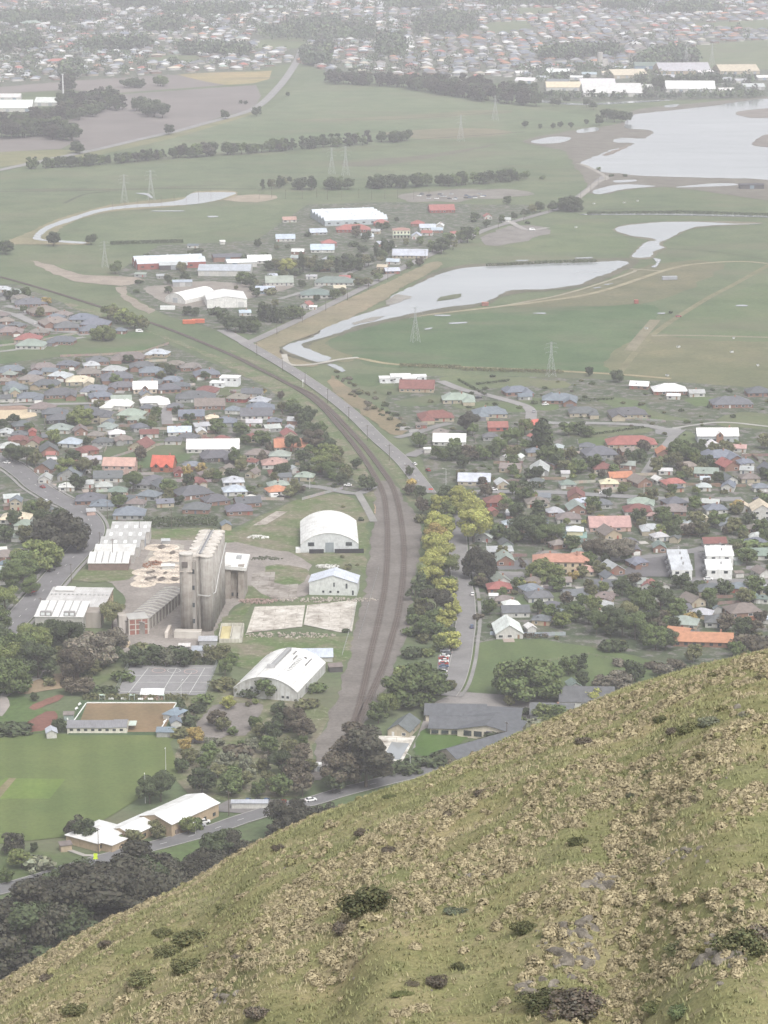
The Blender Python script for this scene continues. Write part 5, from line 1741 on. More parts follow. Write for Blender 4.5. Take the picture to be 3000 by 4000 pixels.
boxes('modern_house', 885, 1508, 'white two-storey modern house with flat stepped roofs near the railway', [(2, 2, 12, 9, 5.8), (-5, -3, 9, 8, 3.2)], -10)
boxes('modern_house', 1572, 1492, 'white single-storey modern house of stepped flat-roofed boxes near a green paddock', [(-10, 0, 10, 8, 3.2), (-1, 1, 13, 10, 4.2), (4, -3, 9, 7, 3.4), (11, 2, 9, 7, 3.6)], 4)
# white house with a dormer, red steep house, two-tone roof
def gable_dormer(u, v, L, W, rc, wc, label, rot=0, h=3.0, rs=4.4, dorm=(0,), dw=3.4, mat='roof_sheet', chim=True):
    p = G(u, v)
    t = thing('gabled_house', (p.x, p.y, 0), R(rot), label, 'house')
    build('wall', MB().gwall(0, 0, L, W, h, rs - .1), 'wall_paint', t, wc)
    r = build('roof', MB().gable(0, 0, L, W, h, rs, over=.5), mat, t, rc)
    for x in dorm:
        wl = MB().gwall(x, -W / 4 - .4, W / 2 + .6, dw, h + .6, dw * .55 - .1, axis='y')
        build('dormer_wall', wl, 'wall_paint', t, (0.3, 0.17, 0.12) if mat == 'roof_sheet' else wc)
        build('dormer_roof', MB().gable(x, -W / 4 - .4, W / 2 + .6, dw, h + .6, dw * .55, axis='y', over=.35), mat, t, rc)
        block('window', t, (x, -W / 2 - .78, h + .5), (1.4, .1, 1.5), 'glass')
    n = int(L / 3.5)
    for i in range(n):
        block('window', t, (-L / 2 + (i + .5) * L / n, -W / 2 - .05, 1.5), (1.5, .1, 1.3), 'glass')
    if chim:
        block('chimney', r, (L * .3, .4, h + rs + .2), (.8, .8, 2), 'wall_paint', (0.35, 0.2, 0.15))
    foot(p.x, p.y, L, W, R(rot))
gable_dormer(568, 1532, 15, 9, (0.82, 0.82, 0.81), (0.6, 0.5, 0.4), 'bright white steep-roofed house with a brown pointed dormer', 4)
gable_dormer(640, 1836, 12, 11, (0.5, 0.12, 0.08), (0.34, 0.14, 0.09), 'bright red steep-roofed brick house with pointed dormers beside a grass paddock', -8, 3, 5.6, (-3, 3), 3, 'roof_tile')
gable_dormer(2072, 1674, 10, 8, (0.5, 0.13, 0.1), (0.55, 0.3, 0.25), 'small red roof beside the tall dark poplars', 30, 2.6, 2.8, (), 3, 'roof_tile', False)
gable_dormer(2800, 1722, 24, 10, (0.72, 0.72, 0.71), (0.4, 0.42, 0.43), 'large white steep-roofed barn house with grey walls and one dormer', 1, 4, 4.0, (1.0,), 4.0)
house(2785, 1733, 58, 'f', 'w', 'w', 4, detail=False)

# long orange-roofed house at the foot of the slope
gable_dormer(2745, 2515, 26, 11, (0.43, 0.215, 0.13), (0.26, 0.15, 0.11), 'long bright orange-roofed house below the grassy slope', -6, 2.6, 3.0, (), 3, 'roof_tile')
gable_dormer(2654, 2492, 10, 14, (0.43, 0.215, 0.13), (0.28, 0.3, 0.31), 'orange-roofed wing joined to the long orange-roofed house', -22, 2.6, 2.6, (), 3, 'roof_tile', False)
# large terracotta villa
p = G(2180, 2230)
t = thing('villa', (p.x, p.y, 0), R(-3), 'large two-storey cream villa with terracotta hip roof behind a round tree', 'house')
build('wall', MB().box((0, 0, 3.1), (24, 12, 6.2), ends=False).box((10.5, 6, 3.0), (8, 8, 6.0), ends=False), 'wall_paint', t, (0.56, 0.46, 0.32))
r = build('roof', MB().hip(0, 0, 24, 12, 6.2, 2.6, over=.6).hip(10.5, 4, 8, 14, 6.15, 2.0, axis='y', over=.6), 'roof_tile', t, (0.42, 0.22, 0.16))
for st in (1.6, 4.6):
    for i in range(7):
        block('window', t, (-10.5 + 3.5 * i, -6.05, st), (1.2, .1, 1.6), 'glass')
for x in (-4, 9):
    block('chimney', r, (x, 1, 8.8), (1, .9, 2), 'wall_paint', (0.3, 0.17, 0.13))
foot(p.x, p.y, 26, 18, R(-3))
# two-tone white over green house
p = G(2245, 2110)
t = thing('two_tone_house', (p.x, p.y, 0), R(-4), 'two-storey house with white upper roof over green lower roof', 'house')
build('wall', MB().box((0, 0, 1.5), (11, 11, 3), ends=False).box((0, 0, 4), (8, 8, 3.6), ends=False), 'wall_paint', t, (0.6, 0.55, 0.36))
build('lower_roof', MB().hip(0, 0, 11, 11, 2.9, 1.6, over=.7), 'roof_sheet', t, (0.2, 0.31, 0.28))
build('upper_roof', MB().hip(0, 0, 8, 8, 5.8, 1.9, over=.5), 'roof_sheet', t, (0.68, 0.72, 0.76))
for i in range(3):
    block('window', t, (-3 + 3 * i, -5.55, 1.5), (1.3, .1, 1.2), 'glass')
foot(p.x, p.y, 11, 11, 0)
# townhouse rows round the drive
def row_houses(u, v, n, label, rc, dx, dy, w=15, d=7, rot=0, h=5.2):
    p = G(u, v)
    t = thing('townhouse_row', (p.x, p.y, 0), R(rot), label, 'townhouses')
    for i in range(n):
        wl, rf = MB(), MB()
        x, y = dx * i, dy * i
        wl.gwall(x, y, w - .2 * (i % 2), d, h, 1.4)
        rf.gable(x, y, w - .2 * (i % 2), d - .9, h + .02 * i, 1.5, over=.4)
        ww = build('unit_wall', wl, 'wall_paint', t, (0.68, 0.68, 0.66))
        build('roof', rf, 'roof_sheet', ww, rc)
        block('window', ww, (x - w / 4, y - d / 2 - .05, 3.9), (1.8, .1, 1.3), 'glass')
        block('window', ww, (x + w / 4, y - d / 2 - .05, 3.9), (1.8, .1, 1.3), 'glass')
        block('balcony', ww, (x - w / 2 - .8, y, 2.7), (1.6, 3.4, 1.0), 'painted', (0.2, 0.2, 0.21))
        block('chimney', ww, (x + w * .1, y + 1, h + 1.9), (.7, .7, 1.4), 'painted', (0.3, 0.3, 0.3))
    foot(p.x + dx * (n - 1) / 2, p.y + dy * (n - 1) / 2, w + abs(dx) * n, d + abs(dy) * n, R(rot))
row_houses(2660, 2258, 4, 'row of pale grey roofed townhouses beside the dark car park', (0.46, 0.48, 0.51), .25, 9.6, 9.5, 9.2)
row_houses(2806, 2256, 2, 'white-roofed townhouses at the street end of the drive', (0.74, 0.75, 0.76), .5, 9.6, 12, 9)
row_houses(2808, 2202, 2, 'white-roofed townhouses beside the drive, behind the first pair', (0.74, 0.75, 0.76), .5, 9.6, 13, 9)

# museum sheds with several ridges
def multi(u, v, L, ridges, rw, h, rs, rc, wc, label, rot, name='exhibition_shed'):
    p = G(u, v)
    t = thing(name, (p.x, p.y, 0), R(rot), label, 'shed')
    W = ridges * rw
    wl, rf = MB(), MB()
    for i in range(ridges):
        y = -W / 2 + (i + .5) * rw
        wl.gwall(0, y, L, rw, h, rs - .1)
        r = build('roof', MB().gable(0, y, L, rw - .7, h + .02 * (i % 2), rs, over=.35), 'roof_sheet', t, rc)
        for k in range(3):
            block('roof_vent', r, (-L / 3 + k * L / 3, y, h + rs + .1), (1.2, .8, .7), 'painted', (0.6, 0.62, 0.64))
    build('wall', wl, 'wall_paint', t, wc)
    for i in range(ridges):
        block('door', t, (-L / 2 - .06, -W / 2 + (i + .5) * rw, 1.8), (.12, 3, 3.4), 'painted', (0.3, 0.32, 0.34))
    for i in range(int(L / 8)):
        block('window', t, (-L / 2 + 4 + 8 * i, -W / 2 - .06, 2.4), (2.4, .12, 1.2), 'glass')
    foot(p.x, p.y, L, W, R(rot))
multi(1362, 862, 58, 5, 12, 5, 3.2, (0.56, 0.6, 0.66), (0.4, 0.44, 0.46), 'large pale blue shed with five parallel ridges in the museum village', 14)
multi(660, 1040, 56, 2, 14, 5, 3.4, (0.55, 0.6, 0.66), (0.3, 0.1, 0.08), 'long pale-roofed red-walled shed with two parallel ridges', 14)
# vaulted white store and the big white hall beside it
p = G(745, 1170)
t = thing('vaulted_store', (p.x, p.y, 0), R(-34), 'white curved-roof store beside the big white hall', 'store')
rf, prof = vault(38, 19, 3.0, 4.6)
link('roof', rf.mesh('roof'), 'roof_sheet', t, (0.8, 0.8, 0.78))
build('wall', vault_walls(38, 19, 3.0, prof), 'wall_paint', t, (0.66, 0.65, 0.62))
block('door', t, (0, -19.1, 2), (4.5, .14, 4), 'painted', (0.4, 0.42, 0.43))
foot(p.x, p.y, 19, 38, R(-34))
p = G(880, 1188)
t = thing('white_hall', (p.x, p.y, 0), R(8), 'big plain white hall with low gable beside the curved-roof store', 'hall')
build('wall', MB().gwall(0, 0, 34, 30, 6.5, 2.2, axis='y'), 'wall_paint', t, (0.72, 0.71, 0.68))
build('roof', MB().gable(0, 0, 34, 30, 6.5, 2.4, axis='y', over=.3), 'roof_sheet', t, (0.72, 0.72, 0.71))
for x in (-10, -2, 7):
    block('panel_joint', t, (x, -17.03, 3.5), (.25, .06, 6.6), 'painted', (0.5, 0.49, 0.47))
block('roller_door', t, (10.5, -17.05, 2.2), (4.4, .1, 4.4), 'painted', (0.5, 0.5, 0.49))
foot(p.x, p.y, 30, 34, R(8))
# verandahed hotel
p = G(1567, 928)
t = thing('old_hotel', (p.x, p.y, 0), R(4), 'two-storey cream hotel with green verandah in the museum village', 'hotel')
build('wall', MB().box((0, 0, 3.6), (15, 11, 7.2)), 'wall_paint', t, (0.62, 0.6, 0.47))
build('roof', MB().hip(0, 0, 15, 11, 7.3, 1.6, over=.3), 'roof_sheet', t, (0.36, 0.2, 0.17))
block('verandah_roof', t, (0, -6.6, 3.4), (16, 2.4, .2), 'painted', (0.3, 0.42, 0.36))
for i in range(6):
    block('verandah_post', t, (-7.5 + 3 * i, -7.6, 1.7), (.18, .18, 3.4), 'painted', (0.7, 0.7, 0.66))
for st in (1.6, 5.2):
    for i in range(5):
        block('window', t, (-6 + 3 * i, -5.56, st), (1.3, .1, 1.8), 'glass')
foot(p.x, p.y, 16, 14, R(4))
# ------------------------------------------------------------------ more houses between the ones that stand out
_RP = np.array([(p.x, p.y, hw) for ln, hw in ROADS for p in ln])
def near_road(x, y, pad):
    return bool((np.hypot(_RP[:, 0] - x, _RP[:, 1] - y) < _RP[:, 2] + pad).any())
def inside(poly, x, y):
    c = False
    for (x0, y0), (x1, y1) in zip(poly, poly[1:] + poly[:1]):
        if (y0 > y) != (y1 > y) and x < (x1 - x0) * (y - y0) / (y1 - y0) + x0:
            c = not c
    return c
def clear_lot(u, v):
    return any(inside(q, u, v) for q in ([(420, 1755), (640, 1725), (780, 1730), (720, 1800), (580, 1830), (430, 1795)], [(-60, 1345), (560, 1300), (640, 1330), (420, 1385), (-60, 1420)], [(200, 1555), (350, 1545), (350, 1575), (210, 1590)],
                                         [(-40, 1585), (140, 1585), (145, 1640), (-40, 1640)], [(1730, 1475), (2130, 1475), (2130, 1520), (1790, 1520)], [(2210, 1675), (2530, 1668), (2530, 1710), (2270, 1710)], [(2400, 2255), (2494, 2187), (2620, 2172), (2612, 2256)]))

def fill_houses(poly, n, shapes, roofs, walls, size, seed):
    rr = random.Random(seed)
    us = [p[0] for p in poly]; vs = [p[1] for p in poly]
    k = tries = 0
    while k < n and tries < n * 60:
        tries += 1
        u, v = rr.uniform(max(min(us), -20), min(max(us), 3020)), rr.uniform(min(vs), max(vs))
        if not inside(poly, u, v) or clear_lot(u, v):
            continue
        L = rr.uniform(*size)
        p = G(u, v, 3.5)
        if in_foot(p.x, p.y, L * .62) or near_road(p.x, p.y, L * .6):
            continue
        house(u, v, L * PXM(v, 3.5), rr.choice(shapes), rr.choice(roofs), rr.choice(walls), rr.uniform(-20, 25))
        k += 1
fill_houses([(0, 1440), (600, 1400), (1000, 1520), (1170, 1640), (1260, 1780), (1130, 1930), (640, 1980), (400, 1990), (150, 1870), (0, 1780)], 46, 'hxhgf', 'nntbbkmek', 'kkcwgy', (9, 15), 3)
fill_houses([(1880, 2470), (1900, 1960), (2060, 1720), (3020, 1760), (3020, 2440), (2650, 2470), (2480, 2400), (2080, 2440)], 64, 'hxhgf', 'nnttbbkkme', 'kkcwgyw', (9, 15), 4)
fill_houses([(0, 1900), (140, 1930), (250, 2040), (180, 2200), (0, 2330)], 8, 'hg', 'ntbk', 'wck', (9, 13), 5)
fill_houses([(0, 1130), (200, 1190), (420, 1270), (300, 1290), (0, 1290)], 10, 'hx', 'ntb', 'kg', (11, 15), 6)
fill_houses([(1100, 900), (1900, 850), (1800, 930), (1300, 1120), (1150, 1130)], 10, 'gh', 'lkrw', 'wck', (8, 14), 7)
# ------------------------------------------------------------------ trees, shrubs and hedges
def leaf_quads(P, Nrm, S, rng, ns=.38):
    """one leaf clump (quad) at each point, facing roughly along Nrm"""
    n = len(P)
    Nn = Nrm + rng.normal(0, ns, (n, 3))
    Nn /= np.linalg.norm(Nn, axis=1)[:, None] + 1e-9
    A = np.cross(Nn, rng.normal(0, 1, (n, 3)))
    A /= np.linalg.norm(A, axis=1)[:, None] + 1e-9
    B = np.cross(Nn, A)
    S = np.asarray(S)[:, None]
    asp = rng.uniform(.55, 1.0, (n, 1))
    bend = Nn * S * rng.uniform(-.35, .35, (n, 1))
    V = np.stack([P - A * S - B * S * asp, P + A * S * .8 - B * S * asp * .7 + bend, P + A * S + B * S * asp, P - A * S * .7 + B * S * asp * .9 - bend], 1).reshape(-1, 3)
    F = np.arange(n * 4).reshape(n, 4)
    return V, F
def crown_points(kind, n, rng):
    """points and outward normals in a crown of unit height (0..1)"""
    if kind == 'round':
        nl = 22
        a = rng.uniform(0, 6.283, nl)
        zz = rng.uniform(.3, .84, nl)
        rr = .34 * np.sqrt(np.clip(1 - ((zz - .52) / .46) ** 2, .05, 1)) * rng.uniform(.55, 1.1, nl)
        C = np.stack([rr * np.cos(a), rr * np.sin(a), zz], 1)
        Rl = rng.uniform(.12, .2, nl)
    elif kind == 'spread':
        nl = 60
        a = rng.uniform(0, 6.283, nl)
        r0 = np.sqrt(rng.uniform(0, 1, nl)) * .5
        zz = .13 + .66 * np.sqrt(np.clip(1 - (r0 / .58) ** 2, 0, 1)) * rng.uniform(.1, 1.05, nl)
        C = np.stack([r0 * np.cos(a), r0 * np.sin(a), zz], 1)
        Rl = rng.uniform(.11, .19, nl)
    elif kind == 'pine':
        nl = 26
        zz = rng.uniform(.16, .97, nl)
        a = rng.uniform(0, 6.283, nl)
        r0 = (.26 * (1 - zz) ** .6 + .05) * rng.uniform(.3, 1.25, nl)
        C = np.stack([r0 * np.cos(a), r0 * np.sin(a), zz], 1)
        Rl = rng.uniform(.06, .13, nl)
    elif kind == 'column':
        nl = 16
        zz = np.linspace(.1, .93, nl)
        a = rng.uniform(0, 6.283, nl)
        r0 = rng.uniform(0, .06, nl)
        C = np.stack([r0 * np.cos(a), r0 * np.sin(a), zz], 1)
        Rl = .1 * np.sqrt(np.clip(1 - ((zz - .45) / .6) ** 2, .12, 1)) + .02
    else:  # bush
        nl = 11
        a = rng.uniform(0, 6.283, nl)
        r0 = np.sqrt(rng.uniform(0, 1, nl)) * .5
        C = np.stack([r0 * np.cos(a), r0 * np.sin(a), rng.uniform(.25, .62, nl) * (1.1 - r0)], 1)
        Rl = rng.uniform(.22, .36, nl)
    w = Rl ** 2
    idx = rng.choice(nl, n, p=w / w.sum())
    D = rng.normal(0, 1, (n, 3))
    D /= np.linalg.norm(D, axis=1)[:, None]
    rad = Rl[idx] * (1 - .45 * rng.random(n) ** 2.2)
    sq = np.array([1, 1, .8]) if kind != 'column' else np.array([1, 1, 1.5])
    P = C[idx] + D * rad[:, None] * sq
    P[:, 2] = np.maximum(P[:, 2], .02)
    tint = rng.uniform(.82, 1.2, nl)[idx]
    return P, D, tint, C, Rl
def crown_mesh(name, kind, n, size, seed, hue=.08):
    rng = np.random.default_rng(seed)
    P, D, tint, C, Rl = crown_points(kind, n, rng)
    V, F = leaf_quads(P, D, rng.uniform(.6, 1.3, n) * size, rng)
    val = tint * rng.uniform(.72, 1.3, n)
    cols = np.stack([val * rng.uniform(1 - hue, 1 + hue, n), val, val * rng.uniform(1 - hue, 1 + hue, n)], 1)
    return np_mesh(name, V, F, 'foliage', cols), C
def trunk_mesh(name, C, kind, seed):
    rng = random.Random(seed)
    mb = MB()
    top = {'round': .55, 'spread': .4, 'pine': .93, 'column': .8, 'bush': .3}[kind]
    r = {'round': .028, 'spread': .04, 'pine': .024, 'column': .02, 'bush': .03}[kind]
    mb.cyl((0, 0), r, -.02, top, 7, r * .45)
    for c in list(C)[:9]:
        z0 = max(.12, min(top * .95, c[2] * .62))
        mb.bar((0, 0, z0), tuple(c), r * .55)
    m = mb.mesh(name)
    m.materials.append(MATS['bark'])
    return m
KINDS = {}
for kd, n, size, nv in (('round', 2000, .036, 6), ('spread', 8000, .026, 3), ('pine', 1500, .032, 4), ('dense', 6500, .0175, 4), ('ragged', 5500, .0165, 4), ('column', 750, .034, 3), ('bush', 420, .085, 4)):
    KINDS[kd] = []
    for i in range(nv):
        base = {'dense': 'round', 'ragged': 'pine'}.get(kd, kd)
        m, C = crown_mesh('crown', base, n, size, 100 * len(KINDS) + i)
        KINDS[kd].append((m, trunk_mesh('trunk', C, base, i)))
TC = {'d': ((0.066, 0.083, 0.041), 'dark green'), 'g': ((0.1, 0.13, 0.05), 'green'), 'l': ((0.148, 0.175, 0.062), 'light green'), 'y': ((0.275, 0.28, 0.085), 'yellow-green'),
      'o': ((0.33, 0.25, 0.09), 'golden'), 'm': ((0.105, 0.09, 0.064), 'reddish-brown'), 'v': ((0.13, 0.132, 0.064), 'olive'), 's': ((0.16, 0.168, 0.115), 'grey-green'),
      'w': ((0.155, 0.14, 0.106), 'bare grey-brown'), 'p': ((0.058, 0.056, 0.04), 'dark')}
TREES = []
TNAME = {'round': 'broadleaf_tree', 'spread': 'broadleaf_tree', 'pine': 'pine_tree', 'column': 'poplar_tree', 'bush': 'shrub'}
def tree_at(x, y, h, kind, col, wide=1.0, name=None, z=0.0, parts=True, group=None):
    cm, tm = RNG.choice(KINDS[{'round': 'dense', 'pine': 'ragged'}.get(kind, kind) if h >= 10.5 and y < 1700 else kind])
    nm = name or TNAME[kind]
    t = thing(nm, (x, y, z), RNG.uniform(0, 6.28))
    j = RNG.uniform(.88, 1.14)
    c = link('crown', cm, None, t, tuple(k * j for k in TC[col][0]))
    c.scale = (h * wide, h * wide, h)
    if parts:
        k = link('stem' if kind == 'bush' else 'trunk', tm, None, t)
        k.scale = (h * min(wide, 1.2), h * min(wide, 1.2), h)
    TREES.append((t, x, y, h, kind, col, nm, group))
    return t
def trees(text, name=None, shrub='shrub', **kw):
    for ln in text.strip().splitlines():
        a = ln.split()
        p = G(float(a[0]), float(a[1]))
        kd = {'r': 'round', 's': 'spread', 'p': 'pine', 'c': 'column', 'b': 'bush'}[a[3]]
        tree_at(p.x, p.y, float(a[2]), kd, a[4], float(a[5]) if len(a) > 5 else RNG.uniform(.85, 1.15), name=shrub if kd == 'bush' else name if kd in ('round', 'spread') else None, **kw)
# avenue and verges of the street beside the yard
trees('''
1712 2118 16 r y 1.15
1704 2150 14 r o 1.15
1712 2182 15 r y 1.2
1722 2236 15 r y 1.15
1730 2090 12 r l 1.2
1752 2252 12 r l 1.1
1690 2254 13 r y 1.2
1672 2294 11 r l 1.2
1742 2334 10 r y 1.1
1740 2452 9 r y 1.2
1720 2544 8 r l 1.2
1690 2304 13 r y 1.2
1642 2330 12 c d 1.6
1622 2350 10 p d 1.2
1706 2404 14 r p 1.2
1766 2376 7 r y 1
1772 2412 8 r y 1.1
1692 2440 9 r g 1.2
1660 2496 9 r g 1.3
1702 2500 9 r g 1.2
1730 2466 7 r y 1
1758 2540 9 r y 1.25
1620 2440 7 b g
1640 2400 8 r v
1812 2010 16 r y 1.2
1838 2056 16 r y 1.15
1850 2118 19 r y 1.2
1800 1990 11 r y 1.1
1722 2010 11 r y 1.2
1752 2020 10 r l 1.1
1800 1965 9 r l
1680 1985 7 b d
1650 2008 9 r m
1872 2264 18 s p .8
1640 2040 6 b v
1690 2060 9 r d
1900 2050 8 r m
2055 2728 20 s g 1.3
1630 2745 19 s g 1.3
1505 2800 11 r l 1.1
1478 2826 10 r g 1
1760 2700 5 r v
1430 3078 24 p p 1.7
1388 3056 22 p m 1.6
1330 3086 16 r m 1.1
1300 3100 10 r d
1460 3040 15 p p 1.4
1545 2740 6 b m 1.6
1700 2806 4 b d 1.4
1722 2852 3 b v 1.6
2015 2822 4 b g 1.6
1660 2790 5 r g 1
2050 2790 4 b d 1.5
1990 2760 5 r v 1
1590 3016 6 b d 1.6
1640 3000 6 b d 1.8
1550 3022 6 b d 1.4
1690 2985 6 b d 1.6
1740 2975 5 b m 1.6
1790 2965 5 b v 1.6
1850 2945 6 b d 1.6
1900 2920 5 b v 1.6
1960 2885 6 b d 1.8
2090 2850 6 b s 1.6
2120 2820 8 r l 1.3
2170 2818 8 r g 1.3
2140 2735 8 r y 1.2
2310 2750 7 r y 1.3
2270 2690 8 r d 1
2220 2640 9 r g 1
2260 2630 9 r d 1
2350 2695 7 r w 1.5
2420 2695 8 r w 1.5
2480 2665 10 r d 1.1
2410 2600 4 b w 1.6
2590 2645 6 r w 1.6
2640 2625 6 r m 1.6
2560 2610 4 b m 1.8
2690 2640 6 b v 1.8
2400 2540 7 b d 1.5
2380 2470 13 r d
2330 2480 12 r g
2430 2490 14 r d
2480 2500 14 r g
2530 2480 13 r d
2560 2540 12 r g
2600 2540 11 r d
2520 2410 13 r g 1.1
2580 2400 14 r d
2450 2440 11 r v
2300 2440 9 r d
2250 2430 9 r g
2190 2440 8 r d
2140 2420 8 r g
2100 2400 8 r d
2080 2300 4 r o 1.3
2035 2300 5 r y 1.5
2130 2270 12 s l 1.35
2240 2275 6 r o 1.1
2380 2200 13 r w 1.2
2440 2195 13 r w 1.2
2320 2190 12 r m 1.2
2480 2290 7 r m
2560 2330 8 r d
''', name='street_tree', shrub='verge_shrub')
# thicket between the courts, the torn store and the yard
trees('''
1092 2800 7 r d 1.2
1120 2856 9.6 c d 2
1085 2870 8.8 c d 2
1150 2862 11.2 r m 1
1190 2890 9.6 r m 1.1
1060 2900 9.6 r d
1042 2730 9.6 r g 1.2
985 2720 6.4 b d 1.4
935 2716 6.4 r v
880 2640 8.0 r g
905 2600 6.4 r g
865 2690 7 b v 1.4
870 2575 7 r v
890 2772 6.4 r y
845 2836 7.2 r m 1.2
872 2860 6.4 r v
1000 2852 6.4 r g
1012 2884 6.4 r v 1.2
1050 2950 8.0 r g
822 2960 6.4 r g 1.2
762 2905 7 r o 1.2
722 2942 6.4 r o
742 2990 7.2 r v
800 3010 7.2 r g
880 3004 7.2 r s 1.2
962 3012 7.2 r s
1030 3020 6.4 r v
1100 3030 11.2 r d
1160 3062 10.4 r m
1182 3112 10.4 r m
1100 3112 8.8 r g 1.2
1010 3112 7.2 r g
790 3102 10.4 r d 1.1
902 3112 10.4 r g 1.1
850 3042 6.4 r v 1.2
952 3082 7.2 r v 1.2
1050 3082 7.2 r v
712 3020 6.4 r d
628 3132 12 r d 1.1
585 3140 11 r d 1.1
980 2940 6.4 r s 1.2
930 2960 7 b m 1.5
1130 2950 7.2 r v
1180 2970 7.2 r m
1210 3020 6.4 r v
332 3292 9 r d 1.1
302 3272 8 r p 1.2
525 3300 6 r v 1.3
470 3304 4 r g
602 3256 6 r v
618 3280 6 r v
700 3216 6.4 c d 1.3
736 3262 7 r l
548 3262 4 r d
760 3240 6 b g
52 3340 9 r p
132 3330 4 r d
86 3392 8 r l 1.3
146 3402 7 b s 1.3
28 3452 6 r g
450 2590 8 r d
745 2830 5 b d 1.4
775 2780 5 b d 1.4
790 2745 5 b g 1.4
700 2872 5 b v 1.6
1240 2700 5 b g 1.6
1200 2760 5 b v 1.8
''', name='thicket_tree', shrub='thicket_shrub')
# dark pines behind the brow of the slope
pin = []
for u, v, h in ((20, 3850, 20), (90, 3830, 22), (160, 3800, 22), (230, 3790, 24), (300, 3760, 24), (370, 3740, 25), (440, 3720, 25), (510, 3690, 25), (570, 3660, 22), (640, 3620, 22), (700, 3580, 18), (760, 3540, 16), (330, 3600, 21),
                (260, 3620, 20), (200, 3660, 18), (120, 3690, 15), (60, 3720, 14), (10, 3740, 13), (420, 3600, 22), (500, 3580, 23), (560, 3560, 22), (620, 3520, 20), (680, 3480, 16), (740, 3450, 13), (810, 3420, 14), (850, 3380, 16), (900, 3360, 16),
                (950, 3330, 15), (1000, 3300, 14), (1040, 3270, 12), (830, 3330, 13), (880, 3310, 15), (1080, 3260, 11), (1130, 3240, 10), (1170, 3222, 12), (1200, 3206, 12), (1270, 3180, 12), (1310, 3190, 12), (1480, 3140, 8), (1515, 3135, 8),
                (470, 3640, 22), (380, 3660, 22), (300, 3680, 22), (220, 3720, 20), (140, 3750, 18), (-40, 3800, 18), (790, 3480, 14), (340, 3500, 18), (590, 3480, 18), (1360, 3160, 7), (-60, 3860, 18), (50, 3790, 17), (530, 3620, 22), (450, 3560, 20), (270, 3560, 17)):
    p = G(u, v)
    k = RNG.random()
    if u > 750:
        v += 45
        p = G(u, v)
    top = np.interp(u, [0, 120, 200, 300, 400, 480, 560, 620, 700, 760, 810, 850, 900, 950, 1000, 1050, 1090, 1150, 1200, 1270, 1310, 1360, 1480], [3520, 3440, 3400, 3350, 3365, 3350, 3295, 3330, 3370, 3370, 3275, 3245, 3235, 3235, 3240, 3225, 3150, 3110, 3140, 3120, 3110, 3110, 3085])
    h = max(4.0, min(26.0, (v - top + RNG.uniform(-45, 10)) / PXM(v) / .95))
    tree_at(p.x, p.y, h, 'pine' if k < .5 else 'round', RNG.choice('pppd'), RNG.uniform(1.3, 1.8) if k < .5 else RNG.uniform(.95, 1.2), name='pine_tree')
# west side of the road and the park
trees('''
236 2150 22 s p 1.15
200 2110 18 r d 1.2
150 2226 18 s l 1.15
90 2270 15 r g 1.3
50 2306 14 r g 1.2
120 2330 11 r g
20 2386 13 r l 1.2
170 2010 9 r v
120 2015 9 r g
60 2060 10 r d
20 2120 10 r d
100 2120 10 r v
200 2526 14 s d 1.2
270 2536 14 r d 1.2
130 2566 15 r l 1.3
60 2590 16 s g 1.1
20 2650 16 r l 1.3
150 2650 17 r d 1.2
30 2710 18 s g 1
345 2612 18 s w 1.1
290 2660 16 r m 1.2
430 2580 15 r w 1.2
440 2456 14 r v 1
412 2510 7 b d
530 2604 9 r d 1.3
600 2596 9 r d 1.3
650 2606 9 r s
720 2606 8 r d 1.2
760 2596 8 r v
830 2596 9 r v
690 2570 7 b d 1.4
560 2560 7 b v 1.6
330 2712 7 r m 1.4
280 2714 7 r m 1.3
400 2716 6 b d 1.4
440 2712 5 b d
480 2660 6 b g 1.4
370 2640 7 r v
190 2680 5 b v
90 2660 4 b v
60 2860 5 b d 2.4
20 2862 5 b d 2.2
230 2862 6 r d
135 2740 4 r d
220 2215 4 b d
-20 2480 14 r g 1.2
-20 2560 15 r d 1.2
420 2216 5 c d 1.6
''', name='park_tree', shrub='park_shrub')
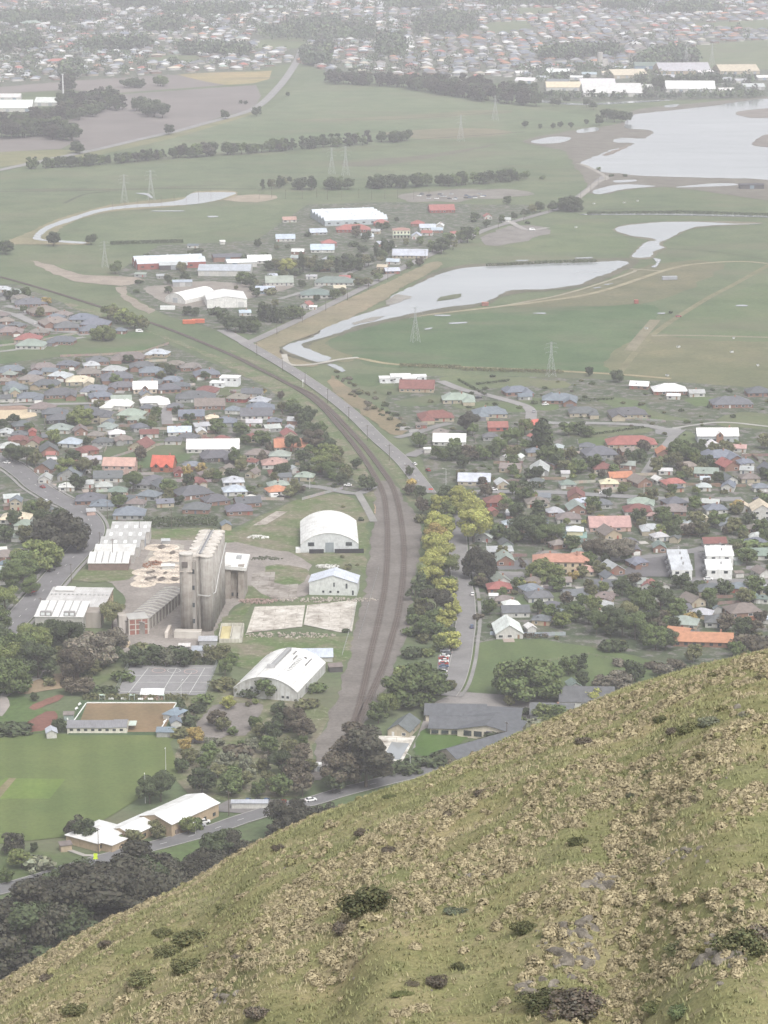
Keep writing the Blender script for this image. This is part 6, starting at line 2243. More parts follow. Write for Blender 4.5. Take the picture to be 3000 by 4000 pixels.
# trees among the houses that stand out
trees('''
316 1662 14 s l 1.1
211 1738 10 r l
262 1864 12 r l 1.2
322 1862 11 r v 1.2
287 1822 10 r d
105 1818 12 r d 1.2
50 1804 11 r d 1.2
140 1822 10 r v
549 1802 9 r m
50 1658 7 r d 1.4
520 1924 12 r g 1.1
304 1912 9 r d 1.3
658 1932 9 r g
845 1694 10 r g 1.2
946 1704 10 r g 1.2
1022 1744 10 r g 1.2
1145 1772 12 r d
1190 1812 10 r d 1.2
1225 1756 13 r m 1.2
1275 1804 13 s l 1
1258 1854 13 r l 1.2
1208 1644 9 r d 1.3
1150 1624 8 r d 1.4
1180 1660 8 r v 1.3
1098 1562 6 r m
920 1814 10 r g
940 1842 9 r v
786 1852 7 r o
731 1862 7 r o
735 1908 9 r d
1015 1534 4 b o 1.6
1098 1864 9 r d 1.2
1320 1830 10 r v
1290 1870 11 r g 1.2
1393 1834 7 r d
1436 1918 9 r d 1.3
1350 1880 9 r v
1639 1748 9 r g 1.1
1826 1694 14 r p 1.1
1846 1704 9 r g
1600 1860 6 r d
1610 1900 6 b o
1600 1935 7 r m 1.2
1640 1950 8 r d
1740 1955 9 r d 1.2
1710 1796 10 r g
1740 1800 9 r g
1765 1800 10 r d
1790 1800 9 r d
1815 1800 10 r m
1845 1800 9 r m
1870 1800 10 r g
1900 1800 9 r g
1925 1796 10 r d
1955 1776 11 r g
1985 1740 11 r g
2020 1740 11 r g
2050 1700 11 r l
2112 1772 21 c d 1.5
2128 1776 19 c d 1.5
2100 1770 17 c d 1.4
2153 1814 13 s g 1.1
2180 1830 10 r d
2220 1700 10 r g 1.2
2260 1700 9 r d 1.2
2300 1710 8 r g
2230 1800 9 r v
2420 1830 8 r m
2260 1850 9 r g 1.1
2320 1840 10 r g
2460 1820 10 r d
2500 1810 9 r d
2660 1790 13 s g 1.1
2700 1790 10 r d
2640 1830 10 r v
2560 1850 10 r v
1800 1880 7 r v
2100 1880 9 r d
2060 1960 9 r d
2105 2080 17 c d 1.8
2080 2120 16 r d 1.2
2040 2110 14 r d 1.2
2020 2050 13 r d
2130 2130 12 r g 1.2
2170 2120 11 r g
2000 2130 10 r d
1950 2110 9 r g 1.2
2880 2000 7 r o 1.2
2350 2050 6 r o
2210 2400 7 b d
2700 2440 6 r o 1.2
2260 2100 8 r v
2400 2060 8 r g
2620 2080 10 r g 1.2
2720 2060 9 r v 1.2
2800 2060 9 r g 1.3
2860 2090 10 r v
2690 2100 8 r m
2640 2110 9 r d
2580 2100 7 r l
2430 2330 9 r d
2470 2350 8 r g
2660 2300 8 r d 1.3
2830 2330 9 r d
2610 2370 7 r d
2780 2390 7 r d
2900 2480 9 r d 1.2
2970 2440 8 r m
2850 2500 6 b d
2930 2530 8 b m 2
2970 2530 8 b m 1.6
2990 2130 9 r g
2950 2160 8 b g 2
3020 2350 9 r d
''', name='garden_tree', shrub='garden_shrub')
# across the line: museum village and the plain
trees('''
1120 1058 12 s y 1.1
1080 1056 10 r v 1.2
1050 1060 9 r d
1176 1054 14 c d 1.6
1216 1058 13 r v 1.1
1250 1062 11 r d
1290 1062 12 r v
1320 1064 13 c d 1.8
1345 1062 14 c d 1.8
1374 1060 14 r d
1400 1056 14 c d 1.8
1425 1046 13 r v
1440 1040 12 r d
1470 1002 12 c d 1.6
1500 996 14 c d 1.6
1520 990 12 r d
1390 930 12 r m
1430 945 10 r d
1724 992 15 r d 1.1
1690 985 11 r g
1770 975 10 r v
1800 950 12 r g
1826 948 15 r d
1850 930 11 r g
1640 960 9 r g
1024 1252 14 c d 1.8
1050 1258 13 c d 1.8
1075 1260 12 c d 1.6
1100 1262 13 r d
1145 1248 11 r g 1.2
1175 1245 9 r g
890 1290 12 r d
920 1300 13 r d
950 1300 12 c d 1.8
980 1295 12 r d
870 1260 11 r d
1000 1300 10 r g
948 1110 11 r g 1.2
980 1110 9 r d
1440 1120 9 r v
1400 1125 9 r v
1480 1100 8 r g
1310 1170 9 r g
1340 1160 8 r v
1600 1050 8 r g
1640 1040 8 r m
422 1246 13 r l 1.2
455 1256 12 r v 1.2
482 1268 13 r l 1.2
525 1284 12 r l 1.2
560 1290 9 r v
404 1332 13 s l 1.1
380 1330 10 r l 1.2
440 1330 9 r l
208 962 13 r d 1.1
356 956 10 r d 1.1
24 994 12 r d 1.2
-10 990 10 r d
450 1070 11 r g
60 1165 8 r d
100 1165 9 r g
30 1170 8 r d
180 1195 7 r o 1.3
92 1225 7 r d
155 1240 8 r v
530 1145 5 b g
760 1170 5 b g
2230 825 17 s d 1.2
2200 815 11 r g
2160 825 10 r d
2110 830 11 r d
2080 835 9 r v
2050 850 9 r d
2010 860 8 r d
1980 800 9 r d
1960 870 8 r g
1900 890 8 r d
2055 700 9 r g
2120 700 6 b g
2370 470 15 r d 1.2
2400 478 16 r d
2430 478 15 r d
2340 490 14 r d
2450 478 13 r d
2290 420 13 r d
2320 430 13 r d
2050 500 9 r d 1.2
2110 505 7 r d
2160 505 8 r d
2190 500 8 r d
2230 502 8 r d
2290 490 8 r d
2160 412 10 r d
2180 415 9 r d
2210 405 12 r d
2340 665 5 b g
2390 690 4 b d
2440 690 4 b d
2620 1225 3 b d
2300 1470 7 r d
2410 1495 9 r d 1.1
2300 840 4 b d
2060 875 4 b d
''', name='plain_tree', shrub='plain_shrub')
def belt(pts, n, h, kind, cols, wide=(.9, 1.3), jit=6.0, name='windbreak_tree', group='windbreak trees on the plain'):
    g = ground_pts(pts)
    seg = [(b - a).length for a, b in zip(g, g[1:])]
    tot = sum(seg)
    for i in range(n):
        s = (i + RNG.uniform(.2, .8)) / n * tot
        k = 0
        while k < len(seg) - 1 and s > seg[k]:
            s -= seg[k]; k += 1
        p = g[k] + (g[k + 1] - g[k]) * (s / seg[k])
        tree_at(p.x + RNG.uniform(-jit, jit), p.y + RNG.uniform(-jit, jit), RNG.uniform(*h), RNG.choice(kind), RNG.choice(cols), RNG.uniform(*wide), name=name, parts=True, group=group)
R_ = ['round', 'round', 'pine']
belt([(105, 660), (200, 655), (330, 648), (435, 640)], 26, (9, 13), R_, 'ddg')
belt([(455, 640), (520, 630), (680, 620)], 20, (9, 13), R_, 'ddgp')
belt([(690, 618), (760, 615), (900, 605), (1060, 592), (1250, 578), (1430, 563)], 52, (9, 16), R_, 'ddgp')
belt([(1485, 556), (1540, 556), (1590, 550)], 9, (10, 14), R_, 'dd')
belt([(1040, 742), (1100, 730), (1130, 715)], 8, (8, 12), R_, 'ddv')
belt([(1140, 745), (1230, 740), (1370, 742)], 12, (9, 14), R_, 'ddg')
belt([(1440, 735), (1520, 735), (1590, 730)], 12, (9, 15), R_, 'dd')
belt([(1597, 732), (1760, 725), (1900, 718), (2030, 705)], 30, (9, 15), R_, 'ddg')
belt([(0, 540), (100, 535), (200, 527), (250, 552)], 24, (17, 24), ['pine', 'round'], 'pd', (1, 1.5), 12)
belt([(-30, 500), (100, 495), (200, 480), (255, 468)], 22, (16, 22), ['pine', 'round'], 'pd', (1, 1.5), 12)
belt([(250, 470), (330, 455), (400, 440), (470, 415)], 22, (16, 24), ['pine', 'round'], 'pd', (1, 1.5), 14)
belt([(255, 420), (330, 415), (440, 400)], 14, (16, 22), ['pine', 'round'], 'pd', (1, 1.5), 14)
belt([(255, 370), (262, 345)], 5, (20, 26), ['pine'], 'pd', (1, 1.4), 6)
belt([(545, 430), (600, 452), (615, 462)], 10, (14, 20), ['round'], 'd', (1, 1.3), 12)
belt([(480, 345), (570, 340)], 9, (11, 15), ['round'], 'dg', (1, 1.3), 10)
belt([(610, 340), (650, 335)], 5, (12, 16), ['round'], 'g', (1, 1.3), 8)
for u, v, h in ((660, 526, 13), (880, 466, 12), (1003, 455, 13), (295, 598, 14), (300, 600, 13), (1125, 378, 7), (310, 602, 12), (960, 410, 6), (940, 408, 6)):
    p = G(u, v)
    tree_at(p.x, p.y, h, 'round', 'd', 1.1, name='windbreak_tree', group='windbreak trees on the plain')
belt([(1277, 322), (1340, 328), (1480, 335), (1657, 345)], 30, (15, 21), R_, 'dp', (1, 1.4), 12)
belt([(1650, 352), (1800, 378), (1950, 400), (2100, 412)], 34, (16, 22), R_, 'dp', (1, 1.4), 14)
belt([(1660, 335), (1850, 355), (2050, 385)], 26, (15, 22), R_, 'dp', (1, 1.4), 16)
belt([(2500, 345), (2560, 345), (2640, 335), (2820, 335)], 14, (12, 18), ['round'], 'd', (1, 1.4), 10)

# fill between the houses
def fill(poly, n, kinds, cols, h, name='garden', pad=1.5, vmin=None):
    us = [p[0] for p in poly]; vs = [p[1] for p in poly]
    k = tries = 0
    while k < n and tries < n * 30:
        tries += 1
        g0, g1 = G(1500, min(vs)), G(1500, max(vs))
        v = RNG.uniform(min(vs), max(vs))
        u = RNG.uniform(max(min(us), -60), min(max(us), 3060))
        if not inside(poly, u, v) or clear_lot(u, v):
            continue
        p = G(u, v)
        if in_foot(p.x, p.y, pad) or near_road(p.x, p.y, 1.5):
            continue
        kd = RNG.choice(kinds)
        hh = RNG.uniform(*h)
        tree_at(p.x, p.y, hh, kd, RNG.choice(cols), RNG.uniform(.9, 1.3), name=name + ('_shrub' if kd == 'bush' else '_tree'))
        k += 1
fill([(-60, 1440), (600, 1400), (1000, 1500), (1170, 1600), (1300, 1740), (1400, 1900), (1130, 1950), (640, 1990), (380, 2000), (150, 1890), (-60, 1790)], 62, ['round'], 'ddggvvm', (4.5, 8))
fill([(-60, 1440), (600, 1400), (1000, 1500), (1170, 1600), (1300, 1740), (1400, 1900), (1130, 1950), (640, 1990), (380, 2000), (150, 1890), (-60, 1790)], 100, ['bush'], 'ddggvvml', (1.6, 3.4), pad=.6)
fill([(1720, 2480), (1730, 2050), (1860, 1940), (1700, 1760), (2100, 1720), (3060, 1740), (3060, 2560), (2650, 2600), (2480, 2540), (2080, 2490), (1850, 2500)], 128, ['round'], 'dggglvvm', (5, 9.5))
fill([(1720, 2480), (1730, 2050), (1860, 1940), (1700, 1760), (2100, 1720), (3060, 1740), (3060, 2560), (2650, 2600), (2480, 2540), (2080, 2490), (1850, 2500)], 120, ['bush'], 'ddggvvmly', (1.8, 4), pad=.6)
fill([(1330, 1480), (1560, 1480), (2000, 1470), (2600, 1490), (3060, 1540), (3060, 1730), (2100, 1710), (1700, 1740), (1560, 1690), (1440, 1580)], 80, ['bush'], 'ddgvvm', (1.5, 3.4), pad=.6)
fill([(980, 1520), (1170, 1590), (1300, 1740), (1400, 1880), (1330, 1900), (1240, 1760), (1120, 1640), (1010, 1570)], 24, ['round'], 'ddgv', (5, 9), 'verge')
fill([(480, 1130), (560, 1000), (1000, 960), (1300, 880), (1900, 830), (1800, 930), (1400, 1110), (1000, 1290), (640, 1220)], 60, ['round', 'bush'], 'ddgv', (4, 9), 'plain')
fill([(700, 2740), (960, 2700), (1230, 2750), (1235, 2890), (1220, 3080), (1100, 3110), (800, 3110), (700, 3030), (700, 2900)], 20, ['bush', 'round'], 'gvvsswl', (2.5, 5), 'thicket')
fill([(0, 2500), (170, 2480), (300, 2560), (480, 2560), (500, 2620), (200, 2700), (0, 2700)], 22, ['bush'], 'dgvm', (2.5, 5), 'park')
fill([(1180, 2150), (1250, 2000), (1440, 1960), (1440, 2100), (1430, 2250), (1350, 2550), (1330, 2560), (1400, 2260)], 10, ['bush'], 'dgv', (1.5, 3), 'verge')
fill([(1560, 2560), (1640, 2300), (1680, 2280), (1700, 2500), (1690, 2700), (1600, 2760), (1520, 2740)], 26, ['bush', 'round'], 'dgglv', (3, 7), 'verge')
fill([(1660, 2150), (1690, 1990), (1720, 1990), (1720, 2280), (1650, 2420), (1640, 2300)], 14, ['bush', 'round'], 'dggvy', (3, 7), 'verge')
fill([(1300, 1440), (1500, 1560), (1640, 1690), (1600, 1720), (1480, 1640), (1330, 1520)], 40, ['bush'], 'dvvw', (1.5, 3.5), 'verge')

# hedges: boxes of leaf clumps
def hedge(a, b, h, w, col, label, group=None):
    p, q = G(*a), G(*b)
    d = q - p
    L = d.length
    rng = np.random.default_rng(int(abs(p.x) * 7 + p.y))
    n = int(max(60, L * (h * 2 + w) * 2.4))
    P = np.stack([rng.uniform(-L / 2, L / 2, n), rng.uniform(-w / 2, w / 2, n), rng.uniform(.05, h, n)], 1)
    side = rng.integers(0, 3, n)
    P[side == 0, 1] = -w / 2 * rng.uniform(.85, 1.1, (side == 0).sum())
    P[side == 1, 2] = h * rng.uniform(.88, 1.12, (side == 1).sum())
    P[side == 2, 1] = w / 2 * rng.uniform(.85, 1.1, (side == 2).sum())
    Nn = np.zeros((n, 3)); Nn[side == 0, 1] = -1; Nn[side == 1, 2] = 1; Nn[side == 2, 1] = 1
    V, F = leaf_quads(P, Nn, rng.uniform(.25, .55, n), rng)
    val = rng.uniform(.75, 1.3, n)
    o = link('hedge', np_mesh('hedge', V, F, 'foliage', np.stack([val, val, val], 1)), None, None, TC[col][0])
    o.location = ((p.x + q.x) / 2, (p.y + q.y) / 2, .15)
    o.rotation_euler = (0, 0, math.atan2(d.y, d.x))
    tag(o, label, 'hedge', group)
hedge((322, 2734), (735, 2734), 2.2, 2.0, 'v', 'clipped hedge behind the white benches of the bowling green')
hedge((1990, 1905), (2130, 1908), 3.2, 3, 'd', 'tall dark hedge along the street behind the pale blue roof')
hedge((560, 2058), (850, 2052), 4.5, 4, 'd', 'tall dark hedge between the stepped factory and the houses')
hedge((520, 2600), (850, 2596), 3.0, 2.5, 'd', 'dark hedge behind the netball courts')
hedge((700, 1395 + 545), (480, 1955), 2.0, 2, 'v', 'low hedge beside the charcoal roofs near the wide road')
hedge((430, 955), (715, 948), 2.5, 4, 'd', 'scrubby hedge line north of the twin-ridge red shed')
hedge((2300, 838), (2640, 834), 2.4, 3, 'd', 'scrubby hedge along the canal')
hedge((2640, 832), (3050, 846), 2.4, 3, 'd', 'scrubby hedge along the far end of the canal')
hedge((2090, 1031), (2330, 1024), 2.2, 2, 'd', 'dark rushes along the far shore of the long pond')
hedge((1900, 1040), (2090, 1032), 2.0, 2, 'd', 'dark rushes at the western shore of the long pond')
hedge((1560, 1432), (1800, 1440), 2.0, 3, 'v', 'scrub along the ditch beside the dark green pasture')
hedge((1800, 1446), (2200, 1458), 1.8, 3, 'v', 'scrub along the ditch below the second pylon')
hedge((1980, 2490), (2140, 2494), 1.8, 1.4, 'm', 'low dark hedge at the top of the school field')
hedge((2640, 2430), (2760, 2405), 1.8, 1.2, 'g', 'clipped hedge in front of the pale green hip roof')
hedge((2850, 2128), (2990, 2120), 2.2, 1.6, 'g', 'clipped hedge behind the green gable roof')
hedge((2260, 1568), (2400, 1562), 1.4, 1.4, 'd', 'low hedge beside the cream-walled charcoal roof')
hedge((2280, 1706), (2520, 1672), 1.2, 1.4, 'd', 'low hedge round the paddock above the long red roof')
hedge((1790, 1486), (1900, 1548), 1.2, 1.4, 'd', 'low hedge along the new street')
hedge((1860, 1505), (1990, 1490), 1.3, 1.4, 'd', 'low hedge beside the blue-grey gabled house')
hedge((700, 2745), (760, 2860), 2.0, 2.0, 'd', 'dark hedge beside the blue clubhouse roof')
# ------------------------------------------------------------------ the grassy slope that falls away below the camera
SIL = [(-900, 4330), (-400, 4050), (0, 3838), (230, 3690), (480, 3560), (750, 3440), (1000, 3290), (1230, 3180), (1480, 3090), (1700, 3005), (2000, 2868), (2240, 2760), (2450, 2672), (2700, 2598), (3000, 2530), (3400, 2450), (3900, 2370)]
def _ray(u, v):
    a, b = (u - 1500) / F_PX, (v - 2000) / F_PX
    dy, dz = _cp - b * _sp, -_sp - b * _cp
    return a / dy, -dz / dy
_S = np.array([_ray(p[0], p[1] + 14) for p in SIL])
_tt = np.linspace(-.5, .5, 400)
_td = np.interp(_tt, _S[:, 0], _S[:, 1])
_ex = _tt > _S[-1, 0]
_td[_tt < _S[0, 0]] = _S[0, 1] + (_S[0, 0] - _tt[_tt < _S[0, 0]]) * .35
_ker = np.hanning(11); _ker /= _ker.sum()
_td = np.convolve(np.pad(_td, 5, 'edge'), _ker, 'valid')
KQ = .00066
def hill_z(x, y):
    """height of the slope above the plain; convex, its brow about 300 m away"""
    x, y = np.asarray(x, float), np.asarray(y, float)
    t = x / np.maximum(y, 1.0)
    td = np.interp(t, _tt, _td)
    ds = 305 + 90 * t + 14 * (fbm(t * 22, t * 0 + 3.1, 21, 2) - .5) * 2
    drop = td * y + KQ * (y - ds) ** 2
    near = np.clip(1 - (y - 330) / 120, 0, 1)
    rough = (fbm(x / 16, y / 16, 31, 4) - .5) * 3.2 + (fbm(x / 4.0, y / 4.0, 41, 3) - .5) * .75
    terr = (fbm(x / 30, (CAM_H - drop) / 2.6, 51, 3) - .5) * 1.3
    fall = np.clip((ds - y) / 60, 0, 1) * .75 + .25
    return CAM_H - drop + (rough + terr) * near * fall - .9 * (1 - fall) * 0
yy = np.concatenate([np.linspace(20, 100, 40), np.linspace(101, 330, 330), np.linspace(333, 980, 80)])
ts = np.concatenate([np.linspace(-.42, -.19, 40), np.linspace(-.188, .188, 330), np.linspace(.19, .42, 40)])
YY, TT = np.meshgrid(yy, ts, indexing='ij')
XX = YY * TT
ZZ = np.maximum(hill_z(XX, YY), -3.0)
nr, nc = YY.shape
V = np.stack([XX, YY, ZZ], -1).reshape(-1, 3)
I = np.arange(nr * nc).reshape(nr, nc)
F = np.stack([I[:-1, :-1], I[:-1, 1:], I[1:, 1:], I[1:, :-1]], -1).reshape(-1, 4)
keep = (V[F][:, :, 2] > -2.9).any(axis=1)
hl = link('hillside', np_mesh('hillside', V, F[keep], 'hill_grass', None, True))
hl['kind'] = 'structure'

# tussocks
def tussock_arrays(rng, nb, rad, hh, w):
    """a rounded tuft: blades from the crown of the root, arching out to a dome"""
    a = rng.uniform(0, 6.283, nb)
    e = np.arccos(rng.uniform(.12, 1.0, nb))            # lean from the vertical
    L = rng.uniform(.75, 1.12, nb)
    ca, sa = np.cos(a), np.sin(a)
    r0 = rng.uniform(0, .3, nb) * rad
    base = np.stack([r0 * ca, r0 * sa, np.full(nb, -.04)], 1)
    tip = np.stack([L * rad * np.sin(e) * ca, L * rad * np.sin(e) * sa, L * hh * np.cos(e) + .04], 1)
    mid = (base + tip) / 2 + np.stack([0 * ca, 0 * ca, .16 * hh * np.ones(nb)], 1)
    sd = np.stack([-sa, ca, np.zeros(nb)], 1) * w
    V = np.stack([base - sd * .7, base + sd * .7, mid + sd, tip], 1)
    V2 = np.stack([base - sd * .7, mid + sd, tip, mid - sd], 1)
    k = rng.uniform(.75, 1.2, nb)
    # the closed cushion of leaf ends over the dome
    nc_ = nb * 3
    D = rng.normal(0, 1, (nc_, 3)); D[:, 2] = np.abs(D[:, 2]) * 1.1 + .1
    D /= np.linalg.norm(D, axis=1)[:, None]
    P = D * np.array([rad * .86, rad * .86, hh * .8]) * rng.uniform(.8, 1.05, (nc_, 1))
    Vc, _ = leaf_quads(P, D, rng.uniform(.7, 1.2, nc_) * rad * (.17 if nb < 40 else .12), rng, .25)
    kc = rng.uniform(.85, 1.15, nc_)
    return np.concatenate([V.reshape(-1, 3), V2.reshape(-1, 3), Vc]), np.concatenate([k, k, kc])
trng = np.random.default_rng(5)
TUS = [tussock_arrays(trng, 26, .42, .46, .02) for _ in range(10)]
TUSN = [tussock_arrays(trng, 80, .42, .46, .014) for _ in range(6)]
def ground_normal_mat(x, y):
    e = .8
    z = hill_z(np.array([x, x + e, x]), np.array([y, y, y + e]))
    return z
def scatter(n, ylo, yhi, seed):
    rng = np.random.default_rng(seed)
    y = np.sqrt(rng.uniform(ylo ** 2, yhi ** 2, n))
    t = rng.uniform(-.16, .16, n)
    x = y * t
    return x, y, rng
x, y, rng = scatter(90000, 105, 318, 3)
z = hill_z(x, y)
zb = CAM_H - np.interp(x / y, _tt, _td) * y - KQ * (y - 305) ** 2
streak = fbm(x / 11 + 3, zb / 1.5, 71, 3)
patch = fbm(x / 20, y / 26, 81, 3)
fine = fbm(x / 3, y / 3, 91, 2)
u, v = PIX(x, y, z)
dens = .52 * streak + .58 * patch + .18 * fine
low = np.clip((v - 3000) / 900, 0, 1) * np.clip((u - 900) / 1500, 0, 1)
cut = .685 - .055 * low
ok = dens > cut
stray = rng.random(len(x)) < .006
ok &= rng.random(len(x)) < .22 + .6 * np.clip((dens - cut) / .07, 0, 1)
idx = np.nonzero(ok | stray)[0]
# spread them so that no two sit on one spot
cell, keepi = set(), []
for i in idx:
    key = (int(x[i] / .8), int(y[i] / .8))
    if key in cell:
        continue
    cell.add(key)
    keepi.append(i)
keepi = np.array(keepi)
vis = (u[keepi] > -60) & (u[keepi] < 3060) & (v[keepi] < 4120)
keepi = keepi[vis]
sz = np.clip(np.exp(rng.normal(-.22, .33, len(keepi))), .35, 1.6) * (1 + .25 * (patch[keepi] - .5))
order = np.argsort(y[keepi] / sz)
near_i, rest = order[:260], order[260:]
TCOL = np.array([0.345, 0.293, 0.182])
def tint(rng):
    c = TCOL * rng.uniform(.78, 1.22)
    g = rng.random()
    if g < .14:
        c = c * np.array([.72, .8, .62])
    return c
Vs, Fs, Cs, nv = [], [], [], 0
for q in rest:
    i = keepi[q]
    tv, k = TUS[int(rng.integers(10))]
    s = sz[q]
    a = rng.uniform(0, 6.283)
    ca, sa = math.cos(a), math.sin(a)
    P = np.stack([(tv[:, 0] * ca - tv[:, 1] * sa) * s, (tv[:, 0] * sa + tv[:, 1] * ca) * s, tv[:, 2] * s * rng.uniform(.8, 1.2)], 1)
    P += np.array([x[i], y[i], z[i] - .04])
    n = len(P) // 4
    Vs.append(P); Fs.append(np.arange(n * 4).reshape(n, 4) + nv); nv += len(P)
    Cs.append(tint(rng)[None, :] * k[:, None])
print('tussocks', len(keepi))
o = link('tussock_grass', np_mesh('tussock_grass', np.concatenate(Vs), np.concatenate(Fs), 'tinted', np.concatenate(Cs)), None, None, (1, 1, 1))
tag(o, 'straw-coloured tussock grass spread over the green slope', 'tussock grass', kind='stuff')
TM = []
for tv, k in TUSN:
    n = len(tv) // 4
    TM.append(np_mesh('tussock', tv, np.arange(n * 4).reshape(n, 4), 'tinted', TCOL[None, :] * k[:, None]))
for q in near_i:
    i = keepi[q]
    o = link('tussock', RNG.choice(TM), None, None, tuple(RNG.uniform(.8, 1.2) for _ in range(1)) * 3)
    o.location = (x[i], y[i], z[i] - .04)
    o.scale = (sz[q],) * 3
    o.rotation_euler = (0, 0, RNG.uniform(0, 6.28))
    tag(o, 'straw-coloured tussock on the low part of the grassy slope', 'tussock', 'tussocks on the grassy slope')

# short green tufts between them
x, y, rng = scatter(44000, 105, 322, 13)
z = hill_z(x, y)
nb = 5
n = len(x)
a = rng.uniform(0, 6.283, (n, nb)); ln = rng.uniform(.12, .34, (n, nb))
bx = x[:, None] + rng.normal(0, .12, (n, nb)); by = y[:, None] + rng.normal(0, .12, (n, nb))
bz = np.repeat(z[:, None], nb, 1) - .04
w = .05
P = np.stack([np.stack([bx - w * np.sin(a), by + w * np.cos(a), bz], -1), np.stack([bx + w * np.sin(a), by - w * np.cos(a), bz], -1),
              np.stack([bx + ln * .7 * np.cos(a), by + ln * .7 * np.sin(a), bz + ln], -1)], 2).reshape(-1, 3)
Fg = np.arange(n * nb * 3).reshape(-1, 3)
zb2 = CAM_H - np.interp(x / y, _tt, _td) * y - KQ * (y - 305) ** 2
pd = .52 * fbm(x / 11 + 3, zb2 / 1.5, 71, 3) + .58 * fbm(x / 20, y / 26, 81, 3) + .18 * fbm(x / 3, y / 3, 91, 2)
pn = fbm(x / 5, y / 5, 61, 3) - (pd - .66) * 2.2
gc = np.where(pn[:, None] > .5, np.array([[.215, .215, .1]]), np.array([[.32, .28, .17]])) * rng.uniform(.75, 1.3, (n, 1))
o = link('short_grass', np_mesh('short_grass', P, Fg, 'tinted', np.repeat(gc, nb, 0)), None, None, (1, 1, 1))
tag(o, 'short green grass tufts between the tussocks', 'grass', kind='stuff')

_dd = np.arange(90, 420, .5)
def slope_at(u, v):
    """where the view through a place in the photograph meets the slope"""
    t, td = _ray(u, v)
    hz = hill_z(t * _dd, _dd)
    hit = np.nonzero(CAM_H - td * _dd <= hz)[0]
    if len(hit) == 0:
        return None
    d = float(_dd[hit[0]])
    return Vector((t * d, d, float(hz[hit[0]])))
# shrubs on the slope, each its own plant
SHR = []
for i in range(4):
    m, C = crown_mesh('foliage', 'bush', 2600, .034, 900 + i, .12)
    SHR.append((m, trunk_mesh('stem', C, 'bush', 40 + i)))
for u, v, h, col, lab in ((1440, 3560, 2.8, 'g', 'large rounded green bush in the middle of the grassy slope'), (1340, 3650, 1.3, 'm', 'low dark brown bush just below the large green bush'),
                          (760, 3680, 1.9, 'v', 'broad dark scrub patch on the slope above the pines'), (660, 3740, 1.6, 'v', 'dark scrub beside the broad scrub patch'), (730, 3800, 1.8, 'v', 'olive bush low on the slope'),
                          (560, 3850, 1.7, 'v', 'grey-olive bush low on the slope near the brow'), (2280, 2905, 1.2, 'm', 'dark brown bush near the brow of the slope'), (2580, 2820, 1.1, 'd', 'dark shrub on the upper slope'),
                          (2770, 2830, 1.3, 's', 'grey-green shrub on the upper slope'), (2690, 2860, 1.3, 'v', 'olive shrub beside a grey-green shrub on the upper slope'), (2630, 2865, 1.0, 'm', 'brownish shrub beside the olive shrub'),
                          (2250, 3300, 1.1, 'd', 'small upright dark bush above the rock outcrop'), (1890, 3110, 1.2, 'm', 'brown scrub below the brow of the slope'), (1760, 3190, 1.0, 'm', 'brown scrub near the middle brow'),
                          (2900, 3720, 2.0, 'd', 'dark shrub among boulders at the foot of the frame'), (2960, 3690, 1.6, 'm', 'brown shrub beside the boulders'), (2250, 3960, 2.0, 'm', 'tangled brown scrub low on the slope'), (2120, 3940, 1.6, 'd', 'dark scrub beside the tangled brown scrub'),
                          (300, 3960, 1.4, 'v', 'olive bush low at the western end of the slope'), (420, 3700, 1.2, 'm', 'brown scrub near the western brow'), (180, 3830, 1.1, 'm', 'brown scrub at the western brow'), (1090, 3320, 1.0, 'm', 'small brown bush near the brow above the car park'),
                          (1420, 3260, 1.1, 'm', 'brown bush between straw tussocks below the brow'), (1520, 3330, 1.0, 'm', 'brown bush above the large green bush'), (640, 3650, 1.0, 'v', 'small olive scrub above the broad scrub patch'), (980, 3300, .9, 'm', 'brown bush on the brow beside the pines'),
                          (1700, 3850, 1.1, 'm', 'brown bush low in the middle of the slope'), (1800, 3790, .9, 'd', 'dark low shrub near the bottom of the slope'), (2050, 3640, 1.2, 'd', 'dark shrub west of the long rock band'), (870, 3560, 1.1, 'v', 'olive scrub on the slope beside the brown scrub'),
                          (1010, 3980, 1.3, 'm', 'brown scrub at the lowest edge of the slope'), (2330, 2730, .8, 'd', 'tiny dark shrub on the skyline of the slope'), (2790, 2640, .8, 'v', 'low olive scrub on the upper skyline')):
    p = slope_at(u, v)
    if p is None:
        continue
    t = thing('hillside_shrub', p - Vector((0, 0, .15)), RNG.uniform(0, 6.28), lab, 'shrub', 'shrubs on the grassy slope')
    m, s = RNG.choice(SHR)
    c = link('foliage', m, None, t, tuple(k * 1.0 for k in {'d': (0.085, 0.088, 0.042), 'g': (0.085, 0.088, 0.042), 'm': (0.13, 0.11, 0.085)}.get(col, TC[col][0])))
    wd_ = 1.45 if 'broad' in lab or 'tangled' in lab else 1.15
    c.scale = (h * wd_, h * wd_, h * .9)
    k = link('stem', s, None, t)
    k.scale = (h, h, h * .8)
# more low scrub, countable but alike
for i in range(150):
    u, v = RNG.uniform(0, 3000), RNG.uniform(2560, 3990)
    p = slope_at(u, v)
    if p is None or float(fbm(np.array([p.x / 9.]), np.array([p.z / 2.2]), 191, 2)[0]) < .52:
        continue
    t = thing('hillside_shrub', p - Vector((0, 0, .12)), RNG.uniform(0, 6.28), 'low brown or olive scrub clump among the straw tussocks', 'shrub', 'low scrub among the tussocks')
    m, s = RNG.choice(SHR)
    h = RNG.uniform(.45, .95)
    c = link('foliage', m, None, t, tuple(k * RNG.uniform(.8, 1.1) for k in TC[RNG.choice('wvvv')][0]))
    c.scale = (h * RNG.uniform(1.2, 2.2), h * 1.2, h * .8)
    k = link('stem', s, None, t)
    k.scale = (h, h, h * .7)

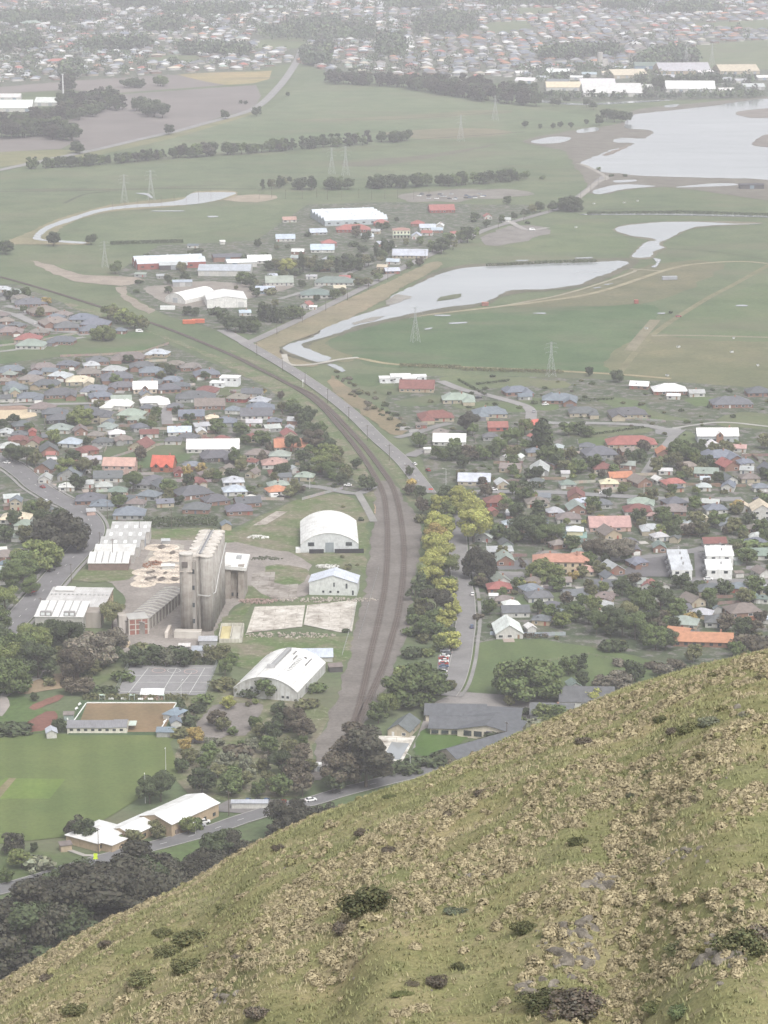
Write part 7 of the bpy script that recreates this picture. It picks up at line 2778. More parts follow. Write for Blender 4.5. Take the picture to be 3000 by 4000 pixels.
# rocks
def boulder(seed, sub=2):
    import bmesh
    bm = bmesh.new()
    bmesh.ops.create_icosphere(bm, subdivisions=sub, radius=1)
    rr = random.Random(seed)
    cuts = [(Vector((rr.gauss(0, 1), rr.gauss(0, 1), rr.gauss(0, 1))).normalized(), rr.uniform(.45, .85)) for _ in range(9)]
    for w_ in bm.verts:
        for nn, dd in cuts:
            e = w_.co.dot(nn)
            if e > dd:
                w_.co -= nn * (e - dd) * .9
        w_.co *= 1 + rr.uniform(-.06, .06)
    m = bpy.data.meshes.new('boulder')
    bm.to_mesh(m); bm.free()
    m.materials.append(MATS['rock'])
    return m
BL = [boulder(i) for i in range(7)]
OUT = [(2330, 3440, 26, 70, 40, 1.3, 'in the upper rock outcrop'), (2250, 3700, 34, 60, 90, 1.4, 'in the grey rock band below the outcrop'), (2820, 3740, 26, 70, 80, 1.4, 'in the rock outcrop beside dark shrubs'), (2960, 3690, 10, 50, 40, 1.2, 'beside the brown shrub'),
       (880, 3920, 12, 50, 40, .9, 'in the small western outcrop'), (2700, 3340, 14, 90, 25, .6, 'in the scattered stones of the bare patch'), (1830, 3420, 12, 90, 14, .7, 'in the thin rock band above the bush'), (2130, 3880, 8, 60, 40, 1.0, 'in the low rock band'),
       (2900, 2790, 8, 60, 50, .9, 'on the upper slope')]
HM = [('the large rounded bush', 1440, 3560), ('the upper rock outcrop', 2330, 3440), ('the grey rock band', 2250, 3700), ('the boulders by dark shrubs', 2820, 3740), ('the tangled brown scrub', 2250, 3960), ('the small western outcrop', 880, 3920), ('the bare stony patch', 2700, 3340),
      ('the broad dark scrub', 760, 3680), ('the thin rock band', 1830, 3420), ('the upper slope shrubs', 2680, 2850), ('the western brow', 200, 3830), ('the middle brow', 1500, 3150), ('the low dark shrub', 1800, 3790), ('the eastern skyline', 2850, 2640), ('the dark shrub pair', 2050, 3640), ('the western low bush', 300, 3960)]
def hill_where(p):
    u, v = PIX(p[0], p[1], p[2])
    n, a, b = min(HM, key=lambda m: math.hypot((m[1] - u), (m[2] - v) * 1.3))
    du, dv = u - a, v - b
    if math.hypot(du, dv) < 70:
        return 'beside ' + n
    w = ('uphill east of ' if du > 0 else 'west of ') if abs(du) > abs(dv) else ('down the slope from ' if dv > 0 else 'beyond ')
    return w + n
def add_rock(u, v, s, label, group):
    p = slope_at(u, v)
    if p is None:
        return
    o = link('boulder', RNG.choice(BL), None, None)
    o.location = p - Vector((0, 0, s * .22))
    o.scale = (s * RNG.uniform(.8, 1.5), s * RNG.uniform(.7, 1.2), s * RNG.uniform(.5, .9))
    o.rotation_euler = (RNG.uniform(-.3, .3), RNG.uniform(-.3, .3), RNG.uniform(0, 6.28))
    tag(o, label if 'loose' not in label else f'small pale loose stone in the grass {hill_where(p)}', 'boulder', group)
for u, v, n, du, dv, s, lab in OUT:
    for i in range(n):
        add_rock(u + RNG.gauss(0, du * .6), v + RNG.gauss(0, dv * .6), RNG.uniform(.2, .62) * s, 'grey weathered boulder ' + lab, 'boulders ' + lab)
for i in range(36):
    add_rock(RNG.uniform(100, 2950), RNG.uniform(3000, 3980), RNG.uniform(.12, .26), 'small pale loose stone lying in the grass of the slope', 'loose stones on the slope')

for o in list(COL.objects):
    if o.name.startswith('tussock') and o.get('category') == 'tussock':
        k = o.scale[0]
        o['label'] = f"{'broad' if k > 1.05 else 'small' if k < .8 else 'middling'} straw-coloured tussock {hill_where(o.location)}"
    elif o.get('group') == 'low scrub among the tussocks':
        o['label'] = f"low {'brown' if o.children[0].color[0] > o.children[0].color[1] else 'olive'} scrub clump {hill_where(o.location)}"
# ------------------------------------------------------------------ the far city: houses and trees past telling apart one by one
def g_np(u, v):
    a, b = (u - 1500) / F_PX, (v - 2000) / F_PX
    dy, dz = _cp - b * _sp, -_sp - b * _cp
    t = -CAM_H / dz
    return a * t, dy * t
def inside_np(poly, u, v):
    c = np.zeros(len(u), bool)
    for (x0, y0), (x1, y1) in zip(poly, poly[1:] + poly[:1]):
        if y0 == y1: continue
        c ^= ((y0 > v) != (y1 > v)) & (u < (x1 - x0) * (v - y0) / (y1 - y0) + x0)
    return c
CITY = [(-300, -140), (3300, -140), (3300, 150), (2900, 170), (2600, 260), (2450, 262), (2050, 305), (1750, 300), (1300, 290), (1175, 245), (1000, 272), (650, 286), (250, 312), (-300, 340)]
GAPS = [[(2480, 205), (2850, 165), (3300, 150), (3300, 260), (2600, 260)], [(2700, 95), (2950, 80), (3300, 75), (3300, 110), (2800, 112)], [(580, 225), (740, 215), (780, 240), (600, 245)], [(1000, 160), (1180, 150), (1200, 185), (1010, 190)],
        [(1880, 95), (2060, 80), (2060, 120), (1900, 130)], [(2010, 35), (2160, 30), (2200, 52), (2000, 60)], [(1140, 100), (1175, 100), (1180, 260), (1130, 260)]]
PARKS = [[(1000, 130), (1120, 95), (1300, 85), (1440, 95), (1455, 150), (1250, 165), (1000, 160)], [(1620, 95), (1760, 60), (1860, 85), (1860, 130), (1630, 140)], [(1485, 165), (1560, 160), (1570, 225), (1480, 225)], [(0, 165), (120, 165), (170, 195), (0, 205)],
         [(1180, 215), (1280, 200), (1280, 260), (1190, 260)], [(2470, 260), (2560, 215), (2700, 205), (2720, 255), (2600, 265)], [(560, 110), (690, 90), (720, 120), (580, 130)], [(2350, 0), (2520, -10), (2540, 40), (2360, 40)], [(250, 280), (300, 270), (300, 310), (250, 310)],
         [(0, 70), (260, 60), (420, 75), (300, 95), (0, 100)], [(640, 45), (960, 35), (980, 60), (660, 70)], [(330, 185), (560, 170), (600, 190), (360, 205)], [(700, 195), (960, 200), (960, 222), (720, 218)], [(1500, 20), (1700, 10), (1720, 35), (1520, 40)], [(2100, 215), (2400, 200), (2420, 225), (2120, 240)], [(1900, 10), (2250, 5), (2260, 25), (1900, 30)], [(2560, 40), (2800, 30), (2820, 50), (2580, 58)], [(440, 20), (600, 8), (620, 30), (450, 38)]]
for px in GAPS[:6]:
    sheet('far_field', px, .17, 'turf', (0.13, 0.165, 0.075), 6)
rng = np.random.default_rng(77)
def house_arrays(x, y, L, W, a, h, rs, rc, wc):
    n = len(x)
    ca, sa = np.cos(a), np.sin(a)
    def P(lx, ly, z):
        return np.stack([x + lx * ca - ly * sa, y + lx * sa + ly * ca, np.broadcast_to(z, n)], -1)
    l, w = L / 2, W / 2
    o = .4
    r = np.maximum(l - w, .3)
    V = np.stack([P(-l, -w, 0), P(l, -w, 0), P(l, w, 0), P(-l, w, 0), P(-l, -w, h), P(l, -w, h), P(l, w, h), P(-l, w, h),
                  P(-l - o, -w - o, h), P(l + o, -w - o, h), P(l + o, w + o, h), P(-l - o, w + o, h), P(-r, 0 * r, h + rs), P(r, 0 * r, h + rs)], 1)
    f = np.array([(0, 1, 5, 4), (1, 2, 6, 5), (2, 3, 7, 6), (3, 0, 4, 7), (8, 9, 13, 12), (9, 10, 13, 13), (10, 11, 12, 13), (11, 8, 12, 12)])
    F = (np.arange(n)[:, None, None] * 14 + f[None]).reshape(-1, 4)
    C = np.concatenate([np.repeat(wc[:, None], 4, 1), np.repeat(rc[:, None], 4, 1)], 1).reshape(-1, 3)
    # hip ends as triangles written as quads with one very short edge
    Vt = V.copy().reshape(-1, 3)
    return Vt, F, C
def fix_tris(V, F):
    """give the doubled corner of a hip end its own vertex a hair away"""
    dup = F[:, 2] == F[:, 3]
    idx = F[dup, 3]
    nv = len(V)
    add = V[idx] + np.array([0, 0, -.02])
    F = F.copy()
    F[dup, 3] = nv + np.arange(len(idx))
    return np.concatenate([V, add]), F
gx, gy = np.meshgrid(np.arange(-1500, 1500, 23.0), np.arange(3850, 6500, 20.0))
gx = gx.ravel() + rng.uniform(-5, 5, gx.size); gy = gy.ravel() + rng.uniform(-5, 5, gy.size)
uu, vv = PIX(gx, gy)
street = (np.abs(((gx + gy * .25) / 92) % 1 - .5) < .06) | (np.abs(((gy - gx * .3) / 70) % 1 - .5) < .07)
m = inside_np(CITY, uu, vv) & (uu > -60) & (uu < 3060) & (vv > -60) & ~street
for q in GAPS + PARKS[:3]:
    m &= ~inside_np(q, uu, vv)
m &= rng.random(len(gx)) < .86
gx, gy, uu, vv = gx[m], gy[m], uu[m], vv[m]
n = len(gx)
pal_r = np.array([(0.13, 0.135, 0.145), (0.18, 0.2, 0.235), (0.2, 0.18, 0.17), (0.55, 0.55, 0.54), (0.33, 0.13, 0.11), (0.38, 0.2, 0.13), (0.36, 0.37, 0.38), (0.3, 0.36, 0.32), (0.5, 0.46, 0.38)])
newer = np.clip((uu - 1500) / 500, 0, 1) * np.clip((vv - 20) / 60, 0, 1)
p_old = np.array([.2, .17, .18, .14, .05, .03, .15, .04, .04]); p_new = np.array([.36, .24, .16, .07, .03, .08, .04, .01, .01])
pk = np.where(rng.random(n) < newer, rng.choice(9, n, p=p_new / p_new.sum()), rng.choice(9, n, p=p_old / p_old.sum()))
rc = pal_r[pk] * rng.uniform(.8, 1.2, (n, 1))
wc = np.array([(0.4, 0.39, 0.35), (0.22, 0.15, 0.12), (0.32, 0.28, 0.23), (0.48, 0.47, 0.45)])[rng.choice(4, n)] * rng.uniform(.85, 1.1, (n, 1))
L = rng.uniform(11, 19, n); W = np.minimum(rng.uniform(8, 13, n), L)
big = (rng.random(n) < .02) & (newer < .5)
L[big] *= 2.2; W[big] *= 1.5
ang = .28 + rng.normal(0, .1, n) + (rng.random(n) < .4) * math.pi / 2
V, F, C = house_arrays(gx, gy, L, W, ang, rng.uniform(2.6, 3.4, n) + big * 2, W * .22, rc, wc)
V, F = fix_tris(V, F)
o = link('distant_houses', np_mesh('distant_houses', V, F, 'tinted', C), None, None, (1, 1, 1))
tag(o, 'low houses of the distant suburb spread across the plain', 'houses', kind='stuff')
print('far houses', n)
# trees of the far suburb
tx, ty = rng.uniform(-1500, 1500, 15000), rng.uniform(3850, 6500, 15000)
uu, vv = PIX(tx, ty)
dn = fbm(tx / 130, ty / 220, 15, 3)
newer = np.clip((uu - 1500) / 500, 0, 1) * np.clip((vv - 20) / 60, 0, 1)
m = inside_np(CITY, uu, vv) & (uu > -60) & (uu < 3060) & (vv > -60) & (rng.random(len(tx)) < np.clip((dn - .27) * 2.8, .08, 1) * (1 - .8 * newer))
for q in GAPS:
    m &= ~inside_np(q, uu, vv)
th = rng.uniform(6, 13, len(tx))
px_, py_ = [tx[m]], [ty[m]]
hh = [th[m]]
for q in PARKS:
    us, vs = [p[0] for p in q], [p[1] for p in q]
    u2, v2 = rng.uniform(min(us), max(us), 420), rng.uniform(min(vs), max(vs), 420)
    k = inside_np(q, u2, v2)
    a_, b_ = g_np(u2[k], v2[k])
    kk = slice(0, 150)
    px_.append(a_[kk]); py_.append(b_[kk]); hh.append(rng.uniform(13, 22, len(a_[kk])))
# trees round the works beyond the estuary
for q in ([(2450, 285), (2700, 285), (2960, 300), (2960, 365), (2700, 370), (2450, 365)], [(2100, 378), (2300, 385), (2700, 382), (2990, 375), (2990, 384), (2500, 392), (2100, 390)], [(2000, 270), (2480, 258), (2480, 300), (2050, 330)]):
    us, vs = [p[0] for p in q], [p[1] for p in q]
    u2, v2 = rng.uniform(min(us), max(us), 260), rng.uniform(min(vs), max(vs), 260)
    k = inside_np(q, u2, v2)
    a_, b_ = g_np(u2[k], v2[k])
    ok = np.array([not in_foot(p, q_, 3) for p, q_ in zip(a_, b_)], bool)
    px_.append(a_[ok][:110]); py_.append(b_[ok][:110]); hh.append(rng.uniform(6, 13, len(a_[ok][:110])))
tx, ty, th = np.concatenate(px_), np.concatenate(py_), np.concatenate(hh)
nt, nq = len(tx), 30
P, D, tnt, C_, R__ = crown_points('round', nt * nq, rng)
P = P.reshape(nt, nq, 3) * (th[:, None, None] * np.array([1.15, 1.15, 1.0]))
P[:, :, 0] += tx[:, None]; P[:, :, 1] += ty[:, None]
V, F = leaf_quads(P.reshape(-1, 3), D, np.repeat(th, nq) * .11, rng)
pal = np.array([(0.07, 0.09, 0.06), (0.095, 0.13, 0.068), (0.13, 0.16, 0.085), (0.085, 0.085, 0.07)])
cc = pal[rng.choice(4, nt, p=(.4, .3, .15, .15))] * rng.uniform(.85, 1.15, (nt, 1))
cc = np.repeat(cc, nq, 0) * rng.uniform(.75, 1.25, (nt * nq, 1))
o = link('distant_trees', np_mesh('distant_trees', V, F, 'tinted', cc), None, None, (1, 1, 1))
tag(o, 'dark trees scattered through the distant suburb and its parks', 'trees', kind='stuff')
print('far trees', nt)
# ------------------------------------------------------------------ cars, pylons, poles, fences and other small things
CARP = {'w': ((0.75, 0.75, 0.74), 'white'), 's': ((0.4, 0.41, 0.43), 'silver'), 'b': ((0.06, 0.1, 0.18), 'blue'), 'r': ((0.3, 0.035, 0.03), 'red'), 'k': ((0.025, 0.025, 0.028), 'black'), 'g': ((0.12, 0.13, 0.14), 'grey')}
def prof_mesh(name, pts, w, mat, taper=1.0):
    n = len(pts)
    zt = max(p[1] for p in pts)
    z0 = min(p[1] for p in pts)
    V = []
    for s in (-1, 1):
        for x, z in pts:
            k = 1 - (1 - taper) * (z - z0) / max(zt - z0, .01)
            V.append((x, s * w / 2 * k, z))
    F = [tuple(range(n)), tuple(range(2 * n - 1, n - 1, -1))] + [(i, n + i, n + (i + 1) % n, (i + 1) % n) for i in range(n)]
    m = MB().add(V, F).mesh(name)
    m.materials.append(MATS[mat])
    return m
CAR_BODY = prof_mesh('body', [(-2.15, .35), (-2.2, .75), (-1.9, .95), (-.9, .98), (1.0, .95), (2.05, .82), (2.2, .55), (2.15, .32)], 1.76, 'car_paint', .92)
CAR_CAB = prof_mesh('cabin', [(-1.75, .96), (-1.2, 1.4), (.35, 1.42), (1.15, .95)], 1.58, 'glass', .82)
CAR_ROOF = prof_mesh('roof', [(-1.22, 1.39), (-1.1, 1.46), (.2, 1.47), (.36, 1.41)], 1.36, 'car_paint', .96)
VAN_BODY = prof_mesh('body', [(-2.6, .35), (-2.65, 2.1), (-2.4, 2.25), (1.4, 2.25), (1.9, 1.3), (2.55, 1.1), (2.6, .35)], 1.95, 'car_paint', .93)
VAN_CAB = prof_mesh('windscreen', [(1.3, 1.35), (1.42, 2.1), (1.5, 2.1), (1.96, 1.32)], 1.86, 'glass', .95)
wm = MB()
for i in range(2): pass
def wheel_mesh():
    n = 12
    V, F = [], []
    for s in (-.1, .1):
        V += [(.32 * math.cos(2 * math.pi * i / n), s, .32 * math.sin(2 * math.pi * i / n)) for i in range(n)]
    F = [(i, (i + 1) % n, n + (i + 1) % n, n + i) for i in range(n)] + [tuple(range(n)), tuple(range(2 * n - 1, n - 1, -1))]
    m = MB().add(V, F).mesh('wheel')
    m.materials.append(MATS['rubber'])
    return m
WHEEL = wheel_mesh()
def car(u, v, ang, col, where, van=False, parts=True):
    p = G(u, v)
    c, cn = CARP[col]
    nm = 'van' if van else 'car'
    t = thing(nm, (p.x, p.y, .42), R(ang), f'{cn} {nm} {where}', nm, 'cars and vans in the valley')
    if not parts:
        link('body', CAR_BODY, None, t, c)
        link('cabin', CAR_CAB, None, t)
        return
    link('body', VAN_BODY if van else CAR_BODY, None, t, c)
    if van:
        link('windscreen', VAN_CAB, None, t)
        block('side_window', t, (.2, 0, 1.65), (2.4, 1.9, .5), 'glass')
    else:
        link('cabin', CAR_CAB, None, t)
        link('roof', CAR_ROOF, None, t, c)
    for x in (-1.4, 1.4):
        for y in (-.82, .82):
            o = link('wheel', WHEEL, None, t)
            o.location = (x, y, .32)
    for y in (-.6, .6):
        block('headlight', t, (2.14, y, .66), (.1, .32, .16), 'painted', (0.8, 0.8, 0.76))
        block('tail_light', t, (-2.17, y, .78), (.1, .32, .14), 'painted', (0.4, 0.03, 0.02))
for i, (x, y) in enumerate(((702, 100), (716, 122), (700, 146), (690, 166), (692, 186), (690, 208), (692, 228), (684, 252), (680, 272), (678, 292), (674, 312), (672, 332))):
    car(1400 + x * .482, 2500 + y * .482, RNG.choice((0, 180)) + RNG.uniform(-6, 6), 'sgwrwrbgwsgk'[i], f'parked in the row beside the school street, {("first", "second", "third", "fourth", "fifth", "sixth", "seventh", "eighth", "ninth", "tenth", "eleventh", "twelfth")[i]} from the avenue')
for u, v, a, c, w in ((1846, 2328, 86, 'w', 'parked at the kerb opposite the red-roofed house'), (1843, 2455, 86, 'b', 'parked at the kerb beside the white gabled house'), (1777, 2302, 84, 'r', 'parked under the avenue trees'), (1928, 1918, 2, 'w', 'on the cross street in front of the pale blue roof'),
                      (1619, 1818, 110, 'w', 'driving on the road beside the railway'), (1672, 1842, 110, 'r', 'parked on the verge near the closed road end'), (1359, 1901, 175, 'w', 'on the lane beside the railway crossing'), (201, 2235, 60, 'k', 'on the wide road beside the tan warehouse'),
                      (128, 2318, 60, 'r', 'on the wide road near the big green trees'), (179, 1963, 130, 'w', 'on the wide road above the bend'), (166, 1908, 120, 'r', 'parked on the wide road near the green roof'), (10, 2440, 60, 'r', 'low on the wide road beside the park trees'),
                      (26, 1813, 150, 'w', 'at the road junction by the dark trees'), (968, 3136, 80, 'b', 'first in the small car park by the hall'), (1004, 3134, 80, 'k', 'second in the small car park by the hall'), (1040, 3136, 80, 'b', 'third in the small car park by the hall'),
                      (1106, 3142, 80, 'r', 'half hidden by trees in the small car park'), (1214, 3133, 24, 'w', 'driving on the road below the slope'), (782, 3232, 10, 's', 'parked in front of the community hall door'), (798, 3218, 10, 'w', 'parked beside the community hall'),
                      (2482, 2192, 0, 'w', 'at the edge of the dark car park'), (2362, 2218, 60, 'w', 'parked behind the terracotta villa'), (2398, 2224, 60, 'g', 'parked beside a white car behind the terracotta villa'), (2524, 1938, 5, 'r', 'on the cross street above the maroon roof'),
                      (2356, 1932, 5, 'w', 'on the cross street above the grey roof'), (2766, 2268, 0, 'w', 'parked at the foot of the townhouse drive'), (136, 1268, 100, 'w', 'in the cul-de-sac near the red hip roof'), (1870, 1558, 10, 'k', 'parked beside the pale green roof'),
                      (990, 1574, 20, 'w', 'in the drive of the blue-grey house'), (2130, 1585, 20, 'w', 'in the drive of the blue-grey brick house'), (2650, 1240, 4, 'r', 'tractor-sized and lone in the pasture'), (1096, 1946, 10, 'k', 'parked beside a white van'), (2085, 1612, 80, 's', 'on the new street bend')):
    car(u, v, a, c, w)
car(1076, 1946, 5, 'w', 'parked behind the charcoal roofs near the vaulted warehouse', True)
car(2079, 902, 4, 'w', 'parked on the gravel beside the museum road', True)
car(545, 3300 - 2000, 0, 'w', 'parked beside the railway willows', True)
for i in range(26):
    car(RNG.uniform(1620, 1900), RNG.uniform(758, 782), RNG.uniform(-20, 20), RNG.choice('wwsskgb'), 'in the museum car park beyond the five-ridge shed', parts=False)

# lattice pylons
def pylon_parts(H=26.0, B=6.0):
    legs = []
    for sx in (-1, 1):
        for sy in (-1, 1):
            legs.append(MB().bar((sx * B / 2, sy * B / 2, 0), (sx * .7, sy * .7, H * .66), .11).bar((sx * .7, sy * .7, H * .66), (sx * .45, sy * .45, H), .06))
    br = MB()
    zs = [0, .18, .34, .48, .58, .66, .75, .84, .92, 1.0]
    def wd(k):
        return (B / 2 + (.7 - B / 2) * k / .66) if k < .66 else .7 + (.45 - .7) * (k - .66) / .34
    for a, b in zip(zs, zs[1:]):
        wa, wb = wd(a), wd(b)
        for s in (-1, 1):
            br.bar((-wa, s * wa, a * H), (wb, s * wb, b * H), .06).bar((wa, s * wa, a * H), (-wb, s * wb, b * H), .06)
            br.bar((s * wa, -wa, a * H), (s * wb, wb, b * H), .06).bar((s * wa, wa, a * H), (s * wb, -wb, b * H), .06)
    arms = []
    for k, l in ((.7, 4.6), (.83, 5.4), (.95, 4.2)):
        z = k * H
        arms.append(MB().bar((-l, 0, z), (l, 0, z), .08).bar((-l, 0, z), (0, 0, z + 1.3), .06).bar((l, 0, z), (0, 0, z + 1.3), .06).bar((-l, 0, z), (-l, 0, z - 1.4), .06).bar((l, 0, z), (l, 0, z - 1.4), .06))
    return [m.mesh('leg') for m in legs], br.mesh('bracing'), [m.mesh('cross_arm') for m in arms]
PYL = pylon_parts()
for m in PYL[0] + [PYL[1]] + PYL[2]:
    m.materials.append(MATS['painted'])
for i, (u, v, h, lab) in enumerate(((1622, 1336, 25, 'standing in the dark green pasture beside the long pond'), (2152, 1470, 23, 'beside the ditch above the blue-grey roofs'), (486, 792, 27, 'near the head of the winding stream'), (590, 782, 29, 'tallest beside the winding stream pond'),
                                    (1350, 686, 30, 'taller of the pair in the pasture before the windbreak'), (1296, 680, 27, 'slimmer of the pair in the pasture before the windbreak'), (1934, 470, 30, 'in the pasture below the long dark tree line'), (1800, 552, 30, 'beside the pale track in the open pasture'), (410, 1046, 22, 'beside the twin-ridge red shed'), (2680, 262, 34, 'rising behind the yellow industrial shed'), (2780, 258, 34, 'rising beside the far green field'))):
    p = G(u, v)
    t = thing('pylon', (p.x, p.y, 0), R(20), 'grey lattice power pylon ' + lab, 'pylon', 'power pylons on the plain')
    for m in PYL[0]:
        link('leg', m, None, t, (0.42, 0.43, 0.44)).scale = (h / 26,) * 3
    link('bracing', PYL[1], None, t, (0.42, 0.43, 0.44)).scale = (h / 26,) * 3
    for m in PYL[2]:
        link('cross_arm', m, None, t, (0.42, 0.43, 0.44)).scale = (h / 26,) * 3
# wooden power poles and lamp posts
POLE = MB().cyl((0, 0), .17, 0, 9.5, 8, .12).mesh('pole')
ARM = MB().box((0, 0, 9.0), (2.2, .14, .16)).mesh('crossarm')
for m, k in ((POLE, 'bark'), (ARM, 'bark')):
    m.materials.append(MATS[k])
def power_pole(x, y, a, lab, h=9.5):
    t = thing('power_pole', (x, y, .1), a, lab, 'power pole', 'wooden power poles')
    link('pole', POLE, None, t).scale = (1, 1, h / 9.5)
    link('crossarm', ARM, None, t).scale = (1, 1, h / 9.5)
    for s in (-.95, 0, .95):
        block('insulator', t, (s, 0, (9.2) * h / 9.5), (.12, .12, .25), 'painted', (0.5, 0.5, 0.48))
for k, off, every, lab in (('d', -6.5, 48, 'slim wooden power pole beside the straight museum road'), ('a', -7, 52, 'slim wooden power pole beside the road along the railway'), ('c', 10, 60, 'slim wooden power pole on the verge of the wide road'), ('k', 6.5, 60, 'slim wooden power pole beside the road below the slope')):
    q = offset_line(LINES[k], off)
    acc = 0
    for a, b in zip(q, q[1:]):
        acc += (b - a).length
        if acc > every:
            acc = 0
            d = b - a
            power_pole(a.x, a.y, math.atan2(d.y, d.x) + math.pi / 2, lab)
for u, v, h, lab in ((441, 2205, 13, 'tall wooden pole in front of the stepped factory'), (546, 2115, 12, 'tall wooden pole beside the stepped factory skylights'), (670, 2068, 11, 'wooden pole in front of the tall dark hedge')):
    p = G(u, v)
    power_pole(p.x, p.y, .3, lab, h)
for i in range(13):
    p = G(1010 + i * 55 + RNG.uniform(-8, 8), 778 + RNG.uniform(-6, 4))
    power_pole(p.x, p.y, .2, 'slim dark pole in the rough ground behind the museum sheds', 9)
for i in range(9):
    p = G(440 + i * 48, 822 - i * 6.2)
    power_pole(p.x, p.y, .2, 'slim pole along the winding stream', 8)
def lamp(u, v, h, lab):
    p = G(u, v)
    t = thing('lamp_post', (p.x, p.y, .2), RNG.uniform(0, 6), lab, 'lamp post', 'lamp posts and floodlight masts')
    build('post', MB().cyl((0, 0), .14, 0, h, 8, .08), 'painted', t, (0.55, 0.55, 0.54))
    build('arm', MB().bar((0, 0, h), (1.6, 0, h + .2), .1), 'painted', t, (0.55, 0.55, 0.54))
    block('lamp_head', t, (1.7, 0, h + .18), (.8, .3, .16), 'painted', (0.7, 0.7, 0.68))
for u, v, h, lab in ((1742, 1895, 9, 'pale lamp post near the closed road end'), (648, 3018, 10, 'slim floodlight mast at the edge of the cricket field'), (568, 3140, 11, 'slim floodlight mast beside the community hall roof'), (708, 2735, 8, 'tall white flagpole at the end of the bowling green hedge'),
                     (1602, 3020, 7, 'lamp post beside the dark hedge of the school'), (1900, 2180, 8, 'lamp post beside the large dark street tree'), (2515, 1945, 8, 'lamp post on the cross street above the maroon roof'), (764, 3262, 5, 'pale lamp post by the hall car park'), (1210, 1912, 8, 'lamp post on the lane near the vaulted warehouse')):
    lamp(u, v, h, lab)
# fences
def fence(pts, h, col, lab, step=2.4, name='fence', gap=.03, mesh=False):
    t = thing(name, (0, 0, 0), 0, lab, 'fence')
    n = 0
    for a, b in zip(pts, pts[1:]):
        p, q = G(*a), G(*b)
        d = q - p
        k = max(1, round(d.length / step))
        ang = math.atan2(d.y, d.x)
        for i in range(k):
            m = p + d * ((i + .5) / k)
            if mesh:
                block('rail', t, (m.x, m.y, h), (d.length / k, .06, .06), 'painted', col, ang)
                block('rail', t, (m.x, m.y, h * .5), (d.length / k, .05, .05), 'painted', col, ang)
            else:
                block('panel', t, (m.x, m.y, h / 2 + .15), (d.length / k - gap, .06, h - .1), 'wall_paint', tuple(c * RNG.uniform(.9, 1.1) for c in col), ang)
            e = p + d * (i / k)
            block('post', t, (e.x, e.y, h / 2 + .15), (.12, .12, h + .1), 'painted', col, ang)
fence([(1392, 2330), (1385, 2400), (1362, 2480), (1335, 2570)], 1.6, (0.4, 0.4, 0.39), 'grey wire fence between the slabs and the rail yard', 4, mesh=True)
fence([(450, 2718), (508, 2598), (850, 2598), (803, 2718)], 3.0, (0.25, 0.28, 0.26), 'tall mesh fence round the netball courts', 4, mesh=True)
fence([(2122, 2300), (2200, 2308), (2300, 2328)], 1.7, (0.27, 0.26, 0.26), 'grey board fence behind the white sheds near the villa')
fence([(2046, 2272), (2120, 2276), (2210, 2294)], 1.7, (0.25, 0.2, 0.17), 'brown board fence behind the round light green tree')
fence([(1915, 2482), (2080, 2486), (2210, 2484)], 1.8, (0.32, 0.36, 0.38), 'blue-grey board fence at the top of the school field')
fence([(2600, 1650), (2480, 1640)], 1.4, (0.36, 0.35, 0.33), 'pale fence beside the cul-de-sac')
fence([(340, 1570), (330, 1548), (300, 1552)], 1.7, (0.28, 0.22, 0.17), 'brown fence round the small green lot')
fence([(330, 1300), (150, 1335), (-50, 1362)], 1.5, (0.34, 0.31, 0.28), 'long fence between the grass strip and the red hip roof')
fence([(430, 1795), (560, 1752), (690, 1730)], 1.5, (0.3, 0.27, 0.25), 'fence across the grass paddock')
fence([(235, 1395), (400, 1390), (560, 1378), (660, 1345)], 1.6, (0.3, 0.24, 0.2), 'long back fence along the grass strip')
fence([(900, 1535), (1010, 1580)], 1.6, (0.28, 0.22, 0.2), 'brown fence beside the railway bank')
fence([(2000, 2610), (2300, 2560), (2620, 2625)], 1.1, (0.3, 0.26, 0.22), 'low fence across the school field edge', 4, mesh=True)
fence([(1480, 2220), (1430, 2400), (1400, 2500)], 1.0, (0.3, 0.3, 0.29), 'low wire fence in the rail yard', 5, mesh=True)
fence([(1180, 1955), (1290, 1925), (1340, 1912)], 1.6, (0.33, 0.32, 0.31), 'grey fence along the lane north of the vaulted warehouse')
# low boundary fences between the house plots
def plot_fences(zone, n, seed):
    rr = random.Random(seed)
    k = tries = 0
    while k < n and tries < n * 40:
        tries += 1
        us = [p[0] for p in zone]; vs = [p[1] for p in zone]
        u, v = rr.uniform(max(min(us), 0), min(max(us), 3000)), rr.uniform(min(vs), max(vs))
        if not inside(zone, u, v) or clear_lot(u, v):
            continue
        p = G(u, v)
        a = rr.choice((.1, .1 + math.pi / 2)) + rr.uniform(-.15, .15)
        L = rr.uniform(10, 20)
        pts = [(p.x + math.cos(a) * L * (i / 4 - .5), p.y + math.sin(a) * L * (i / 4 - .5)) for i in range(5)]
        if any(in_foot(x_, y_, .8) or near_road(x_, y_, 1) for x_, y_ in pts):
            continue
        col = rr.choice([(0.26, 0.2, 0.16), (0.33, 0.31, 0.29), (0.5, 0.47, 0.42), (0.24, 0.17, 0.14), (0.4, 0.36, 0.3)])
        t = thing('plot_fence', (p.x, p.y, .15), a, None, 'fence', 'board fences between the gardens')
        FENCES.append((t, p.x, p.y, 'brown' if col[0] < .3 else 'grey' if col[0] < .36 else 'pale'))
        for i in range(int(L / 2.4)):
            block('panel', t, (-L / 2 + 1.2 + i * 2.4, 0, .85), (2.36, .07, 1.6), 'wall_paint', tuple(c * rr.uniform(.88, 1.1) for c in col))
        k += 1
FENCES = []
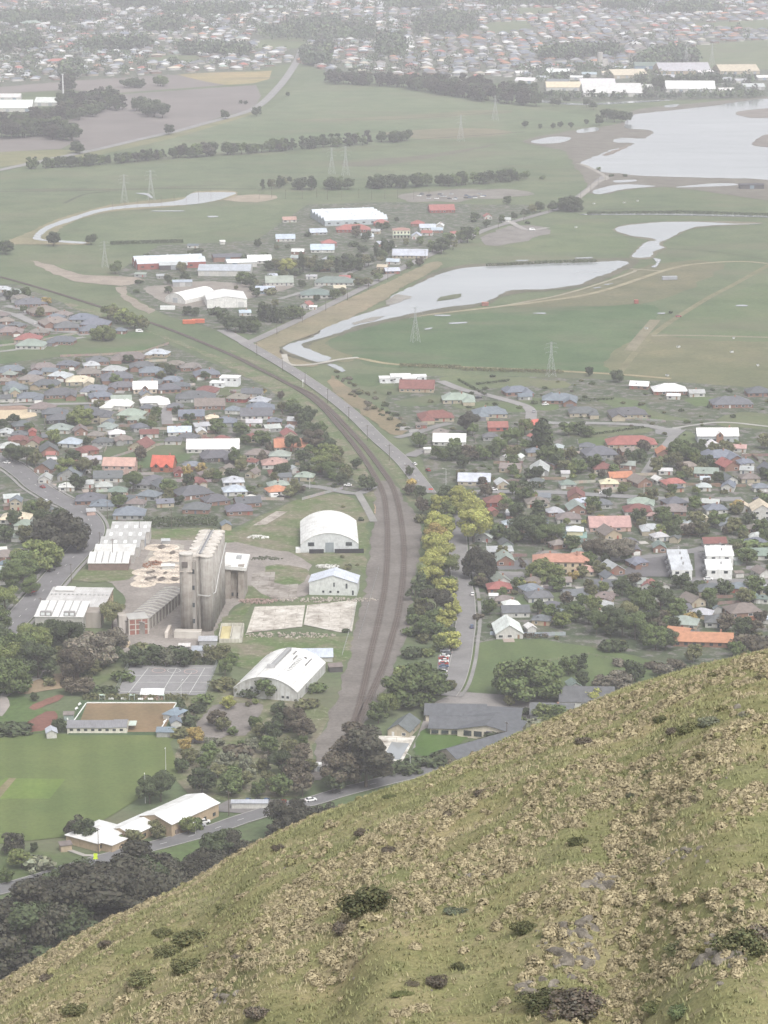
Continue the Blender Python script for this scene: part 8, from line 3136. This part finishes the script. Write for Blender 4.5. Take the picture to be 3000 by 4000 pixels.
plot_fences([(0, 1440), (600, 1400), (1000, 1520), (1170, 1620), (1300, 1780), (1130, 1950), (640, 1990), (380, 2000), (150, 1880), (0, 1790)], 46, 1)
plot_fences([(1900, 2480), (1900, 1960), (1760, 1700), (2100, 1700), (3000, 1740), (3000, 2460), (2650, 2500), (2480, 2430), (2080, 2450)], 46, 2)
# drives and patios
for i in range(70):
    t_, lab, x, y, rn, nm, st, gr = RNG.choice(BUILT)
    if nm != 'house': continue
    a = t_.rotation_euler.z
    c_, s_ = math.cos(a), math.sin(a)
    dx, dy = RNG.choice(((RNG.uniform(-5, 5), -9), (RNG.choice((-1, 1)) * 10, -3)))
    px, py = x + dx * c_ - dy * s_, y + dx * s_ + dy * c_
    w_, d_ = RNG.uniform(3, 6), RNG.uniform(5, 11)
    m_ = MB().add([(px + p * w_ / 2 * c_ - q * d_ / 2 * s_, py + p * w_ / 2 * s_ + q * d_ / 2 * c_, .24 + .003 * i) for p, q in ((-1, -1), (1, -1), (1, 1), (-1, 1))], [(0, 1, 2, 3)])
    o = build('driveway', m_, 'asphalt', None, RNG.choice([(0.42, 0.4, 0.37), (0.3, 0.29, 0.28), (0.36, 0.3, 0.26)]))
    o['kind'] = 'structure'
# small single things
p = G(1604, 2562)
t = thing('trackside_cabinet', (p.x, p.y, .15), .1, 'tall white equipment cabinet on the green bank above the rail yard', 'cabinet')
block('body', t, (0, 0, 1.5), (2.2, 1.6, 3.0), 'painted', (0.78, 0.78, 0.76))
block('lid', t, (0, 0, 3.08), (2.4, 1.8, .16), 'painted', (0.7, 0.7, 0.68))
block('door', t, (0, -.82, 1.4), (1.6, .06, 2.4), 'painted', (0.7, 0.7, 0.69))
p = G(1242, 3012)
t = thing('trackside_hut', (p.x, p.y, .2), -.1, 'small white and grey hut at the end of the rail yard', 'hut')
block('wall', t, (0, 0, 1.4), (2.6, 2.6, 2.8), 'wall_paint', (0.74, 0.74, 0.72))
block('roof', t, (0, 0, 2.9), (2.9, 2.9, .18), 'roof_sheet', (0.75, 0.75, 0.74))
block('door', t, (.5, -1.33, 1.05), (1.2, .06, 2.1), 'painted', (0.3, 0.32, 0.34))
p = G(374, 3372)
t = thing('warning_sign', (p.x, p.y, .2), 0, 'fluorescent yellow warning sign on a post by the road', 'sign')
block('post', t, (0, 0, 1.0), (.12, .12, 2.0), 'painted', (0.6, 0.6, 0.58))
block('board', t, (0, -.08, 2.6), (1.3, .06, 1.8), 'painted', (0.62, 0.8, 0.06))
block('crossbar', t, (0, -.12, 1.6), (1.7, .05, .5), 'painted', (0.62, 0.8, 0.06))
p = G(1683, 1922)
t = thing('road_barrier', (p.x, p.y, .45), 0, 'red barrier across the closed road end', 'barrier')
block('board', t, (0, 0, 1.2), (2.4, .1, .7), 'painted', (0.6, 0.08, 0.05))
for x_ in (-1, 1):
    block('leg', t, (x_, 0, .5), (.12, .4, 1.0), 'painted', (0.6, 0.6, 0.58))
p = G(1183, 1512)
t = thing('rail_signal', (p.x, p.y, .2), 0, 'white railway signal post between the track and the road', 'signal')
block('post', t, (0, 0, 2.2), (.25, .25, 4.4), 'painted', (0.75, 0.75, 0.73))
block('signal_head', t, (0, -.1, 3.9), (.8, .4, 1.4), 'painted', (0.8, 0.8, 0.78))
p = G(248, 415)
t = thing('mast', (p.x, p.y, 0), 0, 'tall slim white mast beside the white sheds in the pines', 'mast')
build('shaft', MB().cyl((0, 0), 1.1, 0, 40, 10, .7), 'painted', t, (0.66, 0.66, 0.66))
block('head', t, (0, 0, 40.5), (2.6, 2.6, 1.2), 'painted', (0.6, 0.6, 0.6))
p = G(2343, 262)
t = thing('concrete_tower', (p.x, p.y, 0), .3, 'grey concrete tower among the sheds beyond the estuary', 'tower')
build('shaft', MB().cyl((0, 0), 4.5, 0, 22, 12, 4), 'weathered_concrete', t, (0.4, 0.39, 0.37))
build('side_block', MB().box((7, 0, 6), (9, 9, 12)), 'weathered_concrete', t, (0.45, 0.44, 0.42))
for u, v, L_, c_, lab in ((738, 1265, 9, (0.5, 0.13, 0.06), 'orange-red container in the scrubby yard beside the railway'), (775, 1262, 9, (0.48, 0.13, 0.07), 'second orange-red container in the scrubby yard'), (1895, 1195, 5, (0.28, 0.13, 0.1), 'red farm trailer beside the long pond'),
                           (655, 1210, 11, (0.72, 0.72, 0.7), 'white container below the white hall'), (2615, 1093, 12, (0.3, 0.31, 0.33), 'grey farm shelter beside the track'), (2485, 1186, 3, (0.28, 0.09, 0.07), 'small red farm cart on the pasture')):
    p = G(u, v)
    t = thing('container', (p.x, p.y, .15), R(RNG.uniform(-12, 12)), lab, 'container')
    block('body', t, (0, 0, 1.35), (L_, 3, 2.5), 'wall_paint', c_)
    block('roof', t, (0, 0, 2.68), (L_ + .1, 3.1, .14), 'painted', tuple(min(.8, k * 1.4) for k in c_))
    block('door', t, (-L_ / 2 - .04, 0, 1.3), (.06, 2.4, 2.2), 'painted', tuple(k * .8 for k in c_))
for i, (u, v) in enumerate(((2250, 890), (2320, 798), (2438, 794), (2490, 787), (2525, 1286), (2866, 1324), (2960, 1430), (2650, 1358), (2606, 1470), (2858, 1378))):
    p = G(u, v)
    t = thing('water_trough', (p.x, p.y, .12), RNG.uniform(0, 3), 'small pale stock trough in the open pasture', 'trough', 'stock troughs in the pasture')
    block('tank', t, (0, 0, .6), (2.2, 1.5, 1.1), 'painted', (0.5, 0.5, 0.48))
    block('water_top', t, (0, 0, 1.17), (1.9, 1.2, .06), 'glass')
# ------------------------------------------------------------------ labels from looks, neighbours and landmarks
MARKS = [('the bare sandy lot', 60, 1615), ('the fenced grass paddock', 600, 1770), ('the railway bank', 1120, 1570), ('the red steep-roofed house', 640, 1836), ('the white dormer house', 568, 1532), ('the wide road bend', 355, 2060), ('the stepped factory', 450, 2130),
         ('the tan warehouse', 330, 2340), ('the grain silo', 800, 2450), ('the arched railway warehouse', 1290, 2160), ('the torn arched warehouse', 1080, 2690), ('the bowling green', 490, 2800), ('the netball courts', 650, 2660), ('the cricket field', 300, 3000),
         ('the community hall', 560, 3220), ('the school', 1800, 2830), ('the swimming pool', 1530, 2940), ('the school field', 2200, 2600), ('the parked car row', 1730, 2600), ('the yellow-green avenue', 1780, 2080), ('the closed road end', 1680, 1930), ('the cul-de-sac', 2600, 1685),
         ('the white barn house', 2800, 1722), ('the long orange house', 2720, 2500), ('the terracotta villa', 2180, 2220), ('the townhouse rows', 2750, 2220), ('the dark car park', 2530, 2220), ('the white modern house', 1572, 1492), ('the new street bend', 2070, 1610),
         ('the long white roof', 830, 1736), ('the long pond', 1700, 1100), ('the small pond', 2520, 920), ('the estuary', 2700, 560), ('the five-ridge shed', 1362, 862), ('the old hotel', 1567, 928), ('the white hall', 880, 1188), ('the twin-ridge red shed', 660, 1040),
         ('the road junction', 960, 1345), ('the ploughed field', 640, 440), ('the mustard field', 900, 305), ('the winding stream', 300, 860), ('the grass strip', 300, 1350), ('the rail yard', 1500, 2300), ('the brow road', 900, 3230), ('the cross street', 2200, 1925),
         ('the green lot', 270, 1570), ('the white two-storey house', 885, 1508), ('the red-roofed street house', 1950, 2285), ('the white gothic house', 2536, 2275), ('the pale green roof', 2670, 2420), ('the long red roof', 2465, 1720), ('the tall poplars', 2112, 1772),
         ('the white pool deck', 1540, 2930), ('the far windbreak', 900, 605), ('the museum windbreak', 1750, 725), ('the dark tree line', 1800, 375), ('the white sheds', 150, 410), ('the pine wood', 120, 520), ('the estuary works', 2500, 340), ('the maroon roof', 2550, 1980), ('the orange tiled roof', 2420, 1850),
         ('the pink long roof', 2380, 2040), ('the green gable roof', 2950, 2150), ('the taupe brick house', 2900, 2370), ('the white long shed', 1250, 550)]
MK = [(n, G(u, v).x, G(u, v).y) for n, u, v in MARKS]
MKA = np.array([(x, y) for _, x, y in MK])
def mark_of(x, y):
    return MK[int(np.argmin((MKA[:, 0] - x) ** 2 + ((MKA[:, 1] - y) * .6) ** 2))][0]
BX = np.array([(b[2], b[3]) for b in BUILT])
def side_of(x, y, mk):
    """which way from the landmark, by the compass of the valley (north is away up the line)"""
    i = [m[0] for m in MK].index(mk)
    dx, dy = x - MK[i][1], y - MK[i][2]
    if math.hypot(dx, dy) < 14:
        return 'beside'
    return ('east of' if dx > 0 else 'west of') if abs(dx) > abs(dy) else ('north of' if dy > 0 else 'south of')
for i, (t, look, x, y, rn, nm, st, gr) in enumerate(BUILT):
    d = (BX[:, 0] - x) ** 2 + (BX[:, 1] - y) ** 2
    d[i] = 1e12
    j = int(np.argmin(d))
    mk = mark_of(x, y)
    lab = ('two-storey ' if st > 1 else '') + look.replace('_', ' ') + f' {side_of(x, y, mk)} {mk}'
    if len(lab.split()) > 11:
        lab = lab.replace('L-shaped ', '')
    ext = f' next to a {BUILT[j][4]} roof'
    if len((lab + ext).split()) <= 16:
        lab += ext
    tag(t, lab, {'house': 'house', 'warehouse': 'warehouse'}.get(nm, nm.replace('_', ' ').split()[-1] if nm not in ('classroom_block', 'site_hut', 'pool_hut', 'court_shelter') else nm.replace('_', ' ')), gr)
FORM = {'round': 'round-crowned', 'spread': 'broad spreading', 'pine': 'ragged', 'column': 'tall narrow', 'bush': 'low bushy'}
for t, x, y, h, kind, col, nm, gr in TREES:
    mk = mark_of(x, y)
    sz = '' if kind == 'bush' else 'tall ' if h > 12 and kind != 'column' else 'small ' if h < 6.5 else ''
    bi = int(np.argmin((BX[:, 0] - x) ** 2 + (BX[:, 1] - y) ** 2))
    near = math.hypot(BX[bi, 0] - x, BX[bi, 1] - y) < 13
    base = nm.replace('_', ' ')
    lab = f'{sz}{TC[col][1]} {FORM[kind]} {base} {side_of(x, y, mk)} {mk}'
    if near and BUILT[bi][5] == 'house':
        lab += f', by a {BUILT[bi][4]} roof'
    tag(t, ' '.join(lab.split()[:16]), 'shrub' if kind == 'bush' else 'tree', gr or {'bush': 'shrubs of the valley', 'pine': 'pines and cypresses of the valley'}.get(kind, 'trees of the valley'))
for t, x, y, c in FENCES:
    mk = mark_of(x, y)
    t['label'] = f'{c} board garden fence {side_of(x, y, mk)} {mk}'

# ------------------------------------------------------------------ the hazy air over the valley
hz = build('haze', MB().box((0, 5250, 184.0), (18200, 13800, 374.0)), 'glass')
hm = bpy.data.materials.new('haze_air')
hm.use_nodes = True
hn, hk = hm.node_tree.nodes, hm.node_tree.links
hn.remove(hn['Principled BSDF'])
pv = hn.new('ShaderNodeVolumePrincipled')
pv.inputs['Color'].default_value = (0.93, 0.915, 1.0, 1)
pv.inputs['Density'].default_value = 0.000108
pv.inputs['Anisotropy'].default_value = 0.0
hk.new(pv.outputs[0], hn['Material Output'].inputs['Volume'])
hz.data.materials.clear()
hz.data.materials.append(hm)
hz['kind'] = 'stuff'
hz['label'] = 'pale haze hanging over the valley and the plain'
